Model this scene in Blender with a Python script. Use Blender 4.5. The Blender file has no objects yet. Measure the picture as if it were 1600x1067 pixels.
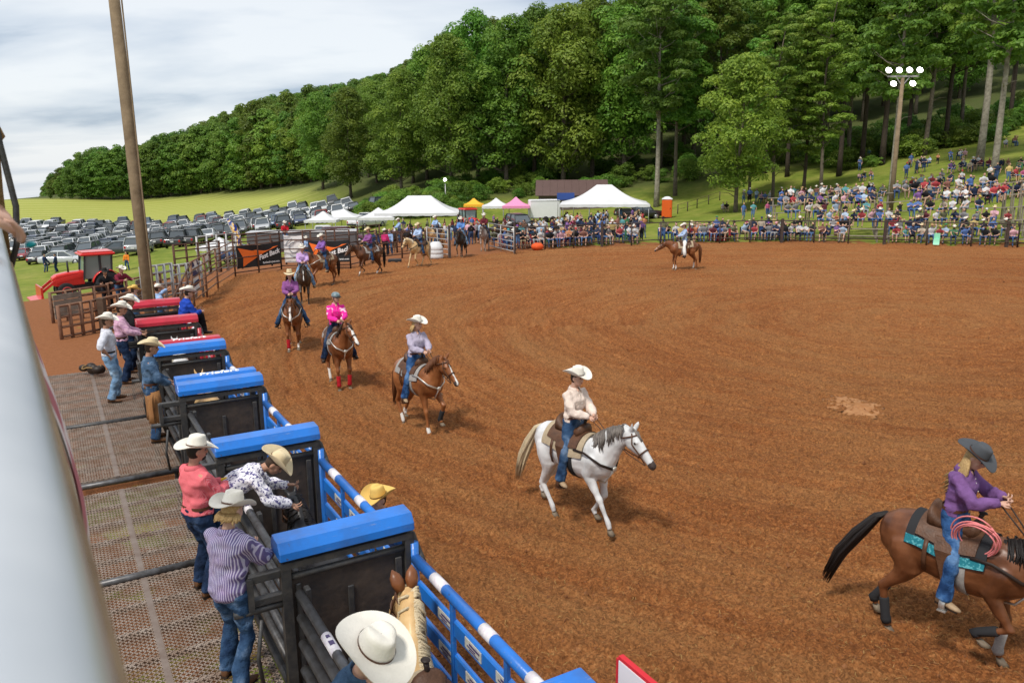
import bpy, bmesh, math, random
import numpy as np
from mathutils import Vector, Matrix, noise as mnoise
R = math.radians
rnd = random.Random(7)
scene = bpy.context.scene
COL = scene.collection

# ------------------------------------------------------------------ camera
cam_d = bpy.data.cameras.new('camera'); cam = bpy.data.objects.new('camera', cam_d); COL.objects.link(cam)
CAM_H = 5.5; PITCH = R(12.5); ROLL = R(0.5)
cam.location = (0, 0, CAM_H)
_fwd = Vector((0, math.cos(PITCH), -math.sin(PITCH))); _rt = Vector((1, 0, 0)); _up = _rt.cross(_fwd)
_r2 = _rt*math.cos(ROLL) - _up*math.sin(ROLL); _u2 = _up*math.cos(ROLL) + _rt*math.sin(ROLL)
cam.rotation_euler = Matrix((( _r2.x, _u2.x, -_fwd.x), (_r2.y, _u2.y, -_fwd.y), (_r2.z, _u2.z, -_fwd.z))).to_euler()
cam_d.lens = 28; cam_d.sensor_width = 36; cam_d.clip_end = 4000; cam_d.clip_start = 0.05
cam_d.dof.use_dof = True; cam_d.dof.focus_distance = 14.0; cam_d.dof.aperture_fstop = 5.0
scene.camera = cam

# ------------------------------------------------------------------ sky, sun, exposure
SUN_EL = R(58); SUN_AZ = R(215)
world = bpy.data.worlds.new('World'); scene.world = world; world.use_nodes = True
wn = world.node_tree; wn.nodes.clear()
def wnode(t, **k):
    n = wn.nodes.new(t)
    for a, b in k.items(): setattr(n, a, b)
    return n
sky = wnode('ShaderNodeTexSky', sky_type='NISHITA', sun_disc=False, sun_elevation=SUN_EL, sun_rotation=SUN_AZ)
bg1 = wnode('ShaderNodeBackground'); bg1.inputs[1].default_value = 0.1
wn.links.new(sky.outputs[0], bg1.inputs[0])
tc = wnode('ShaderNodeTexCoord')
sep = wnode('ShaderNodeSeparateXYZ'); wn.links.new(tc.outputs['Generated'], sep.inputs[0])
# project directions onto a cloud deck overhead
mx = wnode('ShaderNodeMath', operation='ADD'); mx.inputs[1].default_value = 0.16; wn.links.new(sep.outputs[2], mx.inputs[0])
mm = wnode('ShaderNodeMath', operation='MAXIMUM'); mm.inputs[1].default_value = 0.05; wn.links.new(mx.outputs[0], mm.inputs[0])
dx = wnode('ShaderNodeMath', operation='DIVIDE'); wn.links.new(sep.outputs[0], dx.inputs[0]); wn.links.new(mm.outputs[0], dx.inputs[1])
dy = wnode('ShaderNodeMath', operation='DIVIDE'); wn.links.new(sep.outputs[1], dy.inputs[0]); wn.links.new(mm.outputs[0], dy.inputs[1])
cmb = wnode('ShaderNodeCombineXYZ'); wn.links.new(dx.outputs[0], cmb.inputs[0]); wn.links.new(dy.outputs[0], cmb.inputs[1])
nz = wnode('ShaderNodeTexNoise'); nz.inputs['Scale'].default_value = 0.62; nz.inputs['Detail'].default_value = 7; nz.inputs['Roughness'].default_value = 0.5; nz.inputs['Distortion'].default_value = 0.3
mp = wnode('ShaderNodeMapping'); mp.inputs['Location'].default_value = (3.1, 1.75, 0); mp.inputs['Scale'].default_value = (0.8, 1.5, 1)
wn.links.new(cmb.outputs[0], mp.inputs[0]); wn.links.new(mp.outputs[0], nz.inputs['Vector'])
cr = wnode('ShaderNodeValToRGB'); wn.links.new(nz.outputs[0], cr.inputs[0])
e = cr.color_ramp.elements
e[0].position = 0.36; e[0].color = (0.17, 0.215, 0.28, 1)
e[1].position = 0.56; e[1].color = (0.44, 0.455, 0.47, 1)
x_ = e.new(0.45); x_.color = (0.335, 0.365, 0.405, 1)
bg2 = wnode('ShaderNodeBackground'); bg2.inputs[1].default_value = 0.84; wn.links.new(cr.outputs[0], bg2.inputs[0])
mix = wnode('ShaderNodeMixShader'); mix.inputs[0].default_value = 0.9
wn.links.new(bg1.outputs[0], mix.inputs[1]); wn.links.new(bg2.outputs[0], mix.inputs[2])
wo = wnode('ShaderNodeOutputWorld'); wn.links.new(mix.outputs[0], wo.inputs[0])
sun_d = bpy.data.lights.new('sun', 'SUN'); sun = bpy.data.objects.new('sun', sun_d); COL.objects.link(sun)
sun_d.energy = 1.5; sun_d.angle = R(10); sun_d.color = (1, 0.95, 0.87)
_sd = Vector((math.sin(SUN_AZ)*math.cos(SUN_EL), math.cos(SUN_AZ)*math.cos(SUN_EL), math.sin(SUN_EL)))
sun.rotation_euler = _sd.to_track_quat('Z', 'Y').to_euler(); sun.location = (0, 0, 60)
vs = scene.view_settings; vs.view_transform = 'Standard'; vs.look = 'None'; vs.exposure = 1.24; vs.gamma = 1

# ------------------------------------------------------------------ helpers: pixels of the survey photo to points on the ground
FPX = 1244.4
def ray(x, y):
    d = _fwd + _r2*((x-800)/FPX) - _u2*((y-533.5)/FPX)
    return d
def un(x, y, z=0.0):
    d = ray(x, y); t = (z-CAM_H)/d.z
    return Vector((0, 0, CAM_H)) + d*t
def und(x, y, Y):
    d = ray(x, y); return Vector((0, 0, CAM_H)) + d*(Y/d.y)

# ------------------------------------------------------------------ materials
MATS = {}
def nt(m): return m.node_tree
def mat(name, col, rough=0.7, noise=0.0, nscale=8.0, bump=0.0, bscale=40.0, metal=0.0, spec=0.3, col2=None, objcol=False, coat=0.0, objvar=0.0, detail=4):
    if name in MATS: return MATS[name]
    m = bpy.data.materials.new(name); m.use_nodes = True; t = m.node_tree; b = t.nodes['Principled BSDF']
    b.inputs['Roughness'].default_value = rough; b.inputs['Metallic'].default_value = metal
    b.inputs['Specular IOR Level'].default_value = spec; b.inputs['Coat Weight'].default_value = coat
    L = t.links.new
    co = t.nodes.new('ShaderNodeTexCoord')
    src = None
    if objcol:
        oi = t.nodes.new('ShaderNodeObjectInfo'); src = oi.outputs['Color']
    if col2 is None and noise > 0: col2 = tuple(c*(1-noise) for c in col)
    if col2 is not None or (objcol and noise > 0):
        n = t.nodes.new('ShaderNodeTexNoise'); n.inputs['Scale'].default_value = nscale; n.inputs['Detail'].default_value = detail; n.inputs['Roughness'].default_value = 0.65
        L(co.outputs['Object'], n.inputs['Vector'])
        rp = t.nodes.new('ShaderNodeMapRange'); rp.inputs[1].default_value = 0.32; rp.inputs[2].default_value = 0.68; L(n.outputs[0], rp.inputs[0])
        mxn = t.nodes.new('ShaderNodeMix'); mxn.data_type = 'RGBA'; L(rp.outputs[0], mxn.inputs[0])
        if objcol:
            mu = t.nodes.new('ShaderNodeMix'); mu.data_type = 'RGBA'; mu.blend_type = 'MULTIPLY'; mu.inputs[0].default_value = 1
            L(src, mu.inputs[6]); mu.inputs[7].default_value = (1-noise,)*3+(1,)
            L(src, mxn.inputs[6]); L(mu.outputs[2], mxn.inputs[7])
        else:
            mxn.inputs[6].default_value = (*col, 1); mxn.inputs[7].default_value = (*col2, 1)
        src = mxn.outputs[2]
    if objvar > 0:
        oi = t.nodes.new('ShaderNodeObjectInfo'); hs = t.nodes.new('ShaderNodeHueSaturation')
        mr = t.nodes.new('ShaderNodeMapRange'); L(oi.outputs['Random'], mr.inputs[0]); mr.inputs[3].default_value = 1-objvar; mr.inputs[4].default_value = 1+objvar
        L(mr.outputs[0], hs.inputs['Value'])
        if src: L(src, hs.inputs['Color'])
        else: hs.inputs['Color'].default_value = (*col, 1)
        src = hs.outputs[0]
    if src: L(src, b.inputs['Base Color'])
    else: b.inputs['Base Color'].default_value = (*col, 1)
    if bump > 0:
        n2 = t.nodes.new('ShaderNodeTexNoise'); n2.inputs['Scale'].default_value = bscale; n2.inputs['Detail'].default_value = 5; L(co.outputs['Object'], n2.inputs['Vector'])
        bp = t.nodes.new('ShaderNodeBump'); bp.inputs['Strength'].default_value = bump; bp.inputs['Distance'].default_value = 0.02; L(n2.outputs[0], bp.inputs['Height']); L(bp.outputs[0], b.inputs['Normal'])
    MATS[name] = m
    return m
def cloth(name, col, var=0.3, bump=0.9, bscale=16):
    return mat(name, col, rough=0.85, noise=var, nscale=9, bump=bump, bscale=bscale, spec=0.15)
def emis(name, col, s):
    m = bpy.data.materials.new(name); m.use_nodes = True; b = m.node_tree.nodes['Principled BSDF']
    b.inputs['Base Color'].default_value = (*col, 1); b.inputs['Emission Color'].default_value = (*col, 1); b.inputs['Emission Strength'].default_value = s
    return m

# ------------------------------------------------------------------ mesh builder
class MB:
    def __init__(s): s.v = []; s.f = []; s.m = []; s.s = []
    def add(s, vs, fs, m=0, sm=False):
        o = len(s.v); s.v.extend([tuple(p) for p in vs])
        for f in fs: s.f.append(tuple(i+o for i in f)); s.m.append(m); s.s.append(sm)
    def box(s, c, size, M=None, m=0, bevel=0.0):
        a, b, d = (x/2 for x in size); c = Vector(c)
        if bevel > 0:
            e = bevel; vs = []
            for z, k in ((-d, 1), (-d+e, 0), (d-e, 0), (d, 1)):
                i = e*k
                vs += [(-a+i, -b+e, z), (-a+e, -b+i, z), (a-e, -b+i, z), (a-i, -b+e, z), (a-i, b-e, z), (a-e, b-i, z), (-a+e, b-i, z), (-a+i, b-e, z)]
            fs = [tuple(range(7, -1, -1)), tuple(range(24, 32))]
            for r in range(3):
                for i in range(8): fs.append((r*8+i, r*8+(i+1) % 8, (r+1)*8+(i+1) % 8, (r+1)*8+i))
        else:
            vs = [(-a, -b, -d), (a, -b, -d), (a, b, -d), (-a, b, -d), (-a, -b, d), (a, -b, d), (a, b, d), (-a, b, d)]
            fs = [(3, 2, 1, 0), (4, 5, 6, 7), (0, 1, 5, 4), (1, 2, 6, 5), (2, 3, 7, 6), (3, 0, 4, 7)]
        vs = [Vector(v) for v in vs]
        if M is not None: vs = [M @ v for v in vs]
        s.add([v+c for v in vs], fs, m)
    def beam(s, a, b, w, h, m=0, up=(0, 0, 1)):
        a = Vector(a); b = Vector(b); x = (b-a); l = x.length; x = x/l; up = Vector(up)
        y = up.cross(x)
        if y.length < 1e-4: y = Vector((0, 1, 0)).cross(x)
        y.normalize(); z = x.cross(y)
        s.box((a+b)/2, (l, w, h), Matrix((x, y, z)).transposed(), m)
    def loft(s, rings, m=0, cap=True, sm=True, closed=True):
        """rings: lists of points, all the same length"""
        n = len(rings[0]); vs = [p for r in rings for p in r]; fs = []
        for i in range(len(rings)-1):
            for j in range(n if closed else n-1):
                k = (j+1) % n; fs.append((i*n+j, i*n+k, (i+1)*n+k, (i+1)*n+j))
        if cap and closed: fs.append(tuple(range(n-1, -1, -1))); fs.append(tuple((len(rings)-1)*n+j for j in range(n)))
        s.add(vs, fs, m, sm)
    def tube(s, pts, r, n=8, m=0, sm=True, cap=True, flat=1.0, up=None):
        pts = [Vector(p) for p in pts]; k = len(pts)
        if not isinstance(r, (list, tuple)): r = [r]*k
        rings = []; ref = Vector(up) if up else None
        for i, p in enumerate(pts):
            t = (pts[min(i+1, k-1)]-pts[max(i-1, 0)])
            if t.length < 1e-9: t = Vector((0, 0, 1))
            t.normalize()
            if ref is None: ref = Vector((0, 0, 1)) if abs(t.z) < 0.9 else Vector((1, 0, 0))
            a = ref - t*ref.dot(t)
            if a.length < 1e-5: a = t.orthogonal()
            a.normalize(); b = t.cross(a)
            if up is None: ref = a
            rings.append([p + a*(math.cos(2*math.pi*j/n)*r[i]) + b*(math.sin(2*math.pi*j/n)*r[i]*flat) for j in range(n)])
        s.loft(rings, m, cap, sm)
    def ell(s, c, r, nu=12, nv=8, m=0, M=None):
        c = Vector(c); rings = []
        for i in range(nv+1):
            th = math.pi*i/nv; th = min(max(th, 0.02), math.pi-0.02)
            ring = []
            for j in range(nu):
                p = Vector((r[0]*math.sin(th)*math.cos(2*math.pi*j/nu), r[1]*math.sin(th)*math.sin(2*math.pi*j/nu), -r[2]*math.cos(th)))
                if M is not None: p = M @ p
                ring.append(c+p)
            rings.append(ring)
        s.loft(rings, m)
    def prism(s, poly, z0, z1, M=None, m=0):
        n = len(poly); vs = [Vector((x, y, z0)) for x, y in poly]+[Vector((x, y, z1)) for x, y in poly]
        if M is not None: vs = [M @ v for v in vs]
        s.add(vs, [tuple(range(n-1, -1, -1)), tuple(range(n, 2*n))]+[(i, (i+1) % n, n+(i+1) % n, n+i) for i in range(n)], m)
    def mesh(s, name, mats=()):
        me = bpy.data.meshes.new(name); me.from_pydata(s.v, [], s.f)
        for x in mats: me.materials.append(x)
        me.polygons.foreach_set('material_index', s.m); me.polygons.foreach_set('use_smooth', s.s)
        me.update(); return me
    def build(s, name, mats, parent=None, loc=None, rz=None):
        if not isinstance(mats, (list, tuple)): mats = [mats]
        o = bpy.data.objects.new(name, s.mesh(name, mats)); COL.objects.link(o)
        if parent: o.parent = parent
        if loc is not None: o.location = loc
        if rz is not None: o.rotation_euler = (0, 0, rz)
        return o
def tag(o, label=None, cat=None, group=None, kind=None):
    if label: o['label'] = label
    if cat: o['category'] = cat
    if group: o['group'] = group
    if kind: o['kind'] = kind
    return o
def thing(name, label, cat, loc=(0, 0, 0), rz=0.0, group=None):
    o = bpy.data.objects.new(name, None); COL.objects.link(o); o.location = loc; o.rotation_euler = (0, 0, rz); o.empty_display_size = 0.2
    return tag(o, label, cat, group)
def link(name, me, parent=None, loc=None, rz=None):
    o = bpy.data.objects.new(name, me); COL.objects.link(o)
    if parent: o.parent = parent
    if loc is not None: o.location = loc
    if rz is not None: o.rotation_euler = (0, 0, rz)
    return o
def copy_tree(root, parent=None):
    c = root.copy(); COL.objects.link(c)
    if parent: c.parent = parent
    for ch in root.children: copy_tree(ch, c)
    return c
def text_obj(name, body, size, m, parent, M, extrude=0.002, spacing=1.0, shear=0.0, bold=0.0):
    cu = bpy.data.curves.new(name, 'FONT'); cu.body = body; cu.size = size; cu.extrude = extrude; cu.align_x = 'CENTER'; cu.align_y = 'CENTER'
    cu.space_character = spacing; cu.shear = shear; cu.offset = bold; cu.resolution_u = 2
    o = bpy.data.objects.new(name, cu); TMP.collection.objects.link(o); TMP.view_layers[0].update()
    me = bpy.data.meshes.new_from_object(o.evaluated_get(TMP.view_layers[0].depsgraph)); bpy.data.objects.remove(o)
    me.materials.clear(); me.materials.append(m)
    o = link(name, me, parent); o.matrix_local = M
    return o
TMP = bpy.data.scenes.new('tmp')
def remesh(mb, voxel, name, mats, smooth=4, wr=0.0, wrs=6.0, keep=None):
    """one continuous skin over overlapping shapes"""
    o = bpy.data.objects.new('tmp', mb.mesh('tmp')); TMP.collection.objects.link(o)
    a = o.modifiers.new('r', 'REMESH'); a.mode = 'VOXEL'; a.voxel_size = voxel
    b = o.modifiers.new('s', 'SMOOTH'); b.iterations = smooth; b.factor = 0.5
    TMP.view_layers[0].update()
    me = bpy.data.meshes.new_from_object(o.evaluated_get(TMP.view_layers[0].depsgraph)); bpy.data.objects.remove(o)
    me.name = name; me.materials.clear()
    for x in mats: me.materials.append(x)
    n = len(me.vertices)
    if wr > 0:
        co = np.empty(n*3, 'f'); me.vertices.foreach_get('co', co); no = np.empty(n*3, 'f'); me.vertices.foreach_get('normal', no)
        co = co.reshape(-1, 3); no = no.reshape(-1, 3)
        h = vnoise3(co*np.array([wrs, wrs, wrs*1.9])+5.3) + 0.5*vnoise3(co*wrs*2.3+1.7)
        co += no*((h-0.75)*wr)[:, None]; me.vertices.foreach_set('co', co.ravel())
    me.polygons.foreach_set('use_smooth', [True]*len(me.polygons)); me.update()
    return me
# lattice noise in numpy
def _hash(ix, iy, iz):
    h = (ix.astype(np.int64)*374761393 + iy.astype(np.int64)*668265263 + iz.astype(np.int64)*2147483647) & 0x7fffffff
    h = ((h ^ (h >> 13))*1274126177) & 0x7fffffff
    h = ((h ^ (h >> 15))*1103515245) & 0x7fffffff
    return (h ^ (h >> 12) & 0x7fffffff) % 65536/65536.0
def vnoise3(p):
    p = np.asarray(p, float); i = np.floor(p); f = p-i; f = f*f*(3-2*f); i = i.astype(np.int64); r = 0
    for a in (0, 1):
        for b in (0, 1):
            for c in (0, 1):
                w = (f[:, 0] if a else 1-f[:, 0])*(f[:, 1] if b else 1-f[:, 1])*(f[:, 2] if c else 1-f[:, 2])
                r = r + w*_hash(i[:, 0]+a, i[:, 1]+b, i[:, 2]+c)
    return r
def vnoise2(x, y, seed=0.0):
    ix = np.floor(x).astype(np.int64); iy = np.floor(y).astype(np.int64); fx = x-ix; fy = y-iy; fx = fx*fx*(3-2*fx); fy = fy*fy*(3-2*fy); iz = np.full_like(ix, int(seed))
    return (_hash(ix, iy, iz)*(1-fx)+_hash(ix+1, iy, iz)*fx)*(1-fy)+(_hash(ix, iy+1, iz)*(1-fx)+_hash(ix+1, iy+1, iz)*fx)*fy
# ------------------------------------------------------------------ terrain
ARENA = [(0.4, 4.6), (-8.9, 20.7), (-12.8, 31.7), (-13.8, 36.9), (-14.4, 41.4), (-12.7, 43.9), (-8.9, 44.2), (-7.9, 47.1), (-3.9, 48.8),
         (0.26, 52.2), (6.2, 54.6), (12.5, 56.2), (19.1, 56.7), (25.5, 54.7), (32.7, 51.5), (41, 44), (46, 30), (42, 10), (30, 0), (5, -4)]
def _cp(x, y, Y): p = und(x, y, Y); return (p.x, p.y, p.z)
CP = [_cp(186, 428, 72), _cp(208, 398, 80), _cp(60, 420, 85), _cp(100, 355, 165), _cp(300, 345, 165), _cp(480, 318, 158), _cp(530, 335, 130), _cp(400, 362, 108),
      _cp(300, 384, 90), _cp(570, 350, 105), _cp(60, 313, 230), _cp(160, 313, 240), _cp(330, 303, 240), _cp(450, 284, 228), _cp(520, 276, 212),
      _cp(118, 466, 40), (-15, 27, 0), (-19, 30, 0), (-25, 32, -.3), (-20, 38, -.7), _cp(655, 356, 98), _cp(740, 352, 95), _cp(850, 348, 96), _cp(940, 345, 95), _cp(1043, 334, 100), _cp(620, 312, 128), _cp(700, 304, 128), _cp(830, 300, 125), _cp(1000, 290, 122), _cp(1110, 276, 122),
      (-14.4, 41.4, 0), (-12.8, 31.7, 0), (-9, 20.7, 0), (-8.5, 45.5, 0), (-4, 50, 0), (0, 54, 0), (12, 58, 0), (20, 60, 0.05), (30, 57, 0.6), (37, 62, 2.0), (45, 75, 4.0), (53, 105, 6.0), (27, 88, 0.6),
      (68, 120, 9.6), (60, 62, 6.6), (95, 80, 14), (110, 150, 22), (60, 170, 15), (20, 170, 11), (-15, 170, 7), (-40, 190, 3.2), (60, 240, 32), (0, 240, 27), (-60, 260, 11),
      (-101, 330, 14), (-133, 330, 6), (-160, 330, -3), (-210, 330, -10), (-250, 250, -10), (-200, 150, -7), (-120, 80, -6), (-70, 40, -4.5), (-40, 34, -3.0), (-20, 22, -0.2), (-12, 10, -0.1), (-40, 5, -2), (-100, 0, -5), (0, -20, 0),
      (60, 30, 6.5), (55, 0, 5), (110, 20, 16), (200, 100, 32), (250, 300, 55), (0, 400, 50), (-150, 420, 2), (-300, 400, -16), (-420, 600, -30), (-200, 600, -10), (0, 20, 0), (20, 25, 0), (35, 15, 0)]
_cpx = np.array([c[0] for c in CP])/100; _cpy = np.array([c[1] for c in CP])/100; _cpz = np.array([c[2] for c in CP])
def _U(r2): return np.where(r2 > 1e-12, r2*np.log(np.maximum(r2, 1e-12)), 0)
_n = len(CP); _A = np.zeros((_n+3, _n+3)); _A[:_n, :_n] = _U((_cpx[:, None]-_cpx)**2+(_cpy[:, None]-_cpy)**2) + np.eye(_n)*0.002
_A[:_n, _n] = 1; _A[:_n, _n+1] = _cpx; _A[:_n, _n+2] = _cpy; _A[_n, :_n] = 1; _A[_n+1, :_n] = _cpx; _A[_n+2, :_n] = _cpy
_w = np.linalg.solve(_A, np.concatenate([_cpz, [0, 0, 0]]))
def poly_sdf(px, py, poly):
    """signed distance, negative inside"""
    d = np.full(px.shape, 1e9); ins = np.zeros(px.shape, bool); n = len(poly)
    for i in range(n):
        ax, ay = poly[i]; bx, by = poly[(i+1) % n]; ex, ey = bx-ax, by-ay
        t = np.clip(((px-ax)*ex+(py-ay)*ey)/(ex*ex+ey*ey), 0, 1); d = np.minimum(d, np.hypot(px-ax-t*ex, py-ay-t*ey))
        c = ((ay > py) != (by > py)); xx = ex*(py-ay)/(ey if ey else 1e-9)+ax; ins ^= c & (px < xx)
    return np.where(ins, -d, d)
FLAT = ARENA + [(-3, -6), (-12, 6), (-14, 16), (-15, 26)]
FLAT = [(-3, -6), (-6, 4), (-10, 14), (-16, 21), (-20, 27), (-19, 33), (-14.6, 37)] + ARENA[4:]
def hz(x, y):
    x = np.atleast_1d(np.asarray(x, float)); y = np.atleast_1d(np.asarray(y, float)); out = np.empty_like(x)
    for s in range(0, len(x), 20000):
        X = x[s:s+20000]/100; Y = y[s:s+20000]/100
        z = _U((X[:, None]-_cpx)**2+(Y[:, None]-_cpy)**2) @ _w[:_n] + _w[_n]+_w[_n+1]*X+_w[_n+2]*Y
        k = np.clip((poly_sdf(x[s:s+20000], y[s:s+20000], FLAT)-0.5)/6.0, 0, 1); k = k*k*(3-2*k)
        out[s:s+20000] = z*k
    return out
def h1(x, y): return float(hz([x], [y])[0])
def on(px, Y, py=300):
    """point on the terrain under picture column px at depth Y"""
    p = und(px, py, Y); return Vector((p.x, p.y, h1(p.x, p.y)))

def shader(name, fn, rough=0.9):
    m = bpy.data.materials.new(name); m.use_nodes = True; t = m.node_tree; b = t.nodes['Principled BSDF']; b.inputs['Roughness'].default_value = rough; b.inputs['Specular IOR Level'].default_value = 0.1
    fn(t, b); return m
def N(t, typ, **k):
    n = t.nodes.new(typ)
    for a, v in k.items():
        if a.startswith('i_'): n.inputs[a[2:]].default_value = v
        else: setattr(n, a, v)
    return n
def ramp(t, stops):
    n = t.nodes.new('ShaderNodeValToRGB'); e = n.color_ramp.elements
    while len(e) < len(stops): e.new(0.5)
    for el, (p, c) in zip(e, stops): el.position = p; el.color = (*c, 1)
    return n
def noise(t, sc, det=5, vec=None, ro=0.6):
    n = N(t, 'ShaderNodeTexNoise', i_Scale=sc, i_Detail=det, i_Roughness=ro)
    if vec: t.links.new(vec, n.inputs['Vector'])
    return n
def mixc(t, f, a, b, mode='MIX'):
    n = t.nodes.new('ShaderNodeMix'); n.data_type = 'RGBA'; n.blend_type = mode
    for s, v in ((0, f), (6, a), (7, b)):
        if isinstance(v, bpy.types.NodeSocket): t.links.new(v, n.inputs[s])
        elif isinstance(v, (int, float)): n.inputs[s].default_value = v
        else: n.inputs[s].default_value = (*v, 1)
    return n.outputs[2]
def grass_fn(t, b):
    co = N(t, 'ShaderNodeTexCoord').outputs['Object']; L = t.links.new
    n1 = noise(t, 0.05, 4, co); n2 = noise(t, 0.9, 6, co); n3 = noise(t, 7.0, 3, co)
    c1 = ramp(t, [(0.35, (0.11, 0.145, 0.022)), (0.55, (0.19, 0.215, 0.035)), (0.72, (0.30, 0.285, 0.075))]); L(n2.outputs[0], c1.inputs[0])
    rp1 = ramp(t, [(0.35, (0.09, 0.15, 0.018)), (0.5, (0.17, 0.21, 0.032)), (0.66, (0.27, 0.25, 0.07))]); nb = noise(t, 0.22, 6, co, .7); L(nb.outputs[0], rp1.inputs[0])
    c2 = mixc(t, 0.5, c1.outputs[0], rp1.outputs[0])
    # mown swathes on the far field: pale lines
    sp = N(t, 'ShaderNodeSeparateXYZ'); L(co, sp.inputs[0])
    wv = N(t, 'ShaderNodeTexWave', i_Scale=0.055, i_Distortion=1.2, i_Detail=1.0); wv.inputs['Detail Scale'].default_value = 0.3
    mpg = N(t, 'ShaderNodeMapping'); mpg.inputs['Rotation'].default_value = (0, 0, R(62)); L(co, mpg.inputs[0]); L(mpg.outputs[0], wv.inputs['Vector'])
    pr = ramp(t, [(0.86, (0, 0, 0)), (0.97, (1, 1, 1))]); L(wv.outputs[0], pr.inputs[0])
    far = N(t, 'ShaderNodeMapRange'); L(sp.outputs[1], far.inputs[0]); far.inputs[1].default_value = 140; far.inputs[2].default_value = 175
    fl = N(t, 'ShaderNodeMapRange'); L(sp.outputs[0], fl.inputs[0]); fl.inputs[1].default_value = -30; fl.inputs[2].default_value = -45
    m0 = N(t, 'ShaderNodeMath', operation='MULTIPLY'); L(far.outputs[0], m0.inputs[0]); L(fl.outputs[0], m0.inputs[1])
    m1 = N(t, 'ShaderNodeMath', operation='MULTIPLY'); L(pr.outputs[0], m1.inputs[0]); L(m0.outputs[0], m1.inputs[1])
    m2 = N(t, 'ShaderNodeMath', operation='MULTIPLY'); L(m1.outputs[0], m2.inputs[0]); m2.inputs[1].default_value = 0.55
    fieldc = mixc(t, m0.outputs[0], c2, mixc(t, n2.outputs[0], (0.24, 0.27, 0.05), (0.34, 0.35, 0.085)))
    c3 = mixc(t, m2.outputs[0], fieldc, (0.50, 0.46, 0.17))
    # bare red earth worn round the pens, from an attribute
    at = N(t, 'ShaderNodeAttribute', attribute_name='earth')
    ad = N(t, 'ShaderNodeMath', operation='ADD'); L(at.outputs['Fac'], ad.inputs[0])
    nn = N(t, 'ShaderNodeMapRange'); L(noise(t, 0.6, 6, co).outputs[0], nn.inputs[0]); nn.inputs[1].default_value = 0.3; nn.inputs[2].default_value = 0.7; nn.inputs[3].default_value = -0.5; nn.inputs[4].default_value = 0.5; L(nn.outputs[0], ad.inputs[1])
    er = ramp(t, [(0.45, (0, 0, 0)), (0.62, (1, 1, 1))]); L(ad.outputs[0], er.inputs[0])
    earth = mixc(t, n3.outputs[0], (0.17, 0.062, 0.024), (0.29, 0.12, 0.05))
    c4 = mixc(t, er.outputs[0], c3, earth)
    # leaf litter and shade-loving undergrowth inside the woods
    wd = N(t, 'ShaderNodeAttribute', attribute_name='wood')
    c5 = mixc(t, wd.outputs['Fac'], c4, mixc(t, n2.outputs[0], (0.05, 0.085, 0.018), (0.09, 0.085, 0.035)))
    L(c5, b.inputs['Base Color'])
    bp = N(t, 'ShaderNodeBump', i_Strength=0.6, i_Distance=0.06); L(noise(t, 14, 4, co).outputs[0], bp.inputs['Height']); L(bp.outputs[0], b.inputs['Normal'])
M_GRASS = shader('grass_ground', grass_fn)

def build_terrain():
    # nested grid, finer close by
    xs = np.unique(np.concatenate([np.arange(-420, -120, 12.), np.arange(-120, 120, 3.), np.arange(120, 420, 12.)]))
    ys = np.unique(np.concatenate([np.arange(-60, 0, 6.), np.arange(0, 140, 2.), np.arange(140, 280, 5.), np.arange(280, 620, 14.)]))
    X, Y = np.meshgrid(xs, ys); x = X.ravel(); y = Y.ravel(); z = hz(x, y)
    sd = poly_sdf(x, y, ARENA); z = z - np.clip(-(sd)/2.0, 0, 1)*0.35       # drops under the arena sheet
    z += np.where(sd > 3, (vnoise2(x*0.35, y*0.35)-0.5)*0.12, 0)
    nx, ny = len(xs), len(ys); idx = np.arange(nx*ny).reshape(ny, nx)
    fs = np.stack([idx[:-1, :-1], idx[:-1, 1:], idx[1:, 1:], idx[1:, :-1]], -1).reshape(-1, 4)
    me = bpy.data.meshes.new('ground'); me.from_pydata(np.stack([x, y, z], 1).tolist(), [], fs.tolist()); me.polygons.foreach_set('use_smooth', [True]*len(fs))
    # worn earth: around the arena edge, the pens at left, the warm-up area behind the gate
    pens = [(-9, 18), (-18, 17), (-28, 28), (-24, 38), (-19, 46), (-20, 62), (-14, 76), (4, 76), (2, 56), (-4, 48), (-14, 42)]
    e = np.clip(1.0-np.maximum(poly_sdf(x, y, pens), 0)/9, 0, 1); e = np.maximum(e, np.clip(1-np.maximum(sd, 0)/2.6, 0, 1))
    under = [(-2, 2), (-12, 18), (-20, 16), (-8, -2)]; e = np.maximum(e, np.clip(1-np.maximum(poly_sdf(x, y, under), 0)/4, 0, 1)*0.8)
    a = me.attributes.new('earth', 'FLOAT', 'POINT'); a.data.foreach_set('value', e.astype('f'))
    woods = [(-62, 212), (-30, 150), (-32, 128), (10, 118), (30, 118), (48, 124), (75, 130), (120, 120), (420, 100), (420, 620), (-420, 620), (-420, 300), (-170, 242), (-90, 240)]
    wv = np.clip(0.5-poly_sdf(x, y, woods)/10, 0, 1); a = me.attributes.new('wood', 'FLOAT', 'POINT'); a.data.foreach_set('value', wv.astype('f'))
    me.materials.append(M_GRASS); o = link('ground', me); tag(o, kind='structure'); return o
build_terrain()

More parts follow.
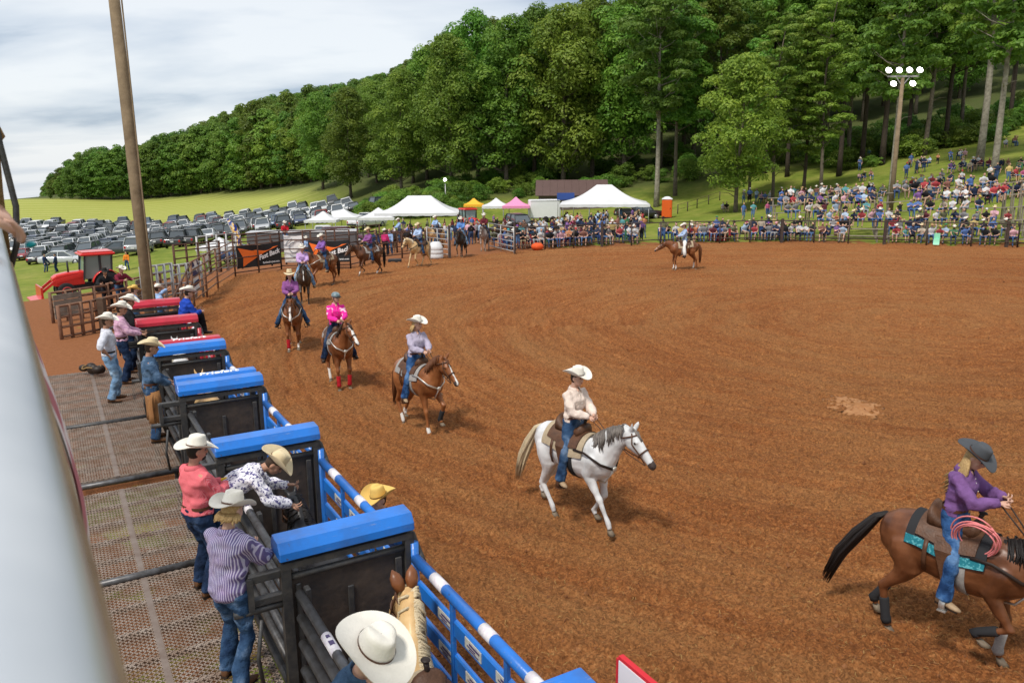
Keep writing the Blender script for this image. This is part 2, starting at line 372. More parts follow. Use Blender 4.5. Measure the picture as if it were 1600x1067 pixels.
# ------------------------------------------------------------------ arena floor: harrowed red clay, modelled furrows and clods
ACX, ACY = 14.0, 27.0
def furrow(x, y):
    """height of the harrowed clay"""
    dxx = x-ACX; dyy = (y-ACY)*1.12; r = np.hypot(dxx, dyy); a = np.arctan2(dyy, dxx)
    wob = vnoise2(x*0.13+4, y*0.13)*3.2 + vnoise2(x*0.4, y*0.4, 3)*0.6
    h = 0.008*np.sin((r+wob*.6)*2*math.pi/0.31) + 0.010*np.sin((r+wob)*2*math.pi/0.62) + 0.008*np.sin((r*1.0+wob*1.3)*2*math.pi/1.43+1.0)
    h *= 0.35+1.1*vnoise2(x*0.22, y*0.22, 9)
    h += (vnoise2(x*0.5, y*0.5, 5)-0.5)*0.05 + (vnoise2(x*2.1, y*2.1, 6)-0.5)*0.028
    c = vnoise2(x*7.5, y*7.5, 7); h += np.clip(c-0.45, 0, 1)*0.085
    c = vnoise2(x*17, y*17, 8); h += np.clip(c-0.42, 0, 1)*0.075
    h += (vnoise2(x*36, y*36, 11)-0.5)*0.03
    pr = vnoise2(x*3.4+11, y*3.4, 13); h -= np.clip(pr-0.70, 0, 1)*0.22      # hoof prints
    pr = vnoise2(x*5.1, y*5.1+7, 14); h -= np.clip(pr-0.74, 0, 1)*0.2
    return h
def dirt_fn(t, b):
    L = t.links.new; co = N(t, 'ShaderNodeTexCoord').outputs['Object']
    # streaks follow the harrow's rounds: noise in polar coordinates about the arena's middle
    sp = N(t, 'ShaderNodeSeparateXYZ'); L(co, sp.inputs[0])
    def m(op, a, b_=None):
        n = N(t, 'ShaderNodeMath', operation=op)
        for i, v in enumerate((a, b_)):
            if v is None: continue
            if isinstance(v, (int, float)): n.inputs[i].default_value = v
            else: L(v, n.inputs[i])
        return n.outputs[0]
    dx_ = m('SUBTRACT', sp.outputs[0], ACX); dy_ = m('MULTIPLY', m('SUBTRACT', sp.outputs[1], ACY), 1.12)
    r = m('SQRT', m('ADD', m('MULTIPLY', dx_, dx_), m('MULTIPLY', dy_, dy_))); an = m('ARCTAN2', dy_, dx_)
    cb = N(t, 'ShaderNodeCombineXYZ'); L(r, cb.inputs[0]); L(m('MULTIPLY', an, 1.1), cb.inputs[1])
    wob = noise(t, 0.13, 3, co); wv = mixc(t, 0.06, cb.outputs[0], wob.outputs['Color'])
    s1 = noise(t, 4.2, 6, cb.outputs[0], 0.7); s2 = noise(t, 0.09, 5, co); s3 = noise(t, 15, 8, co, 0.8); s4 = noise(t, 60, 3, co)
    f = m('ADD', m('MULTIPLY', s1.outputs[0], 0.30), m('ADD', m('MULTIPLY', s2.outputs[0], 0.14), m('MULTIPLY', s3.outputs[0], 0.56)))
    c = ramp(t, [(0.32, (0.072, 0.024, 0.010)), (0.42, (0.175, 0.058, 0.019)), (0.52, (0.285, 0.104, 0.032)), (0.64, (0.46, 0.215, 0.08))]); L(f, c.inputs[0])
    st = ramp(t, [(0.66, (0, 0, 0)), (0.74, (1, 1, 1))]); L(s4.outputs[0], st.inputs[0])
    dry = ramp(t, [(0.44, (0, 0, 0)), (0.60, (1, 1, 1))]); L(m('ADD', m('MULTIPLY', noise(t, 0.8, 6, cb.outputs[0], .7).outputs[0], .6), m('MULTIPLY', noise(t, .16, 4, co).outputs[0], .4)), dry.inputs[0])
    cd = mixc(t, m('MULTIPLY', dry.outputs[0], 0.55), c.outputs[0], mixc(t, s3.outputs[0], (0.20, 0.085, 0.03), (0.42, 0.22, 0.085)))
    c2 = mixc(t, m('MULTIPLY', st.outputs[0], 0.55), cd, (0.48, 0.29, 0.12))
    vo = N(t, 'ShaderNodeTexVoronoi', i_Scale=42.0); L(co, vo.inputs['Vector']); sv = N(t, 'ShaderNodeSeparateColor'); L(vo.outputs['Color'], sv.inputs[0]); mv = N(t, 'ShaderNodeMapRange'); L(sv.outputs[0], mv.inputs[0]); mv.inputs[3].default_value = .66; mv.inputs[4].default_value = 1.34
    hv = N(t, 'ShaderNodeHueSaturation'); L(c2, hv.inputs['Color']); L(mv.outputs[0], hv.inputs['Value'])
    L(hv.outputs[0], b.inputs['Base Color'])
    bp = N(t, 'ShaderNodeBump', i_Strength=0.9, i_Distance=0.05); L(m('ADD', s3.outputs[0], m('MULTIPLY', s4.outputs[0], 0.4)), bp.inputs['Height']); L(bp.outputs[0], b.inputs['Normal'])
M_DIRT = shader('arena_clay', dirt_fn)
def build_arena():
    # polar sheet: rings get wider with distance from the chutes' corner
    nr = 720; r = 4.2*(68/4.2)**(np.linspace(0, 1, nr)); a = np.concatenate([np.linspace(R(-64), R(-37), 40, endpoint=False), np.linspace(R(-37), R(39), 960, endpoint=False), np.linspace(R(39), R(68), 50)]); na = len(a)
    Rr, A = np.meshgrid(r, a, indexing='ij'); x = (Rr*np.sin(A)).ravel(); y = (Rr*np.cos(A)).ravel()
    sd = poly_sdf(x, y, ARENA); keep = sd < 1.2
    z = furrow(x, y); edge = np.clip((sd+1.5)/2.7, 0, 1); z = z*(1-0.4*edge)+0.02-edge*0.10
    idx = np.arange(nr*na).reshape(nr, na); q = np.stack([idx[:-1, :-1], idx[:-1, 1:], idx[1:, 1:], idx[1:, :-1]], -1).reshape(-1, 4)
    q = q[keep[q].all(1)]; used = np.unique(q); remap = np.full(nr*na, -1); remap[used] = np.arange(len(used))
    P = np.stack([x, y, z], 1)[used]; q = remap[q]
    me = bpy.data.meshes.new('arena_ground'); me.vertices.add(len(P)); me.vertices.foreach_set('co', P.ravel())
    me.loops.add(len(q)*4); me.loops.foreach_set('vertex_index', q.ravel()[::1].astype('i')); me.polygons.add(len(q)); me.polygons.foreach_set('loop_start', np.arange(0, len(q)*4, 4, dtype='i'))
    me.update(calc_edges=True); me.validate(); me.polygons.foreach_set('use_smooth', [True]*len(me.polygons)); me.flip_normals() if me.polygons[0].normal.z < 0 else None
    me.materials.append(M_DIRT); tag(link('arena_ground', me), kind='structure')
build_arena()
def scatter_stuff():
    r = random.Random(3); mb = MB()
    def pt():
        while True:
            y = 5.5*(54/5.5)**(r.random()**0.75); x = r.uniform(-0.75, 0.75)*y
            if poly_sdf(np.array([x]), np.array([y]), ARENA)[0] < -0.3: return x, y
    P = [pt() for _ in range(15000)]; Z = furrow(np.array([p[0] for p in P]), np.array([p[1] for p in P]))+0.02
    for (x, y), z in zip(P[:7000], Z[:7000]):       # straw and dry grass stems
        l = r.uniform(0.03, 0.13); a = r.uniform(0, 6.28); w = r.uniform(0.0015, 0.0035); dx, dy = math.cos(a)*l, math.sin(a)*l; b = r.uniform(-.35, .35)*l
        px, py = -math.sin(a)*w, math.cos(a)*w; zz = z+0.012
        mid = (x+dx*.5-dy*b/l, y+dy*.5+dx*b/l, zz+r.uniform(0.004, 0.02))
        mb.add([(x-px, y-py, zz), (x+px, y+py, zz), (mid[0]+px, mid[1]+py, mid[2]), (mid[0]-px, mid[1]-py, mid[2]), (x+dx, y+dy, zz)], [(0, 1, 2, 3), (3, 2, 4)], 0)
    tag(mb.build('straw', mat('straw', (0.46, 0.29, 0.10), 0.9, col2=(0.30, 0.17, 0.06), nscale=2)), 'pale straw bits strewn over the red arena clay', 'straw', kind='stuff')
    mb = MB()
    for (x, y), z in zip(P[7000:], Z[7000:]):
        s = r.uniform(0.008, 0.026)*(1 if r.random() < .9 else 1.8); v = [Vector((r.uniform(-1, 1), r.uniform(-1, 1), r.uniform(-.2, .9)))*s for _ in range(3)]
        c = Vector((x, y, z)); q = [c+Vector((s, 0, 0)), c+Vector((-.5*s, .9*s, 0)), c+Vector((-.5*s, -.9*s, 0)), c+Vector((0, 0, s*1.1))+v[0]*.4, c+Vector((0, 0, -s))]
        mb.add(q, [(0, 1, 3), (1, 2, 3), (2, 0, 3), (1, 0, 4), (2, 1, 4), (0, 2, 4)], 0)
    tag(mb.build('clods', mat('clod', (0.30, 0.13, 0.05), 0.95, col2=(0.15, 0.055, 0.02), nscale=1.5)), 'small clods and pebbles lying on the arena clay', 'clods', kind='stuff')
scatter_stuff()
# ------------------------------------------------------------------ trees
def leaf_mat(name, c1, c2, c3):
    m = bpy.data.materials.new(name); m.use_nodes = True; t = m.node_tree; L = t.links.new; b = t.nodes['Principled BSDF']; out = t.nodes['Material Output']
    b.inputs['Roughness'].default_value = 0.5; b.inputs['Specular IOR Level'].default_value = 0.25
    co = N(t, 'ShaderNodeTexCoord').outputs['Object']; n1 = noise(t, 0.35, 3, co); n2 = noise(t, 2.2, 2, co)
    f = N(t, 'ShaderNodeMath', operation='ADD'); L(n1.outputs[0], f.inputs[0]); L(n2.outputs[0], f.inputs[1]); h = N(t, 'ShaderNodeMath', operation='MULTIPLY'); L(f.outputs[0], h.inputs[0]); h.inputs[1].default_value = 0.5
    c = ramp(t, [(0.38, c1), (0.5, c2), (0.62, c3)]); L(h.outputs[0], c.inputs[0])
    oi = N(t, 'ShaderNodeObjectInfo'); hs = N(t, 'ShaderNodeHueSaturation')
    a = N(t, 'ShaderNodeMapRange'); L(oi.outputs['Random'], a.inputs[0]); a.inputs[3].default_value = 0.468; a.inputs[4].default_value = 0.522; L(a.outputs[0], hs.inputs['Hue'])
    mu = N(t, 'ShaderNodeMath', operation='FRACT'); m7 = N(t, 'ShaderNodeMath', operation='MULTIPLY'); L(oi.outputs['Random'], m7.inputs[0]); m7.inputs[1].default_value = 7.31; L(m7.outputs[0], mu.inputs[0])
    v = N(t, 'ShaderNodeMapRange'); L(mu.outputs[0], v.inputs[0]); v.inputs[3].default_value = 0.66; v.inputs[4].default_value = 1.3; L(v.outputs[0], hs.inputs['Value']); L(c.outputs[0], hs.inputs['Color'])
    L(hs.outputs[0], b.inputs['Base Color'])
    tr = N(t, 'ShaderNodeBsdfTranslucent'); L(hs.outputs[0], tr.inputs[0]); ms = N(t, 'ShaderNodeMixShader'); ms.inputs[0].default_value = 0.42
    L(b.outputs[0], ms.inputs[1]); L(tr.outputs[0], ms.inputs[2]); L(ms.outputs[0], out.inputs[0]); return m
LEAF = [leaf_mat('leaf_deep', (0.07, 0.155, 0.02), (0.13, 0.245, 0.03), (0.215, 0.335, 0.045)),
        leaf_mat('leaf_bright', (0.09, 0.185, 0.024), (0.155, 0.275, 0.034), (0.24, 0.36, 0.055)),
        leaf_mat('leaf_far', (0.075, 0.15, 0.024), (0.125, 0.23, 0.032), (0.20, 0.31, 0.048))]
BARK = [mat('bark_grey', (0.17, 0.14, 0.105), 0.95, col2=(0.07, 0.055, 0.04), nscale=3, bump=0.9, bscale=9),
        mat('bark_pale', (0.33, 0.30, 0.24), 0.95, col2=(0.15, 0.13, 0.10), nscale=3, bump=0.8, bscale=9),
        mat('bark_dark', (0.07, 0.052, 0.038), 0.95, col2=(0.035, 0.026, 0.02), nscale=3, bump=0.9, bscale=9)]
def np_mesh(name, V, F, m, smooth=False):
    me = bpy.data.meshes.new(name); me.vertices.add(len(V)); me.vertices.foreach_set('co', np.asarray(V, 'f').ravel())
    k = F.shape[1]; me.loops.add(F.size); me.loops.foreach_set('vertex_index', F.ravel().astype('i')); me.polygons.add(len(F)); me.polygons.foreach_set('loop_start', np.arange(0, F.size, k, dtype='i'))
    me.update(calc_edges=True); me.materials.append(m); return me
def leaf_cloud(name, clumps, per, size, seed, m):
    """clumps: (centre, rx, rz); each a spray of folded leaf faces round a flattened dome"""
    g = np.random.default_rng(seed); C = np.array([c[0] for c in clumps]); RX = np.array([c[1] for c in clumps]); RZ = np.array([c[2] for c in clumps])
    wt = RX**2; n = int(per*len(clumps)); k = g.choice(len(clumps), n, p=wt/wt.sum())
    d = g.normal(size=(n, 3)); d /= np.linalg.norm(d, axis=1)[:, None]; d[:, 2] = np.where(d[:, 2] < -0.25, -d[:, 2], d[:, 2])
    rad = g.uniform(0.55, 1.1, n)**0.55
    P = C[k] + d*np.stack([RX[k], RX[k], RZ[k]], 1)*rad[:, None]
    nr = d*1.25 + g.normal(size=(n, 3))*0.42 + np.array([0, 0, 0.25]); nr /= np.linalg.norm(nr, axis=1)[:, None]
    t = np.cross(nr, g.normal(size=(n, 3))); t /= np.linalg.norm(t, axis=1)[:, None]; b = np.cross(nr, t)
    s = size*g.uniform(0.6, 1.35, n)[:, None]
    droop = nr*s*-0.25
    V = np.stack([P-t*s*0.75, P+b*s*0.42+t*s*0.05, P+t*s*0.8+droop, P-b*s*0.42+t*s*0.05], 1).reshape(-1, 3)
    i = np.arange(n)*4; F = np.stack([i, i+1, i+2, i, i+2, i+3], 1).reshape(-1, 3)
    return np_mesh(name, V, F, m)
def make_tree_meshes(name, seed, H, r, c0, nclump, per, leaf, m, bark, shape='oval', trunk_r=0.3, fork=False, crz=0.62, cl=(0.9, 1.9), lean=0.0):
    """trunk mesh with limbs, and crown mesh"""
    g = random.Random(seed); mb = MB(); top = H*0.93
    pts = []; rr = []; ph = g.uniform(0, 6)
    for i in range(9):
        t = i/8; z = -0.6+(top+0.6)*t; w = 0.35*math.sin(t*4+ph)*t*(1+H/25)
        pts.append((w+lean*t*t*H*0.1, 0.5*w*math.cos(ph), z)); rr.append(trunk_r*(1-t)**0.75*(1.25 if i == 0 else 1)+0.04)
    mb.tube(pts, rr, 9)
    def at(z):
        t = (z+0.6)/(top+0.6)*8; i = int(min(max(t, 0), 7.99)); f = t-i; return Vector(pts[i]).lerp(Vector(pts[i+1]), f)
    clumps = []; ch = H-c0
    for k in range(nclump):
        u = (k+g.random())/nclump; z = c0+ch*u
        if shape == 'oval': prof = math.sin(math.pi*min(1, (u*0.86+0.12)))**0.7
        elif shape == 'round': prof = math.sqrt(max(0.05, 1-(2*u-0.95)**2))
        elif shape == 'high': prof = (0.55+0.45*math.sin(math.pi*u)) if u < 0.9 else 0.4
        else: prof = (1-u)**0.55*0.95+0.12
        a = k*2.39996+g.uniform(-.5, .5); rad = r*prof*(1+.28*math.sin(a*2+seed)*math.sin(u*9+seed))*(g.uniform(0.45, 1.0) if g.random() < .8 else g.uniform(0.1, .5))*g.uniform(.85, 1.12)
        c = at(z)+Vector((math.cos(a)*rad, math.sin(a)*rad, g.uniform(-.3, .3))); cr_ = g.uniform(*cl)*(0.75+0.4*prof); clumps.append(((c.x, c.y, c.z), cr_, cr_*crz))
        if g.random() < 0.55 and rad > 0.8:
            z0 = max(c0*0.75, z-rad*g.uniform(.35, .8)); p0 = at(z0); mid = p0.lerp(c, 0.5)+Vector((0, 0, -0.08*rad)); br = max(0.035, trunk_r*0.33*(1-u*0.7))
            mb.tube([p0, mid, c], [br, br*.65, 0.02], 5)
    for k in range(3):       # a few dead lower limbs
        z0 = c0*g.uniform(.5, .95); a = g.uniform(0, 6.28); p0 = at(z0); mb.tube([p0, p0+Vector((math.cos(a)*.8, math.sin(a)*.8, .5)), p0+Vector((math.cos(a)*1.7, math.sin(a)*1.7, .6))], [.06, .035, .01], 5)
    return mb.mesh(name+'_trunk', [bark]), leaf_cloud(name+'_crown', clumps, per, leaf, seed, m)
TREE = {}
def T(k, *a, **kw): TREE[k] = make_tree_meshes(k, *a, **kw)
T('edge0', 1, 27, 6.6, 3.5, 75, 260, 0.34, LEAF[0], BARK[0], 'oval', 0.36, cl=(1.5, 2.7), crz=.85)
T('edge1', 2, 29, 5.9, 6.5, 70, 260, 0.34, LEAF[0], BARK[0], 'oval', 0.36, cl=(1.5, 2.7), crz=.85)
T('edge2', 3, 25, 7.0, 2.5, 75, 260, 0.34, LEAF[1], BARK[0], 'round', 0.34, cl=(1.5, 2.7), crz=.85)
T('high0', 4, 29, 5.6, 10.5, 75, 230, 0.30, LEAF[1], BARK[2], 'high', 0.30, cl=(0.9, 1.9), crz=0.65)
T('high1', 5, 27, 5.2, 11.0, 70, 230, 0.30, LEAF[0], BARK[0], 'high', 0.28, cl=(0.9, 1.8), crz=0.65)
T('high2', 6, 30, 5.6, 12.5, 70, 230, 0.30, LEAF[1], BARK[1], 'high', 0.34, cl=(0.9, 1.9), crz=0.5)
T('maple', 7, 16.0, 4.8, 2.9, 85, 190, 0.22, LEAF[0], BARK[0], 'oval', 0.20, cl=(0.9, 1.7), crz=0.7)
T('airy', 8, 20, 3.3, 4.0, 70, 160, 0.22, LEAF[1], BARK[2], 'oval', 0.17, cl=(0.6, 1.25), crz=0.45)
T('airy2', 9, 22, 3.6, 5.5, 75, 150, 0.22, LEAF[1], BARK[0], 'oval', 0.17, cl=(0.6, 1.25), crz=0.45)
T('far0', 10, 20, 6.2, 0.8, 75, 95, 0.5, LEAF[2], BARK[0], 'round', 0.3, cl=(1.3, 2.3))
T('far1', 11, 22, 5.8, 0.8, 75, 95, 0.5, LEAF[2], BARK[0], 'oval', 0.3, cl=(1.3, 2.3))
T('far2', 12, 18, 6.4, 0.8, 75, 95, 0.5, LEAF[0], BARK[0], 'round', 0.3, cl=(1.3, 2.3))
T('bush', 13, 2.6, 2.2, 0.1, 22, 120, 0.16, LEAF[1], BARK[2], 'round', 0.05, cl=(0.5, 1.0), crz=0.7)
T('bush2', 14, 2.2, 2.4, 0.1, 24, 120, 0.16, LEAF[0], BARK[2], 'round', 0.05, cl=(0.5, 1.0), crz=0.7)
def plant_tree(kind, p, s, rz, label, group, name='tree', bark=None, cat='tree', sz=None):
    t = thing(name, label, cat, p, rz, group); t.scale = (s, s, sz or s)
    a = link('trunk', TREE[kind][0], t); link('crown', TREE[kind][1], t)
    return t
ORD = ['first', 'second', 'third', 'fourth', 'fifth', 'sixth', 'seventh', 'eighth', 'ninth', 'tenth', 'eleventh', 'twelfth', 'thirteenth', 'fourteenth', 'fifteenth', 'sixteenth', 'seventeenth', 'eighteenth', 'nineteenth', 'twentieth']
def ordinal(n):
    if n < 20: return ORD[n]
    t = ['twenty', 'thirty', 'forty', 'fifty', 'sixty', 'seventy', 'eighty', 'ninety'][((n+1)//10-2) % 8]; k = (n+1) % 10; h = '' if n < 99 else 'hundred and '
    return h+(t+'-'+ORD[k-1] if k else t[:-1]+'ieth')
def fit(px, Y, z, H=21):
    """largest scale that keeps a far tree under the hill's skyline"""
    top = und(px, np.interp(px, [60, 75, 95, 150, 230, 310, 390, 470, 520, 560, 600, 640, 680, 720, 780, 900, 1100], [296, 284, 262, 224, 212, 190, 156, 130, 124, 116, 108, 88, 58, 34, 14, -5, -60])+15, Y).z
    return max(.1, (top-z)/H)
def woods():
    g = random.Random(21)
    # wood edge behind the tents, left to right: (picture column, depth, wanted top row, kind)
    edge = [(505, 172, 142, 'edge2'), (548, 150, 134, 'edge0'), (590, 160, 124, 'edge2'), (628, 138, 108, 'edge0'), (668, 150, 74, 'edge1'), (705, 131, 50, 'edge0'), (748, 138, 16, 'edge1'), (792, 130, 22, 'edge0'),
            (835, 136, 8, 'edge1'), (880, 128, 4, 'edge2'), (925, 133, -12, 'edge1'), (975, 127, -25, 'edge0'), (1030, 132, -40, 'edge1'), (1080, 138, -50, 'edge0')]
    for i, (px, Y, top, k) in enumerate(edge):
        p = on(px, Y); zt = und(px, top, Y).z; H = zt-p.z; s = H/{'edge0': 28.2, 'edge1': 30.2, 'edge2': 26.2}[k]
        plant_tree(k, p, s, g.uniform(0, 6.28), f'{ordinal(i)} tall leafy tree from the left along the dark wood edge behind the tents', 'tall trees of the wood edge behind the tents', 'broadleaf_tree')
    i = 0
    for Y in (152, 166, 182, 200):
        px = 560+g.uniform(0, 30)
        while px < 1680:
            if not (px < 640 and Y < 160):
                p = on(px, Y+g.uniform(-5, 5)); plant_tree(g.choice(['edge0', 'edge1', 'edge2', 'edge1']), p, min(g.uniform(.85, 1.05), max(.45, fit(px, p.y, p.z, 30))), g.uniform(0, 6.28), 'tall leafy tree deep in the wood, its crown showing behind the edge trees', 'trees deep in the wood behind the edge', 'broadleaf_tree'); i += 1
            px += g.uniform(52, 74)*165/Y
    # trees standing on the spectators' slope: (column, base row, depth, kind, scale, what sets it apart)
    slope = [(1150, 322, 88, 'maple', 1.0, 'bright green maple with full crown standing alone behind the seated crowd'),
             (1026, 308, 106, 'high2', 0.95, 'pale slender trunk rising beside the orange portable toilet'),
             (1055, 300, 112, 'high1', 0.9, 'dark slender tree just right of the orange portable toilet'),
             (1172, 288, 100, 'airy', 0.95, 'thin light green tree just right of the bright maple'),
             (1208, 297, 92, 'airy2', 0.92, 'light green feathery tree with low hanging twigs right of the maple'),
             (1255, 294, 94, 'airy', 1.0, 'light green feathery tree in the middle of the slope edge'),
             (1282, 298, 92, 'airy2', 1.0, 'feathery tree with crooked dark trunk left of the bare trunks'),
             (1312, 256, 104, 'high0', 0.95, 'bare straight trunk left of the floodlight pole, leftmost of the trunk group'),
             (1326, 246, 112, 'high1', 1.0, 'dark bare trunk close right of the leftmost straight trunk'),
             (1347, 242, 108, 'high0', 1.0, 'crooked dark trunk left of the thick dark trunk'),
             (1379, 238, 106, 'high0', 1.12, 'thick dark trunk just left of the floodlight pole'),
             (1392, 302, 72, 'high2', 0.72, 'pale trunk half hidden behind the floodlight pole'),
             (1446, 222, 106, 'high1', 1.0, 'straight bare trunk right of the floodlights'),
             (1479, 212, 110, 'high0', 1.0, 'leaning dark trunk between the floodlights and the big forked tree'),
             (1502, 206, 116, 'high1', 0.9, 'thin crooked trunk left of the big forked tree'),
             (1533, 228, 88, 'high2', 1.05, 'big grey tree with thick forking limbs high on the slope'),
             (1554, 262, 74, 'high2', 0.82, 'pale leaning tree forking near its top at the right edge'),
             (1578, 185, 120, 'high0', 0.95, 'dark trunk behind the pale leaning tree at the right edge'),
             (1230, 270, 112, 'high0', .9, 'dark trunk behind the feathery trees on the slope edge'), (1120, 285, 116, 'high1', .95, 'dark trunk behind the bright maple'),
             (1195, 272, 118, 'high0', .95, 'tall bare trunk showing above the feathery trees'), (1420, 205, 122, 'high0', .95, 'far dark trunk seen just right of the floodlights'), (1290, 238, 122, 'high1', .95, 'far trunk seen left of the bare trunk group')]
    for px, py, Y, k, s, lab in slope:
        p = und(px, py, Y); p.z = h1(p.x, p.y)
        plant_tree(k, p, s, g.uniform(0, 6.28), lab, 'trees on the spectators slope', 'broadleaf_tree')
    for i in range(0):      # undergrowth at the top of the slope and under the wood edge
        px = g.uniform(700, 1640); Y = g.uniform(116, 140) if px < 1250 else g.uniform(112, 135); p = on(px, Y); plant_tree('bush', p, g.uniform(.6, 1.5), g.uniform(0, 6.28), 'low leafy bush in the undergrowth beneath the wood edge trees', 'undergrowth bushes beneath the trees', 'bush', cat='bush')
    # hedge bank right of the car park, behind the big tent
    for i in range(0):
        px = g.uniform(590, 720); Y = g.uniform(108, 122); p = on(px, Y); plant_tree('bush', p, g.uniform(.9, 1.5), g.uniform(0, 6.28), 'low leafy bush on the bank behind the largest left tent', 'bushes on the bank behind the left tent', 'bush', cat='bush')
    # left wood on the hill beyond the mown field
    n = 30
    for i in range(n):
        u = i/(n-1); px = 78+u*(535-78); Y = 244-8*abs(u-.4) if u < .6 else 238-(u-.6)*75; base = on(px, Y)
        plant_tree(g.choice(['far0', 'far1', 'far2']), base, min(g.uniform(.86, 1.08), fit(px, Y, base.z)), g.uniform(0, 6.28), f'{ordinal(i)} tree from the left along the far wood edge above the mown field', 'trees along the far wood edge above the mown field', 'broadleaf_tree')
woods()
def scatter_nodes(o, c):
    """stand the collection's meshes on the object's points"""
    ng = bpy.data.node_groups.new('far_wood', 'GeometryNodeTree'); ng.interface.new_socket('Geometry', in_out='INPUT', socket_type='NodeSocketGeometry'); ng.interface.new_socket('Geometry', in_out='OUTPUT', socket_type='NodeSocketGeometry')
    a = ng.nodes.new('NodeGroupInput'); z = ng.nodes.new('NodeGroupOutput'); ip = ng.nodes.new('GeometryNodeInstanceOnPoints'); ci = ng.nodes.new('GeometryNodeCollectionInfo'); ci.inputs[0].default_value = c; ci.inputs[1].default_value = True; ci.inputs[2].default_value = True
    ip.inputs['Pick Instance'].default_value = True
    rv = ng.nodes.new('FunctionNodeRandomValue'); rv.data_type = 'FLOAT_VECTOR'; rv.inputs[0].default_value = (0, 0, 0); rv.inputs[1].default_value = (0, 0, 6.28)
    rs = ng.nodes.new('GeometryNodeInputNamedAttribute'); rs.data_type = 'FLOAT'; rs.inputs[0].default_value = 'scl'
    ng.links.new(a.outputs[0], ip.inputs['Points']); ng.links.new(ci.outputs[0], ip.inputs['Instance']); ng.links.new(rv.outputs[0], ip.inputs['Rotation']); ng.links.new(rs.outputs[0], ip.inputs['Scale']); ng.links.new(ip.outputs[0], z.inputs[0])
    md = o.modifiers.new('wood', 'NODES'); md.node_group = ng
def hill_wood():
    """the mass of the far wood behind its edge: crowns instanced on points"""
    g = random.Random(5); pts = []
    for _ in range(2400):
        x = g.uniform(-260, -20); y = g.uniform(238, 420)
        if poly_sdf(np.array([x]), np.array([y]), [(-178, 262), (-90, 254), (-50, 232), (-30, 205), (0, 230), (-10, 420), (-260, 420), (-215, 300)])[0] > 0: continue
        if all((x-a)**2+(y-b)**2 > 42 for a, b in pts): pts.append((x, y))
    Z = hz([p[0] for p in pts], [p[1] for p in pts]); SCL = []
    for (x, y), z in zip(pts, Z): SCL.append(min(g.uniform(.8, 1.12), fit(800+x/y*FPX, y, z)))
    kp = [i for i in range(len(pts)) if SCL[i] > .42 and 800+pts[i][0]/pts[i][1]*FPX > 74]; pts = [pts[i] for i in kp]; Z = [Z[i] for i in kp]; SCL = [SCL[i] for i in kp]
    me = bpy.data.meshes.new('far_wood'); me.from_pydata([(x, y, z-.3) for (x, y), z in zip(pts, Z)], [], [])
    at = me.attributes.new('scl', 'FLOAT', 'POINT'); at.data.foreach_set('value', SCL)
    c = bpy.data.collections.new('crowns')
    for k in ('far0', 'far1', 'far2'): c.objects.link(bpy.data.objects.new('far_crown', TREE[k][1]))
    o = link('far_wood', me); tag(o, 'dense green wood covering the far hill behind its edge trees', 'wood', kind='stuff')
    scatter_nodes(o, c)
hill_wood()
def undergrowth():
    """bushes and saplings under the trees, on the bank behind the left tent and at the top of the slope"""
    g = random.Random(17); P = []
    for n_, a, b, y0, y1, s0, s1 in ((90, 1290, 1650, 106, 132, .5, 1.3), (60, 690, 1290, 118, 140, .5, 1.2), (70, 570, 720, 108, 126, .5, 1.0)):
        for i in range(n_):
            px = g.uniform(a, b); Y = g.uniform(y0, y1); q = on(px, Y); P.append((q.x, q.y, q.z-.1, g.uniform(s0, s1)))
    me = bpy.data.meshes.new('undergrowth'); me.from_pydata([p[:3] for p in P], [], []); at = me.attributes.new('scl', 'FLOAT', 'POINT'); at.data.foreach_set('value', [p[3] for p in P])
    c = bpy.data.collections.new('bushes'); c.objects.link(bpy.data.objects.new('bush_crown', TREE['bush'][1])); c.objects.link(bpy.data.objects.new('bush_crown', TREE['bush2'][1]))
    o = link('undergrowth', me); tag(o, 'leafy undergrowth beneath the trees and on the banks', 'undergrowth', kind='stuff'); scatter_nodes(o, c)
undergrowth()
# ------------------------------------------------------------------ bucking chutes
CH_O = Vector((-2.17, 6.66, 0)); CH_A = R(30); CP_ = 3.07
def CH(x, y, z=0.0): return CH_O + Vector((x*math.cos(CH_A)-y*math.sin(CH_A), x*math.sin(CH_A)+y*math.cos(CH_A), z))
def worn_fn(c1, c2, ro):
    """enamel on steel: faded patches, dust, scratches and chips"""
    def fn(t, b):
        L = t.links.new; b.inputs['Roughness'].default_value = ro; b.inputs['Specular IOR Level'].default_value = .5; co = N(t, 'ShaderNodeTexCoord').outputs['Object']
        r1 = ramp(t, [(.36, c2), (.62, c1)]); L(noise(t, 3.0, 5, co).outputs[0], r1.inputs[0])
        mp_ = N(t, 'ShaderNodeMapping'); mp_.inputs['Scale'].default_value = (3, 22, 22); L(co, mp_.inputs[0]); r2 = ramp(t, [(.60, (0, 0, 0)), (.72, (.5, .5, .5))]); L(noise(t, 1.4, 6, mp_.outputs[0], .7).outputs[0], r2.inputs[0])
        r3 = ramp(t, [(.665, (0, 0, 0)), (.69, (1, 1, 1))]); L(noise(t, 16, 6, co, .65).outputs[0], r3.inputs[0])
        c = mixc(t, r2.outputs[0], r1.outputs[0], (.30, .29, .30)); c = mixc(t, r3.outputs[0], c, (.10, .065, .05)); L(c, b.inputs['Base Color'])
        bp = N(t, 'ShaderNodeBump', i_Strength=.15, i_Distance=.01); L(noise(t, 30, 4, co).outputs[0], bp.inputs['Height']); L(bp.outputs[0], b.inputs['Normal'])
    return fn
def shader_(name, fn):
    m = bpy.data.materials.new(name); m.use_nodes = True; fn(m.node_tree, m.node_tree.nodes['Principled BSDF']); return m
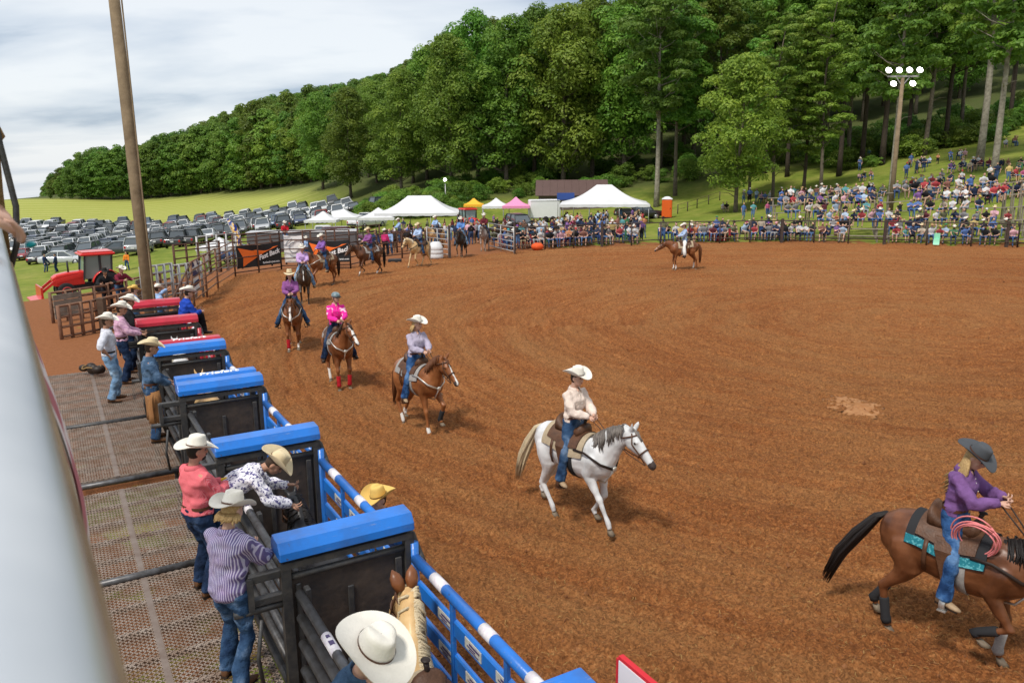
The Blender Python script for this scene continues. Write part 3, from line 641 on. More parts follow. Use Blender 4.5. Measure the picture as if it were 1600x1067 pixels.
BLUE = shader_('chute_blue', worn_fn((.016, .17, .60), (.03, .125, .40), .3)); RED = shader_('chute_red', worn_fn((.50, .022, .045), (.36, .02, .035), .34))
BLACK = mat('black_steel', (0.026, 0.027, 0.03), 0.5, col2=(0.06, 0.055, 0.05), nscale=11, bump=0.2, bscale=40, spec=0.5)
RUBBER = mat('scuffed_rubber', (0.02, 0.02, 0.022), 0.6, col2=(0.085, 0.06, 0.045), nscale=2.6, bump=0.35, bscale=12, detail=8)
GREYPIPE = mat('worn_grey_pipe', (0.115, 0.115, 0.12), 0.42, col2=(0.05, 0.045, 0.042), nscale=9, metal=0.35, spec=0.5)
STICK = mat('sticker_white', (0.75, 0.74, 0.72), 0.5, col2=(0.62, 0.55, 0.62), nscale=26)
STICKD = mat('sticker_print', (0.08, 0.06, 0.14), 0.6)
STICKG = mat('sticker_grey', (0.42, 0.41, 0.36), 0.6, col2=(0.6, 0.6, 0.55), nscale=30)
WHITEP = mat('white_print', (0.8, 0.8, 0.8), 0.6)
def header_mesh(L, w=0.33, h=0.165):
    # rolled steel cover: wide flat facets over the gate's roller
    prof = [(-w/2, 0), (-w/2*0.98, h*0.42), (-w*0.30, h*0.94), (w*0.30, h), (w/2*.98, h*0.45), (w/2, 0)]
    mb = MB(); n = len(prof); rings = [[(x, p[0], p[1]) for p in prof] for x in (0, 0.012, L-0.012, L)]
    rings[0] = [(0, p[0]*.96, p[1]*.97+.002) for p in prof]; rings[3] = [(L, p[0]*.96, p[1]*.97+.002) for p in prof]
    mb.loft(rings, 0, True, False); return mb
def divider(k, y, col, cname, where, text=None, sub=False):
    t = thing('chute_gate', f'chute gate with {cname} cover, {where}', 'chute gate', CH(0, y), CH_A, 'sliding gates between the bucking chutes')
    L = 1.30; z = 2.05
    hb = header_mesh(L).build('cover', col, t, (0, 0, z))
    if text:
        Mx = Matrix.Translation((L*0.55, -0.01, 0.164)) @ Matrix.Rotation(R(2), 4, 'X'); text_obj('lettering', text, 0.17, WHITEP, hb, Mx, 0.004, 1.05, 0.2, 0.004)
    mb = MB()
    for x in (0.05, L-0.05): mb.box((x, -0.1, 1.02), (0.09, 0.09, 2.0), None, 0)
    mb.box((L/2, -0.1, 1.985), (L-.02, 0.10, 0.06), None, 0)
    mb.tube([(0.09, -0.1, 1.86), (L-.09, -0.1, 1.86)], 0.035, 8)
    mb.build('frame', BLACK, t)
    mb = MB(); mb.box((L/2, -0.085, 1.0), (L-.18, 0.03, 1.66)); pn = mb.build('panel', RUBBER, t)
    for x, z0, z1, w in ((L*.50, 0.3, 1.62, .06), (L-.16, .2, 1.78, .07), (.16, .2, 1.78, .05)):
        mb = MB(); mb.box((x, -0.112, (z0+z1)/2), (w, 0.022, z1-z0), None, 0, 0.008); mb.build('slat', BLACK, pn)
    if not sub:
        mb = MB()
        for zz in (1.70, 1.93): mb.box((-0.13, -0.10, zz), (0.30, 0.07, 0.08), None, 0, .01)
        mb.tube([(-0.42, -0.1, 1.62), (0.05, -0.1, 1.62)], 0.035, 8); mb.box((-0.27, -0.1, 1.8), (0.05, 0.12, 0.3), None, 0)
        mb.tube([(-.2, -.17, 1.55), (-.26, -.2, 1.2), (-.23, -.18, .9)], .018, 6)
        mb.build('latch', BLACK, t)
        mb = MB(); mb.tube([(L-.03, -.02, 2.0), (L+.03, -.02, 1.93), (L+.05, -.03, 1.85), (L+.06, -.12, 1.76), (L+.06, -.2, 1.70)], .035, 8); mb.build('bent_pipe', BLACK, t)
    return t
def chute_bay(k, y0, y1, col, cname, where):
    Lb = y1-y0
    # back side of black and worn grey pipes
    t = thing('chute_back_panel', f'back panel of worn grey pipes on the {where} chute, walkway side', 'chute panel', CH(0, y0), CH_A, 'pipe panels along the chute walkway')
    for i, z in enumerate((0.45, 0.72, 0.99, 1.26, 1.52, 1.76)):
        mb = MB(); mb.tube([(0.13, 0.06, z), (0.13, Lb-0.26, z)], 0.045 if i < 5 else 0.042, 10); mb.build('rail', GREYPIPE, t)
        if i == 5 and k in (-1, 0):
            mb = MB(); mb.tube([(0.13, 1.75, z), (0.13, 2.03, z)], 0.045, 12, 0); mb.build('sticker', STICK, t); 
            mb = MB(); mb.box((0.125, 1.86, z+.043), (.04, .06, .008)); mb.box((0.125, 1.96, z+.043), (.03, .04, .008)); mb.build('sticker_print', STICKD, t)
    for yy in (0.08, Lb*.5, Lb-.3):
        mb = MB(); mb.box((0.19, yy, 0.95), (0.05, 0.09, 1.75), None, 0, .008); mb.build('post', BLACK, t)
    # arena side: the swing gate
    g = thing('swing_gate', f'{cname} steel swing gate with stickered rails closing the {where} chute', 'gate', CH(1.30, y0), CH_A, 'swing gates on the arena side of the chutes')
    ya, yb = 0.12, Lb-0.16
    mb = MB(); mb.tube([(0, ya, 1.74), (0, yb, 1.74)], 0.052, 12); tr = mb.build('top_rail', col, g)
    for i, f in enumerate((.18, .46, .80)):
        c = ya+(yb-ya)*f; l = .19 if i % 2 else .25
        mb = MB(); mb.tube([(0, c-l/2, 1.74), (0, c+l/2, 1.74)], 0.055, 12, 0); s = mb.build('sticker', STICK, tr)
    for z, hgt in ((1.43, .17), (1.09, .17), (.75, .16), (.42, .16)):
        mb = MB(); mb.box((0.02, (ya+yb)/2, z), (.05, yb-ya-.02, hgt), None, 0, .015); r_ = mb.build('rail', col, g)
        if z > 1:
            for f in (.16, .36, .56, .76):
                c = ya+(yb-ya)*f; mb = MB(); mb.box((-0.008, c, z+.01), (.008, .30, .10)); mb.build('sticker', STICKG, r_)
                mb = MB(); mb.box((-0.013, c-.03, z+.03), (.006, .19, .018)); mb.box((-0.013, c+.03, z-.0), (.006, .15, .012)); mb.box((-0.013, c-.02, z-.022), (.006, .17, .010)); mb.build('sticker_print', STICKD, r_)
    for yy in (ya, Lb*.36, Lb*.68, yb):
        mb = MB(); mb.box((0.0, yy, .98), (.045, .05 if ya < yy < yb else .085, 1.45), None, 0, .008); mb.build('upright', col, g)
    mb = MB(); mb.tube([(0, yb+.03, 1.9), (0, yb+.03, .25)], .045, 10); mb.build('hinge_post', col, g)
NAMES = ['nearest the camera', 'second from the camera', 'third from the camera', 'fourth from the camera', 'last of the blue ones', 'first of the red ones', 'second of the red ones', 'farthest of all']
divs = [(-1, -CP_, BLUE, 'blue', 'cut off at the bottom edge of the picture', None), (0, 0, BLUE, 'blue', 'nearest fully seen, beside the striped shirt', None), (1, CP_, BLUE, 'blue', 'beside the man in the red shirt', None),
        (2, 2*CP_, BLUE, 'blue', 'third fully seen, lettered cover behind', 'Priefert'), (3, 3*CP_, BLUE, 'blue', 'farthest of the blue ones', None), (4, 4.05*CP_, RED, 'red', 'nearer of the two separate red ones', None), (5, 4.93*CP_, RED, 'red', 'farthest of all by the wooden pole', None)]
for k, y, c, cn, wh, tx in divs: divider(k, y, c, cn, wh)
def second_cover(y, col, cname, where, text):
    t = thing('chute_gate', f'low {cname} steel gate cover lettered in white, {where}', 'chute gate', CH(0, y), CH_A, 'sliding gates between the bucking chutes')
    hb = header_mesh(1.26, .28, .15).build('cover', col, t, (0.03, 0, 2.07))
    Mx = Matrix.Translation((.68, -0.0, 0.147)) @ Matrix.Rotation(R(3), 4, 'X'); text_obj('lettering', text, 0.19, WHITEP, hb, Mx, 0.004, 1.05, 0.15, 0.006)
    mb = MB()
    for x in (0.06, 1.22): mb.box((x, 0, 1.02), (0.08, 0.08, 2.03))
    mb.build('frame', BLACK, t)
second_cover(2*CP_+.40, BLUE, 'blue', 'just behind the third blue gate', 'Priefert')
second_cover(3*CP_+.42, RED, 'red', 'just behind the farthest blue gate', 'Priefert')
bays = [(-2, -2*CP_, -CP_, BLUE, 'blue', 'cut-off front'), (-1, -CP_, 0, BLUE, 'blue', 'palomino'), (0, 0, CP_, BLUE, 'blue', 'black horse'), (1, CP_, 2*CP_, BLUE, 'blue', 'third'), (2, 2*CP_, 3*CP_, BLUE, 'blue', 'fourth'), (4, 3.14*CP_, 4.05*CP_, RED, 'red', 'near red'), (5, 4.05*CP_, 4.93*CP_, RED, 'red', 'far red')]
for b in bays: chute_bay(*b)
# sign at the bottom edge
t = thing('sign_board', 'white sign board with red edge standing at the bottom edge beside a blue cover', 'sign', CH(1.54, -3.14), CH_A)
mb = MB(); mb.box((0, -.45, 1.78), (.03, 1.0, .95), None, 0); mb.build('board', mat('sign_white', (.7, .66, .70), .5), t)
mb = MB(); mb.box((0.01, -.45, 2.27), (.04, 1.02, .025)); mb.box((.01, .07, 1.78), (.04, .025, .95)); mb.build('edge', mat('sign_red', (.55, .02, .03), .5), t)
mb = MB(); mb.box((-.018, -.45, 2.02), (.006, .98, .02)); mb.build('stripe', STICKD, t)
mb = MB(); mb.box((0.0, -.05, .66), (.05, .05, 1.3)); mb.box((0, -.85, .66), (.05, .05, 1.3)); mb.build('stake', BLACK, t)

# ------------------------------------------------------------------ walkway behind the chutes
STEEL = mat('galvanised_dirty', (0.38, 0.315, 0.265), 0.6, col2=(0.22, 0.145, 0.10), nscale=5, metal=0.3)
STEELD = mat('dark_frame', (0.06, 0.058, 0.056), 0.6, col2=(0.12, 0.09, 0.07), nscale=5)
def expanded_mesh(w, l, pitch=0.064, aspect=1.15, th=0.0052):
    """strands of expanded metal as crossing thin bars, clipped to the panel"""
    mb = MB(); dx, dy = pitch*aspect, pitch; sl = dy/dx
    for sgn in (1, -1):
        c = -sl*w if sgn > 0 else 0.0; end = l if sgn > 0 else l+sl*w
        while c < end:
            # line y = c + sgn*sl*x for x in [0,w]
            x0, x1 = 0.0, w; ya, yb = c, c+sgn*sl*w
            if sgn > 0:
                if ya < 0: x0 = -c/sl
                if yb > l: x1 = (l-c)/sl
            else:
                if ya > l: x0 = (c-l)/sl
                if yb < 0: x1 = c/sl
            if x1-x0 > 0.03:
                a = Vector((x0, c+sgn*sl*x0, 0)); b = Vector((x1, c+sgn*sl*x1, 0)); d = (b-a).normalized(); n = Vector((-d.y, d.x, 0))*th; h = Vector((0, 0, .006))
                mb.add([a-n, b-n, b+n, a+n, a-n+h, b-n+h, b+n+h, a+n+h], [(4, 5, 6, 7), (0, 4, 7, 3)[::-1], (0, 1, 5, 4), (2, 3, 7, 6)], 0)
            c += dy
    return mb
PLZ = 0.90
GREYSTR = mat('stringer_steel', (0.20, 0.16, 0.135), 0.6, col2=(0.14, 0.10, 0.08), nscale=5)
def walkway(y0, y1, lab, x0=-1.9, x1=-0.06, dark=False):
    t = thing('walkway_panel', lab, 'walkway panel', CH(x0, y0, PLZ), CH_A, 'metal mesh walkway panels behind the chutes'); w = x1-x0; l = y1-y0
    mb = expanded_mesh(w, l); s = mb.build('mesh', STEEL, t); s['kind'] = 'stuff'
    n = max(2, round(l/0.62))
    for i in range(n+1):
        yy = min(max(l*i/n, .025), l-.025); mb = MB(); mb.box((w/2, yy, -.028), (w, .045, .05)); mb.build('cross_bar', STEEL if not dark else STEELD, t)
    for xx, ww in ((.03, .06), (w/2+.02, .0605), (w-.03, .06)):
        mb = MB(); mb.box((xx, l/2, -.0275 if ww < .0605 else -.018), (ww, l-.002, .047 if ww < .0605 else .05)); mb.build('stringer', GREYSTR if ww > .0602 else STEELD, t)
    for xx in (.06, w-.06):
        for yy in (.1, l-.1):
            mb = MB(); mb.tube([(xx, yy, -.05), (xx, yy, -1.1)], .03, 8); mb.build('leg', STEELD, t)
walkway(-4.4, -.35, 'mesh walkway panel nearest the camera under the striped shirt'); walkway(-.33, 2.52, 'mesh walkway panel the striped shirt man stands on'); walkway(2.62, 5.52, 'mesh walkway panel left of the red shirt man, beyond the grey pipe'); walkway(6.1, 9.05, 'mesh walkway panel under the man in chaps'); walkway(9.2, 13.6, 'darkest and farthest mesh walkway panel, under the white shirt man', dark=True)
def bar(name, a, b, r, m, lab, cat='pipe'):
    mb = MB(); a = Vector(a); b = Vector(b); mb.tube([(0, 0, 0), b-a], r, 10); o = mb.build(name, m, None, a); return tag(o, lab, cat)
bar('grey_pipe', CH(-1.95, 2.57, PLZ+.02), CH(-.05, 2.57, PLZ+.02), .045, GREYPIPE, 'worn grey pipe lying across the walkway joint by the striped shirt man')
bar('black_bar', CH(-1.95, 9.12, PLZ), CH(-.1, 9.12, PLZ), .05, BLACK, 'black bar across the walkway behind the man in chaps')
bar('walkway_beam', CH(-1.9, 6.06, PLZ-.06), CH(-.1, 6.06, PLZ-.06), .045, GREYPIPE, 'grey beam edging the open gap in the walkway')

# ------------------------------------------------------------------ stand railing close to the camera
SIL = mat('brushed_aluminium', (0.62, 0.64, 0.66), 0.38, col2=(0.5, 0.53, 0.56), nscale=3, metal=0.55)
WOODT = mat('weathered_board', (0.36, 0.25, 0.15), 0.8, col2=(0.24, 0.16, 0.095), nscale=4, bump=0.3, bscale=20)
RAIL_A = CH_A+R(2.7)
def RAIL(x, y, z=0.0):
    """along the stand's railing, from a point beside the camera"""
    o = CH(-1.5, -6.2); return o+Vector((x*math.cos(RAIL_A)-y*math.sin(RAIL_A), x*math.sin(RAIL_A)+y*math.cos(RAIL_A), z))
t = thing('stand_railing', 'out-of-focus silver handrail with wooden board running along the left edge', 'railing', RAIL(0, -2.0, 0), RAIL_A)
mb = MB(); mb.tube([(-.012, 0, 5.265), (-.012, 8.6, 5.265)], .052, 20); mb.build('handrail', SIL, t)
mb = MB(); mb.box((-.045, 4.3, 5.03), (.022, 8.6, .36), None, 0, .004); mb.build('panel', SIL, t)
mb = MB(); mb.box((.04, 4.3, 5.03), (.04, 8.6, .2), None, 0, .006); mb.build('board', WOODT, t)
for yy in (1.2, 4.85, 8.4):
    mb = MB(); mb.box((-.005, yy, 4.6), (.07, .09, 1.3), None, 0, .006); mb.build('post', WOODT, t)
def drape():
    mb = MB(); nu, nv = 60, 18; rows = []
    for j in range(nv+1):
        w = j/nv; row = []
        for i in range(nu+1):
            u = i/nu; y = 1.5+1.0*u; fold = .03*math.sin(u*21+1)*w**.7+.02*math.sin(u*47)*w
            row.append(RAIL(.068+.035*math.sin(w*2.4)+fold*.6, y+fold*.5, 4.985-(.50-.12*math.sin(u*3.1))*w))
        rows.append(row)
    back = [[p-Vector((.004, .002, 0)) for p in r] for r in rows]
    mb.loft(rows, 0, False, True, False); mb.loft([r[::-1] for r in back], 0, False, True, False)
    def fn(t_, b):
        L = t_.links.new; co = N(t_, 'ShaderNodeTexCoord').outputs['Object']; mpp = N(t_, 'ShaderNodeMapping'); mpp.inputs['Rotation'].default_value = (R(20), 0, R(-30)); L(co, mpp.inputs[0])
        wv = N(t_, 'ShaderNodeTexWave', i_Scale=1.6, i_Distortion=.8, bands_direction='Y'); L(mpp.outputs[0], wv.inputs['Vector']); rp = ramp(t_, [(.62, (.72, .66, .67)), (.78, (.45, .17, .2))]); L(wv.outputs[0], rp.inputs[0]); L(rp.outputs[0], b.inputs['Base Color'])
    tag(mb.build('draped_cloth', shader('striped_cloth', fn)), 'white cloth with pink stripes hanging over the outside of the near railing', 'cloth')
drape()
t = thing('rope_post', 'wooden post with jute rope knot and dark cable at the upper left edge', 'post', RAIL(.0, 3.25, 4.3), RAIL_A)
mb = MB(); mb.box((0, 0, .9), (.07, .07, 3.0), None, 0, .006); mb.build('post', WOODT, t)
ROPE = mat('jute_rope', (.30, .19, .08), .95, col2=(.2, .12, .05), nscale=40, bump=.6, bscale=60)
mb = MB()
for i in range(3): mb.tube([(.05*math.cos(a)+.0, .05*math.sin(a), 1.30+.03*i+.01*math.sin(a*2)) for a in [k*math.pi/5 for k in range(11)]], .013, 6)
mb.tube([(.05, 0, 1.34), (.075, -.02, 1.37), (.085, -.01, 1.33), (.06, 0, 1.30), (.05, .01, 1.1), (.045, .01, .8)], .014, 6); mb.build('rope', ROPE, t)
mb = MB(); mb.tube([(.055, -.03, 2.1), (.06, -.03, 1.6), (.075, -.03, 1.3), (.10, -.03, 1.05), (.085, -.03, .9), (.05, -.03, .8)], .012, 6); mb.tube([(.03, -.03, 1.75), (.10, -.1, 1.68)], .007, 5); mb.build('cable', BLACK, t)

# ------------------------------------------------------------------ pipe fences
RUST = mat('rusty_pipe', (0.115, 0.052, 0.032), 0.8, col2=(0.06, 0.032, 0.024), nscale=5, spec=.3)
RUSTL = mat('worn_rust_pipe', (0.24, 0.125, 0.075), 0.7, col2=(0.13, 0.06, 0.036), nscale=5, spec=.3)
DKPIPE = mat('dark_pipe', (0.045, 0.036, 0.032), 0.7, col2=(0.08, 0.05, 0.04), nscale=5)
GALV = mat('galvanised_pipe', (0.42, 0.42, 0.42), 0.5, col2=(0.30, 0.29, 0.28), nscale=6, metal=.4)
def fence(a, b, zs, npost, label, m, group=None, r=.03, pr=.045, ph=None, name='pipe_fence', cat='fence', follow=True):
    a = Vector((a[0], a[1], 0)); b = Vector((b[0], b[1], 0)); a.z = h1(a.x, a.y); b.z = h1(b.x, b.y); d = b-a
    t = thing(name, label, cat, a, 0, group); ph = ph or zs[-1]+.03
    for z in zs:
        mb = MB(); mb.tube([Vector((0, 0, z)), d+Vector((0, 0, z))], r, 6); mb.build('rail', m, t)
    for i in range(npost):
        f = i/(npost-1) if npost > 1 else 0; p = d*f; mb = MB(); mb.tube([p+Vector((0, 0, -.25)), p+Vector((0, 0, ph))], pr, 7); mb.build('post', m, t)
    return t
far = ARENA[9:15]
fn_ = ['first stretch of rusty arena fence right of the open gate', 'rusty arena fence in front of the crowd left of the lone rider', 'rusty arena fence behind the lone rider on the sorrel', 'rusty arena fence below the slope, left of the floodlight pole', 'rusty arena fence at the far right in front of the bleachers', 'arena fence beyond the right edge']
for i in range(len(far)): fence(far[i], (ARENA[10+i]), (.32, 1.5), 4, fn_[i], DKPIPE, 'arena fence before the crowd', .035, .05, 1.56)
# heavier posts on that fence
for i, px in enumerate((940, 1220, 1380, 1570)):
    y = {940: 385, 1220: 379, 1380: 381, 1570: 386}[px]; p = un(px, y); mb = MB(); mb.box((0, 0, .8), (.16, .16, 1.75), None, 0, .01); tag(mb.build('fence_post', DKPIPE, None, (p.x, p.y-.12, 0)), f'thick dark post of the far arena fence, {ordinal(i)} from the left', 'post', 'thick posts of the far fence')
# gate end and the silver swung-open gates
def panel_gate(a, b, zs, label, m, name='gate', npost=2, arch=False, pr=.035):
    t = fence(a, b, zs, npost, label, m, None, .028, pr, None, name, 'gate'); return t
panel_gate(un(803, 398), un(764, 388), (.2, .5, .8, 1.1, 1.4, 1.7), 'open silver pipe gate with red signs beside the seated crowd', GALV, npost=3)
panel_gate(un(668, 398), un(701, 403), (.2, .5, .8, 1.1, 1.4, 1.7), 'silver pipe gate behind the white barrel cover', GALV, npost=3)
for p, lab in ((un(703, 403), 'dark gate post beside the black horse'), (un(804, 397), 'dark gate post at the right end of the silver gate')):
    mb = MB(); mb.box((0, 0, .95), (.13, .13, 2.0)); tag(mb.build('gate_post', DKPIPE, None, p), lab, 'post')
fence(un(590, 408), un(665, 399), (.25, 1.0, 1.55), 3, 'rusty three-rail fence behind the palomino rider', RUST, None, .035, .05)
fence(un(548, 419), un(590, 408), (.2, .6, 1.0, 1.4, 1.8), 3, 'dark rail panel right of the second banner', DKPIPE)
fence(un(440, 421), un(548, 419), (.2, .6, 1.1, 1.6, 2.1), 4, 'rusty fence carrying the white poster and the right banner', RUST)
fence(un(368, 431), un(440, 421), (.15, .9, 1.7, 2.1), 3, 'rusty fence carrying the left black and orange banner', RUST)
fence(un(341, 449), un(368, 431), (.2, .5, .8, 1.1, 1.4, 1.75), 2, 'worn pipe gate in the left corner before the banner', RUSTL)
sf = fence(un(304, 479), un(341, 449), (.25, .55, .85, 1.15, 1.45, 1.8), 3, 'rusty fence with two small posters at the left corner', RUSTL, None, .035, .05)
fence((-9.35, 21.3), un(304, 479), (.25, .6, 1.0, 1.4, 1.75), 5, 'rusty fence between the far red chute and the posters', RUST)
# pens behind
PEN = [((66, 25.6), (137, 27), 'nearest rusty pen fence at the left, before the tractor', (.1, .42, .76, 1.12)), ((137, 27), (236, 30), 'pen fence running from the thick post towards the wooden pole', (.1, .42, .76, 1.14)),
       ((56, 28.6), (150, 30.5), 'pen fence the man in black leans on by the tractor', (.3, .58, .85, 1.1)), ((150, 30.5), (262, 34.5), 'pen fence the man in maroon leans on', (.3, .58, .85, 1.15)),
       ((262, 40), (335, 46), 'dark pen fence behind the poster fence', (.3, .7, 1.1, 1.5, 1.8)), ((255, 33.2), (303, 34.6), 'silver pen gate right of the wooden pole', (.3, .7, 1.1, 1.5)), ((300, 46), (362, 48), 'tall grey loading gate behind the corner gate', (.3, .8, 1.3, 1.8, 2.3)),
       ((345, 52), (440, 54), 'rail fence behind the left banner', (.4, 1.0, 1.6, 2.1)), ((440, 54), (590, 60), 'rail fence behind the right banner', (.4, 1.0, 1.6, 2.1)), ((206, 31.8), (256, 33.2), 'silver rails left of the wooden pole', (.3, .8, 1.3, 1.6)), ((590, 56), (690, 62), 'inner rusty fence of the warm-up pen behind the palomino', (.4, 1.0, 1.5))]
def Y_(y): return y < 32
for (a, ya), (b, yb), lab, zs in PEN:
    p = on(a, ya); q = on(b, yb); fence(p, q, zs, 5, lab, GALV if 'silver' in lab or 'grey' in lab else (RUSTL if Y_(ya) else RUST), None, .042 if Y_(ya) else .035, .06)
p = on(137, 26.85); mb = MB(); mb.box((0, 0, .55), (.24, .2, 1.3), None, 0, .02); tag(mb.build('timber_post', mat('old_timber', (.12, .075, .05), .9, col2=(.07, .045, .03), nscale=4, bump=.5, bscale=10), None, p), 'thick old timber post joining two pen fences', 'post')
def plank_panel(px0, px1, Y, lab):
    p = on(px0, Y); q = on(px1, Y+1); t = thing('plank_panel', lab, 'plank panel', p); d = q-p
    for i in range(4):
        z = .25+.225*i; mb = MB(); mb.beam(Vector((0, 0, z)), d+Vector((0, 0, z)), .04, .2); mb.build('plank', mat('grey_plank', (.27, .23, .19), .9, col2=(.16, .13, .10), nscale=3, bump=.4, bscale=15), t)
plank_panel(60, 106, 28.5, 'weathered grey plank boards on the pen fence below the tractor'); plank_panel(196, 212, 32.3, 'short weathered plank boards on the pen fence left of the pole')

# ------------------------------------------------------------------ banners and posters
BANB = mat('banner_black', (.018, .018, .02), .55, bump=.3, bscale=3); BANO = mat('banner_orange', (.85, .16, .02), .55); BANW = mat('banner_white', (.78, .77, .76), .6, bump=.25, bscale=3)
def banner(a, b, z0, z1, label, draw, base=BANB, off=-.07):
    """flat sheet tied to a fence from point a to point b, slightly billowed"""
    a = Vector(a); b = Vector(b); a.z = b.z = 0; d = b-a; L = d.length; ang = math.atan2(d.y, d.x); t = thing('banner', label, 'banner', a, ang)
    mb = MB(); nu, nv = 24, 8
    def P(u, w): return Vector((u*L, off-.03*math.sin(u*9+w*3)-.02*math.sin(w*5+u*4), z0+(z1-z0)*w-.05*math.sin(math.pi*u)*w*w))
    rows = [[P(i/nu, j/nv) for i in range(nu+1)] for j in range(nv+1)]; mb.loft(rows, 0, False, True, False)
    mb.loft([[p+Vector((0, .012, 0)) for p in r][::-1] for r in rows], 0, False, True, False); mb.build('sheet', base, t)
    draw(t, P, L, z1-z0); return t
def fastback(t, P, L, H):
    mb = MB()
    poly = [(.03, .90), (.34, .74), (.94, .84), (.62, .62), (.45, .42), (.11, .06), (.13, .45)]
    tri = [(0, 1, 6), (1, 2, 3), (1, 3, 4), (1, 4, 6), (4, 5, 6)]
    mb.add([P(u, w)+Vector((0, -.02, 0)) for u, w in poly], tri, 0); o = mb.build('orange_flash', BANO, t)
    o.modifiers.new('s', 'SOLIDIFY').thickness = .004
    Mx = Matrix.Translation(P(.70, .50)+Vector((0, -.05, 0))) @ Matrix.Rotation(R(90), 4, 'X') @ Matrix.Rotation(R(13), 4, 'Z'); text_obj('lettering', 'Fast Back', H*.30, WHITEP, t, Mx, .003, 1.0, .25, .012)
    Mx = Matrix.Translation(P(.74, .14)+Vector((0, -.05, 0))) @ Matrix.Rotation(R(90), 4, 'X'); text_obj('small_lettering', 'fastbackropes.com', H*.12, WHITEP, t, Mx, .003, 1.0, .1, .003)
banner(un(371, 430), un(440, 421), .34, 1.52, 'black banner with orange flash and white lettering, left and fully seen', fastback)
banner(un(484, 420), un(548, 419), .36, 1.55, 'black banner with orange flash partly hidden behind the purple rider', fastback)
def poster_round(t, P, L, H):
    mb = MB(); c = P(.5, .55); 
    for r0, r1 in ((.34, .30), (.2, .17)):
        n = 28; vs = [c+Vector((math.cos(2*math.pi*i/n)*r*H, -.03, math.sin(2*math.pi*i/n)*r*H)) for r in (r0, r1) for i in range(n)]; mb.add(vs, [(i, (i+1) % n, n+(i+1) % n, n+i) for i in range(n)])
    mb.build('emblem_ring', mat('emblem_grey', (.3, .32, .36), .6), t)
banner(un(447, 420), un(478, 420), .35, 1.85, 'white poster with round grey emblem between the two black banners', poster_round, BANW)
def poster_blocks(t, P, L, H):
    mb = MB()
    for w0, w1 in ((.8, .95), (.52, .68), (.22, .36)): mb.add([P(u, w)+Vector((0, -.02, 0)) for u, w in ((.06, w0), (.94, w0), (.94, w1), (.06, w1))], [(0, 1, 2, 3)])
    mb.build('print_band', mat('print_navy', (.03, .03, .10), .6), t)
pa = un(304, 479); pb = un(341, 449); pd = pb-pa
banner(pa+pd*.05, pa+pd*.32, .45, 1.8, 'white poster with dark blue print on the left corner fence', poster_blocks, BANW, .06)
def poster_green(t, P, L, H):
    mb = MB(); mb.add([P(u, w)+Vector((0, -.02, 0)) for u, w in ((.45, .05), (.97, .05), (.97, .55), (.45, .55))], [(0, 1, 2, 3)]); mb.build('green_print', mat('print_green', (.25, .45, .06), .6), t)
    mb = MB(); mb.add([P(u, w)+Vector((0, -.02, 0)) for u, w in ((.03, .1), (.35, .1), (.35, .8), (.03, .8))], [(0, 1, 2, 3)]); mb.build('pink_print', mat('print_pink', (.65, .3, .32), .6), t)
banner(pa+pd*.5, pa+pd*.75, .95, 1.75, 'small poster with green and pink print on the left corner fence', poster_green, BANW, .06)
# ------------------------------------------------------------------ poles and floodlights
POLE = mat('pole_timber', (.27, .20, .125), .9, col2=(.16, .115, .07), nscale=2.5, bump=.6, bscale=8, detail=8)
mb = MB(); mb.tube([(0, 0, -.5), (-.06, 0, 5), (-.13, 0, 14)], [.17, .155, .12], 14)
mb.box((.13, -.08, 5), (.03, .03, 9.5)); tag(mb.build('utility_pole', POLE, None, (-10.05, 21.9, 0)), 'tall weathered wooden pole behind the farthest red chute', 'pole')
LAMP = emis('floodlight_glow', (1, .97, .88), 9)
def floodpole(px, base, top, Y, lab, n_up, n_dn, span, wood=True):
    p = on(px, Y); ztop = und(px, top, Y).z-p.z; t = thing('floodlight_pole', lab, 'light pole', p)
    mb = MB(); mb.tube([(0, 0, -.5), (0, 0, ztop)], [.2, .13] if wood else [.09, .06], 12); mb.build('pole', POLE if wood else GALV, t)
    if span:
        mb = MB(); mb.box((0, 0, ztop+.1), (span, .1, .12)); mb.beam((0, 0, ztop-.6), (.5, 0, ztop+.05), .06, .06); mb.beam((0, 0, ztop-.6), (-.5, 0, ztop+.05), .06, .06); mb.build('cross_arm', GALV, t)
    lamps = [((i/(max(n_up-1, 1))-.5)*span if n_up > 1 else 0, ztop+.5) for i in range(n_up)]+[((i-.5)*span*.62, ztop-.45) for i in range(n_dn)]
    for x, z in lamps:
        mb = MB(); M = Matrix.Rotation(R(-25), 3, 'X'); c = Vector((x, -.1, z))
        rings = [[c+M @ Vector((r*math.cos(2*math.pi*i/14), y, r*math.sin(2*math.pi*i/14))) for i in range(14)] for y, r in ((.28, .07), (.18, .16), (.0, .24), (-.06, .26))]
        mb.loft(rings); h = mb.build('lamp_housing', GALV, t); mb = MB(); mb.loft([[c+M @ Vector((r*math.cos(2*math.pi*i/14), y, r*math.sin(2*math.pi*i/14))) for i in range(14)] for y, r in ((-.062, .215), (-.075, .12))]); mb.build('lens', LAMP, h)
floodpole(1394, 335, 122, 62, 'tall wooden pole with six lit floodlights above the crowd', 4, 2, 2.3)
floodpole(696, 318, 287, 112, 'slim metal pole with one lit floodlight behind the left tent', 1, 0, 0, False)
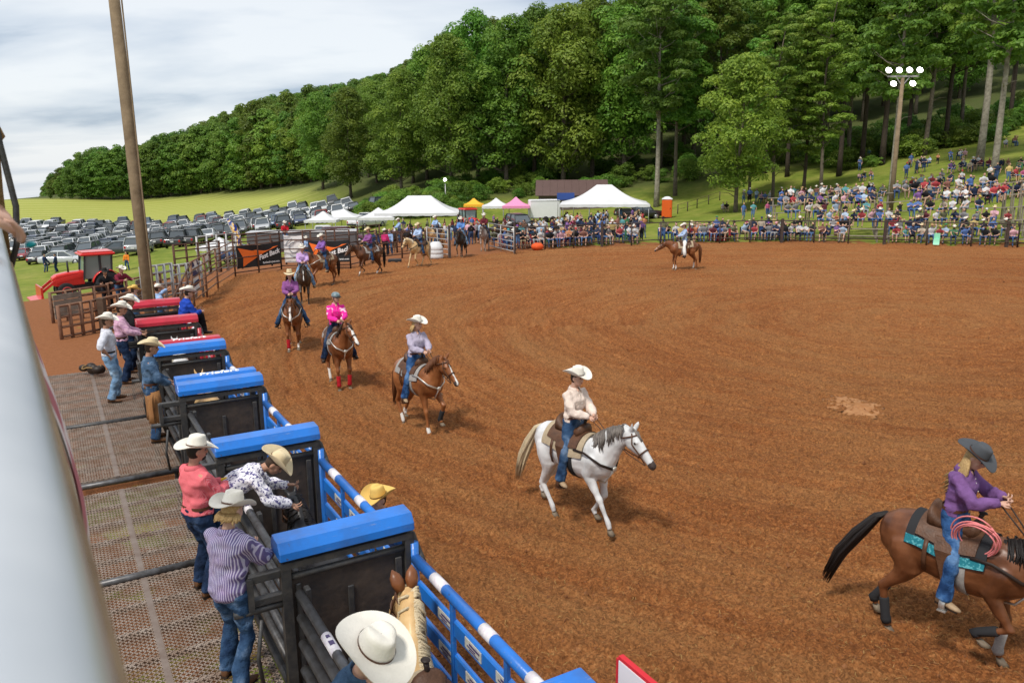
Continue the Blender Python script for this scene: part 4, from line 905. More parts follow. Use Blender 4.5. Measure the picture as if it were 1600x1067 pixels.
# ------------------------------------------------------------------ people
SKIN = [mat('skin_fair', (0.56, 0.33, 0.24), 0.55, noise=.12, nscale=30, spec=.35), mat('skin_tan', (0.42, 0.22, 0.14), 0.55, noise=.12, nscale=30, spec=.35), mat('skin_ruddy', (0.50, 0.24, 0.17), 0.55, noise=.15, nscale=30, spec=.35)]
EYE = mat('eye_dark', (.03, .02, .015), .3); LIP = mat('lip', (.38, .13, .11), .6)
HAIR = {'brown': mat('hair_brown', (.06, .032, .018), .6, col2=(.03, .017, .01), nscale=60, bump=.5, bscale=90), 'blond': mat('hair_blond', (.50, .34, .15), .55, col2=(.33, .2, .08), nscale=60, bump=.5, bscale=90), 'black': mat('hair_black', (.015, .012, .01), .55, bump=.5, bscale=90)}
def denim_fn(c1, c2, c3):
    def fn(t, b):
        L = t.links.new; co = N(t, 'ShaderNodeTexCoord').outputs['Object']; n = noise(t, 5.5, 4, co, .55); r = ramp(t, [(.35, c1), (.52, c2), (.68, c3)]); L(n.outputs[0], r.inputs[0]); L(r.outputs[0], b.inputs['Base Color'])
        bp = N(t, 'ShaderNodeBump', i_Strength=.9, i_Distance=.03); L(noise(t, 17, 4, co).outputs[0], bp.inputs['Height']); L(bp.outputs[0], b.inputs['Normal'])
    return fn
JEAN = {'mid': shader('denim_mid', denim_fn((.014, .032, .075), (.032, .07, .14), (.12, .18, .28))), 'dark': shader('denim_dark', denim_fn((.008, .015, .035), (.015, .03, .07), (.045, .075, .14))), 'light': shader('denim_light', denim_fn((.10, .19, .32), (.19, .31, .46), (.33, .45, .58))), 'black': shader('denim_black', denim_fn((.01, .01, .012), (.016, .016, .02), (.03, .03, .035))), 'bright': shader('denim_bright', denim_fn((.012, .035, .10), (.03, .085, .21), (.11, .21, .38)))}
LEATHER = mat('boot_leather', (.16, .075, .032), .5, col2=(.09, .04, .018), nscale=14); LEATHERD = mat('boot_dark', (.035, .022, .016), .5, noise=.3, nscale=14); BOOTL = mat('boot_light', (.36, .25, .15), .65, col2=(.22, .15, .09), nscale=14); BELT = mat('belt_leather', (.09, .035, .018), .5); BUCKLE = mat('buckle', (.6, .55, .42), .3, metal=.9)
def hatm(n, c, v=.12): return mat('hat_'+n, c, .8, noise=v, nscale=12, bump=.15, bscale=120, spec=.15)
HATS = {'white': hatm('white', (.74, .70, .62)), 'straw': hatm('straw', (.68, .56, .36)), 'yellow': hatm('yellow', (.72, .48, .14)), 'grey': hatm('grey', (.075, .08, .088)), 'black': hatm('black', (.02, .019, .018)), 'tan': hatm('tan', (.45, .30, .15))}
def ik(a, tgt, l1, l2, hint):
    a = Vector(a); t = Vector(tgt); d = t-a; L = min(d.length, (l1+l2)*.998); L = max(L, abs(l1-l2)*1.02); d.normalize(); e = a+d*L
    c = (l1*l1+L*L-l2*l2)/(2*l1*L); c = max(-1, min(1, c)); h = Vector(hint)-d*Vector(hint).dot(d)
    if h.length < 1e-4: h = d.orthogonal()
    h.normalize(); return a+d*(l1*c)+h*(l1*math.sqrt(max(0, 1-c*c))), e
def ring(c, a, b, n=14, sq=1.0):
    out = []
    for j in range(n):
        x, y = math.cos(2*math.pi*j/n), math.sin(2*math.pi*j/n)
        if sq != 1.0: x = math.copysign(abs(x)**sq, x); y = math.copysign(abs(y)**sq, y)
        out.append(c+a*x+b*y)
    return out
def hat_meshes(brim=.105, crown=.118, curl=.07, dip=.02, rx=.104, ry=.084, crease=.035):
    """cowboy hat sitting on z=0: brim with rolled sides, creased crown, band"""
    mb = MB(); n = 40; rings = []; K = 9
    def br(phi, t):
        sx, cx = abs(math.sin(phi)), math.cos(phi); X = (rx+brim*t*1.02)*cx; k = t**1.4; up = curl*sx**2.4*k; Y = (ry+brim*t*(1-.28*sx**2*k))*math.sin(phi)
        return Vector((X, Y, up-dip*k*(cx*cx)*(1.0 if cx > 0 else .7)))
    for off in (0, -.006):
        rows = [[br(2*math.pi*j/n, i/K)+Vector((0, 0, off)) for j in range(n)] for i in range(K+1)]
        if off: rows = [r[::-1] for r in rows]
        mb.loft(rows, 0, False, True)
    mb.loft([[br(2*math.pi*j/n, 1) for j in range(n)], [br(2*math.pi*j/n, 1.0)+Vector((0, 0, -.006)) for j in range(n)]], 0, False, True)
    rows = []
    def top(x, y):   # creased top surface
        c = crown*(1+.10*(x/rx))-.0; c -= crease*math.exp(-(y/.024)**2)*(.55+.45*(-x/rx)); c -= .022*max(0, x/rx)**2*math.exp(-((abs(y)-.05)/.025)**2)*2.2; return c
    for i in range(6):
        t = i/5; s = 1-.19*t**1.5; pz = t
        rows.append([Vector(((rx*s*(1-.05*t))*math.cos(a), ry*s*(1-.16*t*max(0, math.cos(a))**2)*math.sin(a), pz*top(rx*s*math.cos(a)*.9, ry*s*math.sin(a))*.97)) for a in [2*math.pi*j/n for j in range(n)]])
    for i in range(1, 6):
        s = .81*(1-i/5*.98); rows.append([Vector((rx*s*math.cos(a), ry*s*math.sin(a)*(1-.16*max(0, math.cos(a))**2), top(rx*s*math.cos(a), ry*s*math.sin(a))+.006*(1-(1-i/5)**2))) for a in [2*math.pi*j/n for j in range(n)]])
    mb.loft(rows, 0, False, True)
    bd = MB(); bd.loft([[Vector(((rx*1.012)*math.cos(a), ry*1.012*math.sin(a), z)) for a in [2*math.pi*j/n for j in range(n)]] for z in (.004, .018)], 0, False, True)
    return mb.mesh('hat'), bd.mesh('hat_band')
HATV = {'std': hat_meshes(), 'wide': hat_meshes(.118, .125, .085, .012), 'flat': hat_meshes(.115, .115, .045, .03), 'punch': hat_meshes(.11, .12, .03, .035, crease=.02)}
def add_hat(parent, col, M, kind='std', band=True):
    ms = HATV[kind]; me = ms[0].copy(); me.materials.clear(); me.materials.append(HATS[col]); o = link('hat', me, parent); o.matrix_local = M
    if band:
        mb = ms[1].copy(); mb.materials.clear(); mb.materials.append(BELT if col != 'black' else HATS['grey']); b = link('hat_band', mb, o)
    return o
def hand(mb, w, d, n, curl=.7, m=0, s=1.0, side=1):
    """palm at wrist w pointing along d, palm normal n; five separate bent fingers"""
    d = d.normalized(); n = (n-d*n.dot(d)).normalized(); x = d.cross(n)*side
    mb.loft([ring(w+d*a*s, x*(b*s), n*(c*s), 8) for a, b, c in ((-.03, .022, .02), (0, .026, .018), (.04, .039, .016), (.082, .041, .014), (.092, .036, .011))], m)
    for i, (o, l) in enumerate(((-.031, .058), (-.011, .070), (.010, .074), (.030, .068))):
        p = w+d*.085*s+x*(o*s); dd = d.copy(); pts = [p-d*.02*s, p]
        for k in range(3):
            dd = (dd*math.cos(curl*.8)-n*math.sin(curl*.8)).normalized(); nn = x.cross(dd); p = p+dd*(l*s*(.46, .32, .22)[k]); pts.append(p); n_loc = nn
            d_, n = dd, (n if k == 2 else n)
            nrm = dd.cross(x); n2 = nrm if nrm.dot(n) > 0 else -nrm; n = n2
        n = (n0 := (Vector(nn) if False else n)); mb.tube(pts, [.0085*s, .0088*s, .0082*s, .0075*s, .005*s], 6, m)
        n = -(x*side).cross(d).normalized() if False else (x.cross(d) if x.cross(d).dot(n) > 0 else -x.cross(d)); n.normalize()
    n = x.cross(d); 
    p = w+d*.02*s-x*(.026*s); q = p+(d*.6-x*.75)*.035*s; mb.tube([p, q, q+(d*.9-x*.15-n*0.2*side)*.03*s, q+(d*.95-n*.35*side)*.05*s], [.013*s, .0115*s, .0095*s, .006*s], 6, m)
TOR = [(-.13, .075, .09), (-.07, .112, .158), (0, .118, .168), (.08, .104, .150), (.17, .102, .146), (.27, .114, .162), (.36, .118, .174), (.43, .103, .170), (.475, .08, .13), (.51, .058, .075)]
def make_person(name, label, loc, rz, pose, look, vox=.016, group=None, cat='person'):
    """facing +X. pose: pelvis, lean, side, twist, head(yaw,pitch), lh, rh, lf, rf (+ optional hints)"""
    t = thing(name, label, cat, loc, rz, group); S = pose.get('scale', 1.0); fat = look.get('fat', 1.0); fem = look.get('fem', False)
    t.scale = (S, S, S)
    pel = Vector(pose.get('pelvis', (0, 0, .95))); lean = pose.get('lean', 0); side = pose.get('side', 0); tw = pose.get('twist', 0)
    Rm = Matrix.Rotation(lean, 3, 'Y') @ Matrix.Rotation(side, 3, 'X'); Rp = Matrix.Rotation(lean*.35, 3, 'Y') @ Matrix.Rotation(side*.4, 3, 'X')
    Rc = Rm @ Matrix.Rotation(tw, 3, 'Z')
    def spine(tt):
        # pelvis keeps nearer upright than the chest
        f = max(0, min(1, (tt+.05)/.4)); z = Vector((0, 0, 1)); 
        if tt <= 0: return pel + Rp @ Vector((0, 0, tt)), Rp
        n = 6; p = pel.copy()
        for i in range(n): a = (i+.5)/n*tt; ff = max(0, min(1, (a+.05)/.3)); M = Rp.lerp(Rc, ff) ; p = p + (M @ z).normalized()*(tt/n)
        return p, Rp.lerp(Rc, f).normalized() if hasattr(Matrix, 'normalized') else Rp.lerp(Rc, f)
    def trings(infl, t0, t1, stomach=True):
        out = []
        for (tt, a, b) in TOR:
            if tt < t0-1e-6 or tt > t1+1e-6: continue
            c, M = spine(tt); b2 = b*(fat if tt < .4 else 1)*(.93 if fem and tt > .1 else 1); a2 = a*(fat if tt < .4 else 1)
            off = (.012 if .2 < tt < .4 and not fem else (.028 if fem and .24 < tt < .4 else 0)) + (fat-1)*.12*(1 if .0 < tt < .3 else 0)
            out.append(ring(c+M @ Vector((off, 0, 0)), M @ Vector((a2+infl, 0, 0)), M @ Vector((0, b2+infl, 0)), 18, .88))
        return out
    cN, Mc = spine(.50); sh = {}; hip = {}
    sw = .178 if not fem else .158
    for s, k in ((1, 'l'), (-1, 'r')):
        c, M = spine(.435); sh[k] = c+M @ Vector((0, s*sw, 0)); hip[k] = pel+Rp @ Vector((0, s*.088, -.03))
    defh = {'l': (.18, .25, .85), 'r': (.18, -.25, .85)}; H = {}; E = {}; K = {}; A = {}
    for s, k in ((1, 'l'), (-1, 'r')):
        ht = Vector(pose.get(k+'h', defh[k])); eh = pose.get(k+'e', (-.5, s*.6, -.5)); E[k], H[k] = ik(sh[k], ht, .285, .255, eh)
        ft = Vector(pose.get(k+'f', (0, s*.11, .09))); kh = pose.get(k+'k', (1, s*.1, 0)); K[k], A[k] = ik(hip[k], ft, .43, .42, kh)
    hy, hp = pose.get('head', (0, 0)); Mh = (Matrix.Rotation(hy, 3, 'Z') @ Matrix.Rotation(hp, 3, 'Y')) if pose.get('headabs', True) else Mc @ Matrix.Rotation(hy, 3, 'Z') @ Matrix.Rotation(hp, 3, 'Y')
    hc = cN + Mc @ Vector((.012, 0, .075)) + Mh @ Vector((.02, 0, .115))
    skin = SKIN[look.get('skin', 0)]
    def arm(mb, k, infl, end=1.0, loose=0):
        w = E[k].lerp(H[k], end); mb.tube([sh[k]+(spine(.40)[0]-sh[k])*.35, sh[k], sh[k].lerp(E[k], .5), E[k], E[k].lerp(w, .35), w], [.06+infl, .062+infl, .050+infl+loose, .042+infl+loose, .042+infl+loose, .030+infl+loose*.4], 10)
    def leg(mb, k, infl, flare=0.0, end=1.0):
        s = 1 if k == 'l' else -1; a = K[k].lerp(A[k], end)
        mb.tube([hip[k]+Vector((0, 0, .05)), hip[k]-Vector((0, 0, .02)), hip[k].lerp(K[k], .4), hip[k].lerp(K[k], .8), K[k], K[k].lerp(a, .3), K[k].lerp(a, .7), a], [.088*fat+infl, .092*fat+infl, .082*fat+infl, .062+infl, .058+infl, .058+infl, .048+infl+flare*.6, .042+infl+flare], 12)
    # ---- body: one continuous skin
    mb = MB(); mb.loft(trings(-.008, -1, 1))
    mb.loft([ring(cN+(hc-cN)*f+Mh @ Vector((-.008, 0, 0)), Mh @ Vector((r, 0, 0)), Mh @ Vector((0, r, 0)), 12) for f, r in ((-.35, .062), (0, .056), (.3, .053), (.6, .054), (.9, .05))])
    for k in 'lr': arm(mb, k, -.004); leg(mb, k, -.012)
    HD = [(-.118, .052, .018, .016), (-.108, .045, .042, .036), (-.085, .028, .066, .052), (-.05, .014, .083, .063), (-.01, .004, .093, .071), (.03, -.002, .098, .075), (.065, -.004, .094, .072), (.095, -.006, .077, .06), (.113, -.006, .05, .04), (.12, -.006, .015, .012)]
    mb.loft([ring(hc+Mh @ Vector((cx, 0, z)), Mh @ Vector((a, 0, 0)), Mh @ Vector((0, b, 0)), 18) for z, cx, a, b in HD])
    hd = lambda x, y, z: hc+Mh @ Vector((x, y, z))
    mb.tube([hd(.086, 0, .03), hd(.104, 0, -.005), hd(.116, 0, -.028), hd(.098, 0, -.04)], [.010, .012, .017, .012], 8)
    mb.ell(hd(.088, 0, .035), (.02, .05, .012), 8, 6, 0, Mh); mb.ell(hd(.088, 0, -.066), (.018, .028, .016), 8, 6, 0, Mh)
    for s in (1, -1): mb.ell(hd(-.004, s*.076, -.012), (.022, .012, .034), 8, 6, 0, Mh); mb.ell(hd(.06, s*.042, -.03), (.028, .024, .026), 8, 6, 0, Mh)
    me = remesh(mb, min(vox, .0125) if vox < .02 else vox*.8, 'body', [skin, EYE, LIP], 2); body = None
    ex = MB()
    if vox < .03:
        for s in (1, -1):
            ex.ell(hd(.083, s*.034, .008), (.011, .014, .008), 8, 6, 1, Mh); ex.ell(hd(.091, s*.035, .026), (.007, .02, .004), 6, 4, 1, Mh)
        ex.ell(hd(.096, 0, -.062), (.011, .025, .006), 8, 6, 2, Mh)
    cV, MV = spine(.49); ex.ell(cV+MV @ Vector((.062, 0, -.018)), (.034, .034, .05), 8, 6, 0, MV)
    for s, k in ((1, 'l'), (-1, 'r')):
        d = H[k]-E[k]; d.normalize(); hdv = Vector(pose.get(k+'hd', d)); hn = Vector(pose.get(k+'hn', (0, s*.3, 1))); hand(ex, H[k], hdv, hn, pose.get('curl', .75), 0, 1.0 if not fem else .92, s)
    bm = bmesh.new(); bm.from_mesh(me); m2 = ex.mesh('x'); bm.from_mesh(m2); bm.to_mesh(me); bm.free(); bpy.data.meshes.remove(m2); me.polygons.foreach_set('use_smooth', [True]*len(me.polygons))
    body = link('body', me, t)
    # ---- shirt
    sm = look['shirt']; mb = MB(); t0 = look.get('hem', -.0); mb.loft(trings(.016 if not look.get('loose') else .026, t0, .52)); se = look.get('sleeve', 1.0)
    for k in 'lr': arm(mb, k, .016, se if se < 1 else .97, .014)
    link('shirt', remesh(mb, vox, 'shirt', [sm], 3, .030 if vox < .03 else 0, 8), t)
    mb = MB(); c, M = spine(.505)
    for zz, rr in ((0, .074), (.022, .07)): pass
    def cpt(th, r, z): return c+M @ Vector((r*math.cos(th)*1.0, r*math.sin(th), z))
    A_ = [R(24+312*i/22) for i in range(23)]; fr = lambda th: max(0, math.cos(th))
    rows = [[cpt(th, .064, .012) for th in A_], [cpt(th, .072, .04-.012*fr(th)) for th in A_], [cpt(th, .079, .038-.014*fr(th)) for th in A_], [cpt(th, .100+.012*fr(th), -.012-.05*fr(th)**3) for th in A_], [cpt(th, .092, -.02-.03*fr(th)) for th in A_]]
    mb.loft(rows, 0, False, True, False); mb.build('collar', sm, t)
    if vox < .02:       # buttoned front and pocket flaps
        mb = MB(); pr_ = []
        for tt in (.02, .12, .22, .32, .40, .445):
            if tt < t0: continue
            cc_, M_ = spine(tt); aa = np.interp(tt, [x[0] for x in TOR], [x[1] for x in TOR])*(fat if tt < .4 else 1); off = (.012 if .2 < tt < .4 and not fem else (.028 if fem and .24 < tt < .4 else 0))+(fat-1)*.12*(1 if 0 < tt < .3 else 0); pr_.append((cc_+M_ @ Vector((aa+off+(.024 if not look.get('loose') else .034), 0, 0)), M_ @ Vector((0, .015, 0))))
        mb.loft([[p-w, p+w] for p, w in pr_], 0, False, True, False); o_ = mb.build('placket', sm, t); o_.modifiers.new('s', 'SOLIDIFY').thickness = .006
        mb = MB()
        for p, w in pr_: mb.ell(p+w.cross(Vector((0, 0, 1))).normalized()*.004, (.007, .007, .007), 6, 4)
        mb.build('buttons', STICKG, o_)
    if se >= 1 and vox < .03:
        for k in 'lr':
            d = (H[k]-E[k]).normalized(); mb = MB(); mb.tube([H[k]-d*.06, H[k]-d*.055, H[k]-d*.004, H[k]], [.036, .042, .041, .035], 12); mb.build('cuff', sm, t)
    # ---- jeans
    jm = look['jeans']; mb = MB(); mb.loft(trings(.014, -1, .081))
    for k in 'lr': leg(mb, k, .014, look.get('flare', .022), 1.06)
    link('jeans', remesh(mb, vox, 'jeans', [jm], 3, .032 if vox < .03 else 0, 7), t)
    if look.get('belt', True) and t0 >= -.02:
        mb = MB(); rr = []
        for tt in (.062, .098):
            c, M = spine(tt); rr.append(ring(c+M @ Vector(((fat-1)*.12, 0, 0)), M @ Vector((.104*fat+.024, 0, 0)), M @ Vector((0, .150*fat+.024, 0)), 24, .88))
        mb.loft(rr, 0, False); b = mb.build('belt', look.get('beltm', BELT), t)
        c, M = spine(.08); mb = MB(); mb.box(c+M @ Vector((.104*fat+.027+(fat-1)*.12, 0, 0)), (.012, .075, .055), M, 0, .004); mb.build('buckle', BUCKLE, b)
    # ---- boots
    bmt = look.get('boots', LEATHER)
    for s, k in ((1, 'l'), (-1, 'r')):
        yaw = pose.get(k+'y', s*.18); pt = pose.get(k+'p', 0.0); Mf = Matrix.Rotation(yaw, 3, 'Z') @ Matrix.Rotation(pt, 3, 'Y'); a = A[k]; f = lambda x, y, z: a+Mf @ Vector((x, y, z))
        mb = MB(); mb.loft([ring(f(x, 0, z), Mf @ Vector((0, w, 0)), Mf @ Vector((0, 0, h)), 10, .85) for x, z, w, h in ((-.075, -.045, .02, .03), (-.065, -.04, .034, .045), (-.02, -.03, .038, .055), (.04, -.045, .041, .04), (.10, -.058, .045, .028), (.155, -.064, .036, .021), (.195, -.068, .014, .013))])
        mb.tube([a+(K[k]-a).normalized()*.2, a+(K[k]-a).normalized()*.08, f(-.015, 0, -.02)], [.05, .047, .042], 12)
        o = mb.build('boot', bmt, t); mb = MB(); mb.box(f(-.052, 0, -.077), (.05, .06, .026), Mf); mb.box(f(.07, 0, -.087), (.2, .075, .010), Mf); mb.build('sole', LEATHERD, o)
    # ---- hair and hat
    hm = HAIR[look.get('hair', 'brown')]; mb = MB()
    for z, a, b in ((-.075, .052, .058), (-.04, .075, .074), (0, .085, .0785), (.04, .097, .082), (.08, .087, .072), (.11, .055, .045), (.124, .018, .015)): pass
    mb.loft([ring(hd(-.022+(.016 if z > .03 else 0), 0, z), Mh @ Vector((a, 0, 0)), Mh @ Vector((0, b, 0)), 16) for z, a, b in ((-.078, .048, .052), (-.05, .07, .068), (0, .082, .0765), (.04, .094, .081), (.08, .086, .074), (.108, .058, .048), (.126, .016, .014))]); ho = mb.build('hair', hm, t)
    if look.get('long'):
        g = random.Random(len(label)); mb = MB(); cB, MB_ = spine(.3)
        for i in range(26):
            a = R(100+160*i/25); p0 = hd(.085*math.cos(a), .08*math.sin(a), -.02); out = Mh @ Vector((math.cos(a), math.sin(a), 0)); l = look['long']*g.uniform(.75, 1.1); wind = Vector(look.get('wind', (0, 0, 0)))
            p1 = p0+out*.03+Vector((0, 0, -.35*l)); p2 = p1+out*.015+Vector((0, 0, -.4*l))+wind*.4*l-Mc @ Vector((.02, 0, 0)); p3 = p2+Vector((0, 0, -.3*l))+wind*.7*l+Vector((g.uniform(-.03, .03), g.uniform(-.03, .03), 0)); mb.tube([p0, p1, p2, p3], [.014, .018, .014, .003], 5)
        mb.build('long_hair', hm, ho)
    if look.get('beard'):
        mb = MB(); mb.ell(hd(.06, 0, -.082), (.045, .05, .035), 10, 6, 0, Mh); mb.ell(hd(.1, 0, -.047), (.012, .034, .009), 8, 5, 0, Mh); mb.build('beard', hm, ho)
    if look.get('hat'):
        kd = look.get('hatk', 'std'); tilt = look.get('tilt', .06); Mx = Matrix.Translation(hd(.0, 0, .055)) @ (Mh.to_4x4() @ Matrix.Rotation(tilt, 4, 'Y')) @ Matrix.Scale(look.get('hats', 1.03), 4); add_hat(t, look['hat'], Mx, kd, look.get('band', True))
    if look.get('helmet'):
        mb = MB(); mb.loft([ring(hd(cx, 0, z), Mh @ Vector((a, 0, 0)), Mh @ Vector((0, b, 0)), 18) for z, cx, a, b in ((.02, -.01, .112, .098), (.05, -.005, .125, .107), (.09, -.005, .112, .098), (.125, -.005, .078, .068), (.14, -.005, .02, .02))]); h_ = mb.build('helmet', mat('helmet_teal', (.06, .12, .15), .3, col2=(.3, .35, .36), nscale=8), t)
        mb = MB(); mb.loft([[hd(.09+.07*f*math.cos(a), .1*math.sin(a)*(1-.1*f), .035-.01*f) for a in [R(-70+140*i/12) for i in range(13)]] for f in (0, 1)], 0, False, True, False); v = mb.build('peak', LEATHERD, h_); v.modifiers.new('s', 'SOLIDIFY').thickness = .006
        mb = MB(); mb.tube([hd(.02, .09, .02), hd(.03, .07, -.08), hd(.05, 0, -.125), hd(.03, -.07, -.08), hd(.02, -.09, .02)], .007, 6); mb.build('chin_strap', LEATHERD, h_)
    t['_j'] = 0; del t['_j']
    return t, dict(H=H, E=E, K=K, A=A, hip=hip, hc=hc, pel=pel, spine=spine, sh=sh)
def stripe_fn(base, line, scale, axis='Y', rot=0):
    def fn(t, b):
        L = t.links.new; co = N(t, 'ShaderNodeTexCoord').outputs['Object']; mpp = N(t, 'ShaderNodeMapping'); mpp.inputs['Rotation'].default_value = (0, 0, rot); L(co, mpp.inputs[0])
        wv = N(t, 'ShaderNodeTexWave', i_Scale=scale, i_Distortion=.5, bands_direction=axis); L(mpp.outputs[0], wv.inputs['Vector']); rp = ramp(t, [(.55, base), (.75, line)]); L(wv.outputs[0], rp.inputs[0])
        n = noise(t, 6, 4, co); c = mixc(t, .25, rp.outputs[0], n.outputs['Color'], 'SOFT_LIGHT'); L(c, b.inputs['Base Color']); bp = N(t, 'ShaderNodeBump', i_Strength=.5, i_Distance=.02); L(noise(t, 13, 4, co).outputs[0], bp.inputs['Height']); L(bp.outputs[0], b.inputs['Normal'])
    return fn
def check_fn(c1, c2, c3, scale):
    def fn(t, b):
        L = t.links.new; co = N(t, 'ShaderNodeTexCoord').outputs['Object']; f = []
        for ax in ('Z', 'Y'):
            wv = N(t, 'ShaderNodeTexWave', i_Scale=scale, i_Distortion=.6, bands_direction=ax); L(co, wv.inputs['Vector']); f.append(wv.outputs[0])
        a = ramp(t, [(.4, c1), (.6, c2)]); L(f[0], a.inputs[0]); bb = ramp(t, [(.45, (0, 0, 0)), (.6, (1, 1, 1))]); L(f[1], bb.inputs[0]); m_ = N(t, 'ShaderNodeMath', operation='MULTIPLY'); L(bb.outputs[0], m_.inputs[0]); m_.inputs[1].default_value = .5
        L(mixc(t, m_.outputs[0], a.outputs[0], c3), b.inputs['Base Color']); bp = N(t, 'ShaderNodeBump', i_Strength=.5, i_Distance=.02); L(noise(t, 13, 4, co).outputs[0], bp.inputs['Height']); L(bp.outputs[0], b.inputs['Normal'])
    return fn
def speck_fn(c1, c2, scale, thr=.52):
    def fn(t, b):
        L = t.links.new; co = N(t, 'ShaderNodeTexCoord').outputs['Object']; n = noise(t, scale, 2, co); rp = ramp(t, [(thr, c1), (thr+.05, c2)]); L(n.outputs[0], rp.inputs[0]); L(rp.outputs[0], b.inputs['Base Color']); bp = N(t, 'ShaderNodeBump', i_Strength=.5, i_Distance=.02); L(noise(t, 13, 4, co).outputs[0], bp.inputs['Height']); L(bp.outputs[0], b.inputs['Normal'])
    return fn
SH = dict(peach=cloth('shirt_peach', (.80, .66, .57)), purple=cloth('shirt_purple', (.19, .09, .25)), lilacgrey=cloth('shirt_lilac_grey', (.47, .42, .53)), white=cloth('shirt_white', (.66, .67, .74)), red=shader('shirt_red_check', check_fn((.60, .05, .08), (.66, .12, .14), (.72, .32, .34), 42)), stripe=shader('shirt_stripe', stripe_fn((.13, .10, .22), (.44, .40, .52), 17, 'Y')), paisley=shader('shirt_paisley', speck_fn((.74, .72, .77), (.10, .09, .22), 34)),
          denim=shader('shirt_denim', denim_fn((.03, .06, .11), (.06, .11, .19), (.13, .20, .30))), pinkplaid=shader('shirt_pink_plaid', check_fn((.55, .30, .42), (.66, .45, .55), (.4, .2, .35), 9)), black=cloth('shirt_black', (.018, .018, .02)), maroon=cloth('shirt_maroon', (.22, .025, .05)), blue=cloth('shirt_royal_blue', (.02, .07, .45)), pink=shader('shirt_pink', speck_fn((.80, .03, .30), (.85, .55, .66), 7, .56)), plaidp=shader('shirt_purple_plaid', check_fn((.10, .04, .18), (.28, .12, .36), (.35, .08, .12), 10)), lilac=cloth('shirt_lilac', (.55, .36, .66)), violet=cloth('shirt_violet', (.24, .12, .40)), paleblue=cloth('shirt_pale_blue', (.40, .52, .74)), midblue=cloth('shirt_mid_blue', (.12, .26, .58)), ltblue=cloth('shirt_sky', (.33, .48, .75)), dmaroon=cloth('shirt_dark_maroon', (.13, .02, .03)), hotpink=cloth('shirt_hot_pink', (.70, .05, .22)), orange=cloth('vest_orange', (.85, .25, .03)), crimson=cloth('shirt_crimson', (.45, .015, .025)), navy=cloth('shirt_navy', (.03, .05, .12)))
# ------------------------------------------------------------------ horses
def coat(name, c1, c2, c3, white=None):
    def fn(t, b):
        L = t.links.new; b.inputs['Roughness'].default_value = .38; b.inputs['Specular IOR Level'].default_value = .35; co = N(t, 'ShaderNodeTexCoord').outputs['Object']; n = noise(t, 3.2, 5, co, .55); r = ramp(t, [(.34, c1), (.5, c2), (.68, c3)]); L(n.outputs[0], r.inputs[0]); L(r.outputs[0], b.inputs['Base Color'])
        bp = N(t, 'ShaderNodeBump', i_Strength=.12, i_Distance=.02); L(noise(t, 20, 4, co).outputs[0], bp.inputs['Height']); L(bp.outputs[0], b.inputs['Normal'])
    return shader('coat_'+name, fn)
COAT = {'grey': coat('grey', (.44, .435, .43), (.62, .615, .61), (.70, .69, .68)), 'bay': coat('bay', (.075, .026, .011), (.125, .044, .017), (.19, .072, .03)), 'sorrel': coat('sorrel', (.16, .055, .018), (.24, .085, .028), (.33, .125, .042)), 'chestnut': coat('chestnut', (.12, .042, .016), (.185, .064, .022), (.26, .095, .034)), 'dark': coat('dark', (.022, .014, .010), (.04, .024, .016), (.07, .04, .026)), 'palomino': coat('palomino', (.45, .28, .12), (.58, .39, .19), (.68, .50, .28)), 'black': coat('black', (.012, .011, .012), (.02, .019, .02), (.035, .033, .034)), 'buckskin': coat('buckskin', (.42, .24, .10), (.56, .36, .16), (.66, .46, .24)), 'roan': coat('roan', (.20, .16, .14), (.30, .25, .22), (.42, .36, .33)), 'brown': coat('brown', (.06, .024, .012), (.10, .04, .018), (.16, .065, .028))}
WHITEH = mat('coat_white', (.74, .71, .66), .55, noise=.15, nscale=10); HOOF = mat('hoof', (.20, .155, .105), .6, col2=(.11, .08, .055), nscale=8); DKNOSE = mat('muzzle', (.05, .035, .03), .6)
MANE = {'black': mat('mane_black', (.014, .011, .010), .5, bump=.5, bscale=90), 'dark': mat('mane_dark', (.045, .022, .013), .5, noise=.3, bump=.5, bscale=90), 'flaxen': mat('mane_flaxen', (.62, .50, .32), .6, noise=.25, bump=.5, bscale=90), 'red': mat('mane_red', (.14, .05, .018), .55, noise=.25, bump=.5, bscale=90), 'greymix': mat('mane_grey', (.075, .065, .06), .55, col2=(.22, .19, .165), nscale=6), 'white': mat('mane_white', (.68, .62, .5), .6, noise=.2)}
SADL = mat('saddle_leather', (.115, .052, .026), .5, col2=(.065, .03, .016), nscale=9, bump=.3, bscale=50); SADT = mat('saddle_tan', (.30, .15, .06), .5, col2=(.2, .095, .04), nscale=9, bump=.3, bscale=50); STRAP = mat('tack_leather', (.085, .038, .02), .5); STRAPD = mat('tack_dark', (.025, .016, .012), .5); TACKS = mat('tack_silver', (.62, .60, .55), .35, metal=.7); FELT = mat('pad_felt', (.42, .33, .22), .9, noise=.25, nscale=20); PADB = mat('pad_black', (.02, .02, .022), .85); PADG = mat('pad_grey', (.35, .33, .31), .9, noise=.3, nscale=20); TEAL = shader('pad_teal', speck_fn((.02, .16, .20), (.10, .34, .38), 30)); STIRR = mat('stirrup_metal', (.55, .54, .52), .35, metal=.7)
BODY = [(-.80, 1.20, .10, .09), (-.75, 1.19, .20, .17), (-.64, 1.185, .275, .245), (-.48, 1.185, .315, .285), (-.30, 1.175, .315, .285), (-.10, 1.13, .315, .295), (.12, 1.10, .325, .295), (.32, 1.115, .35, .265), (.46, 1.14, .345, .24), (.58, 1.14, .30, .22), (.68, 1.13, .22, .17), (.73, 1.12, .12, .10)]
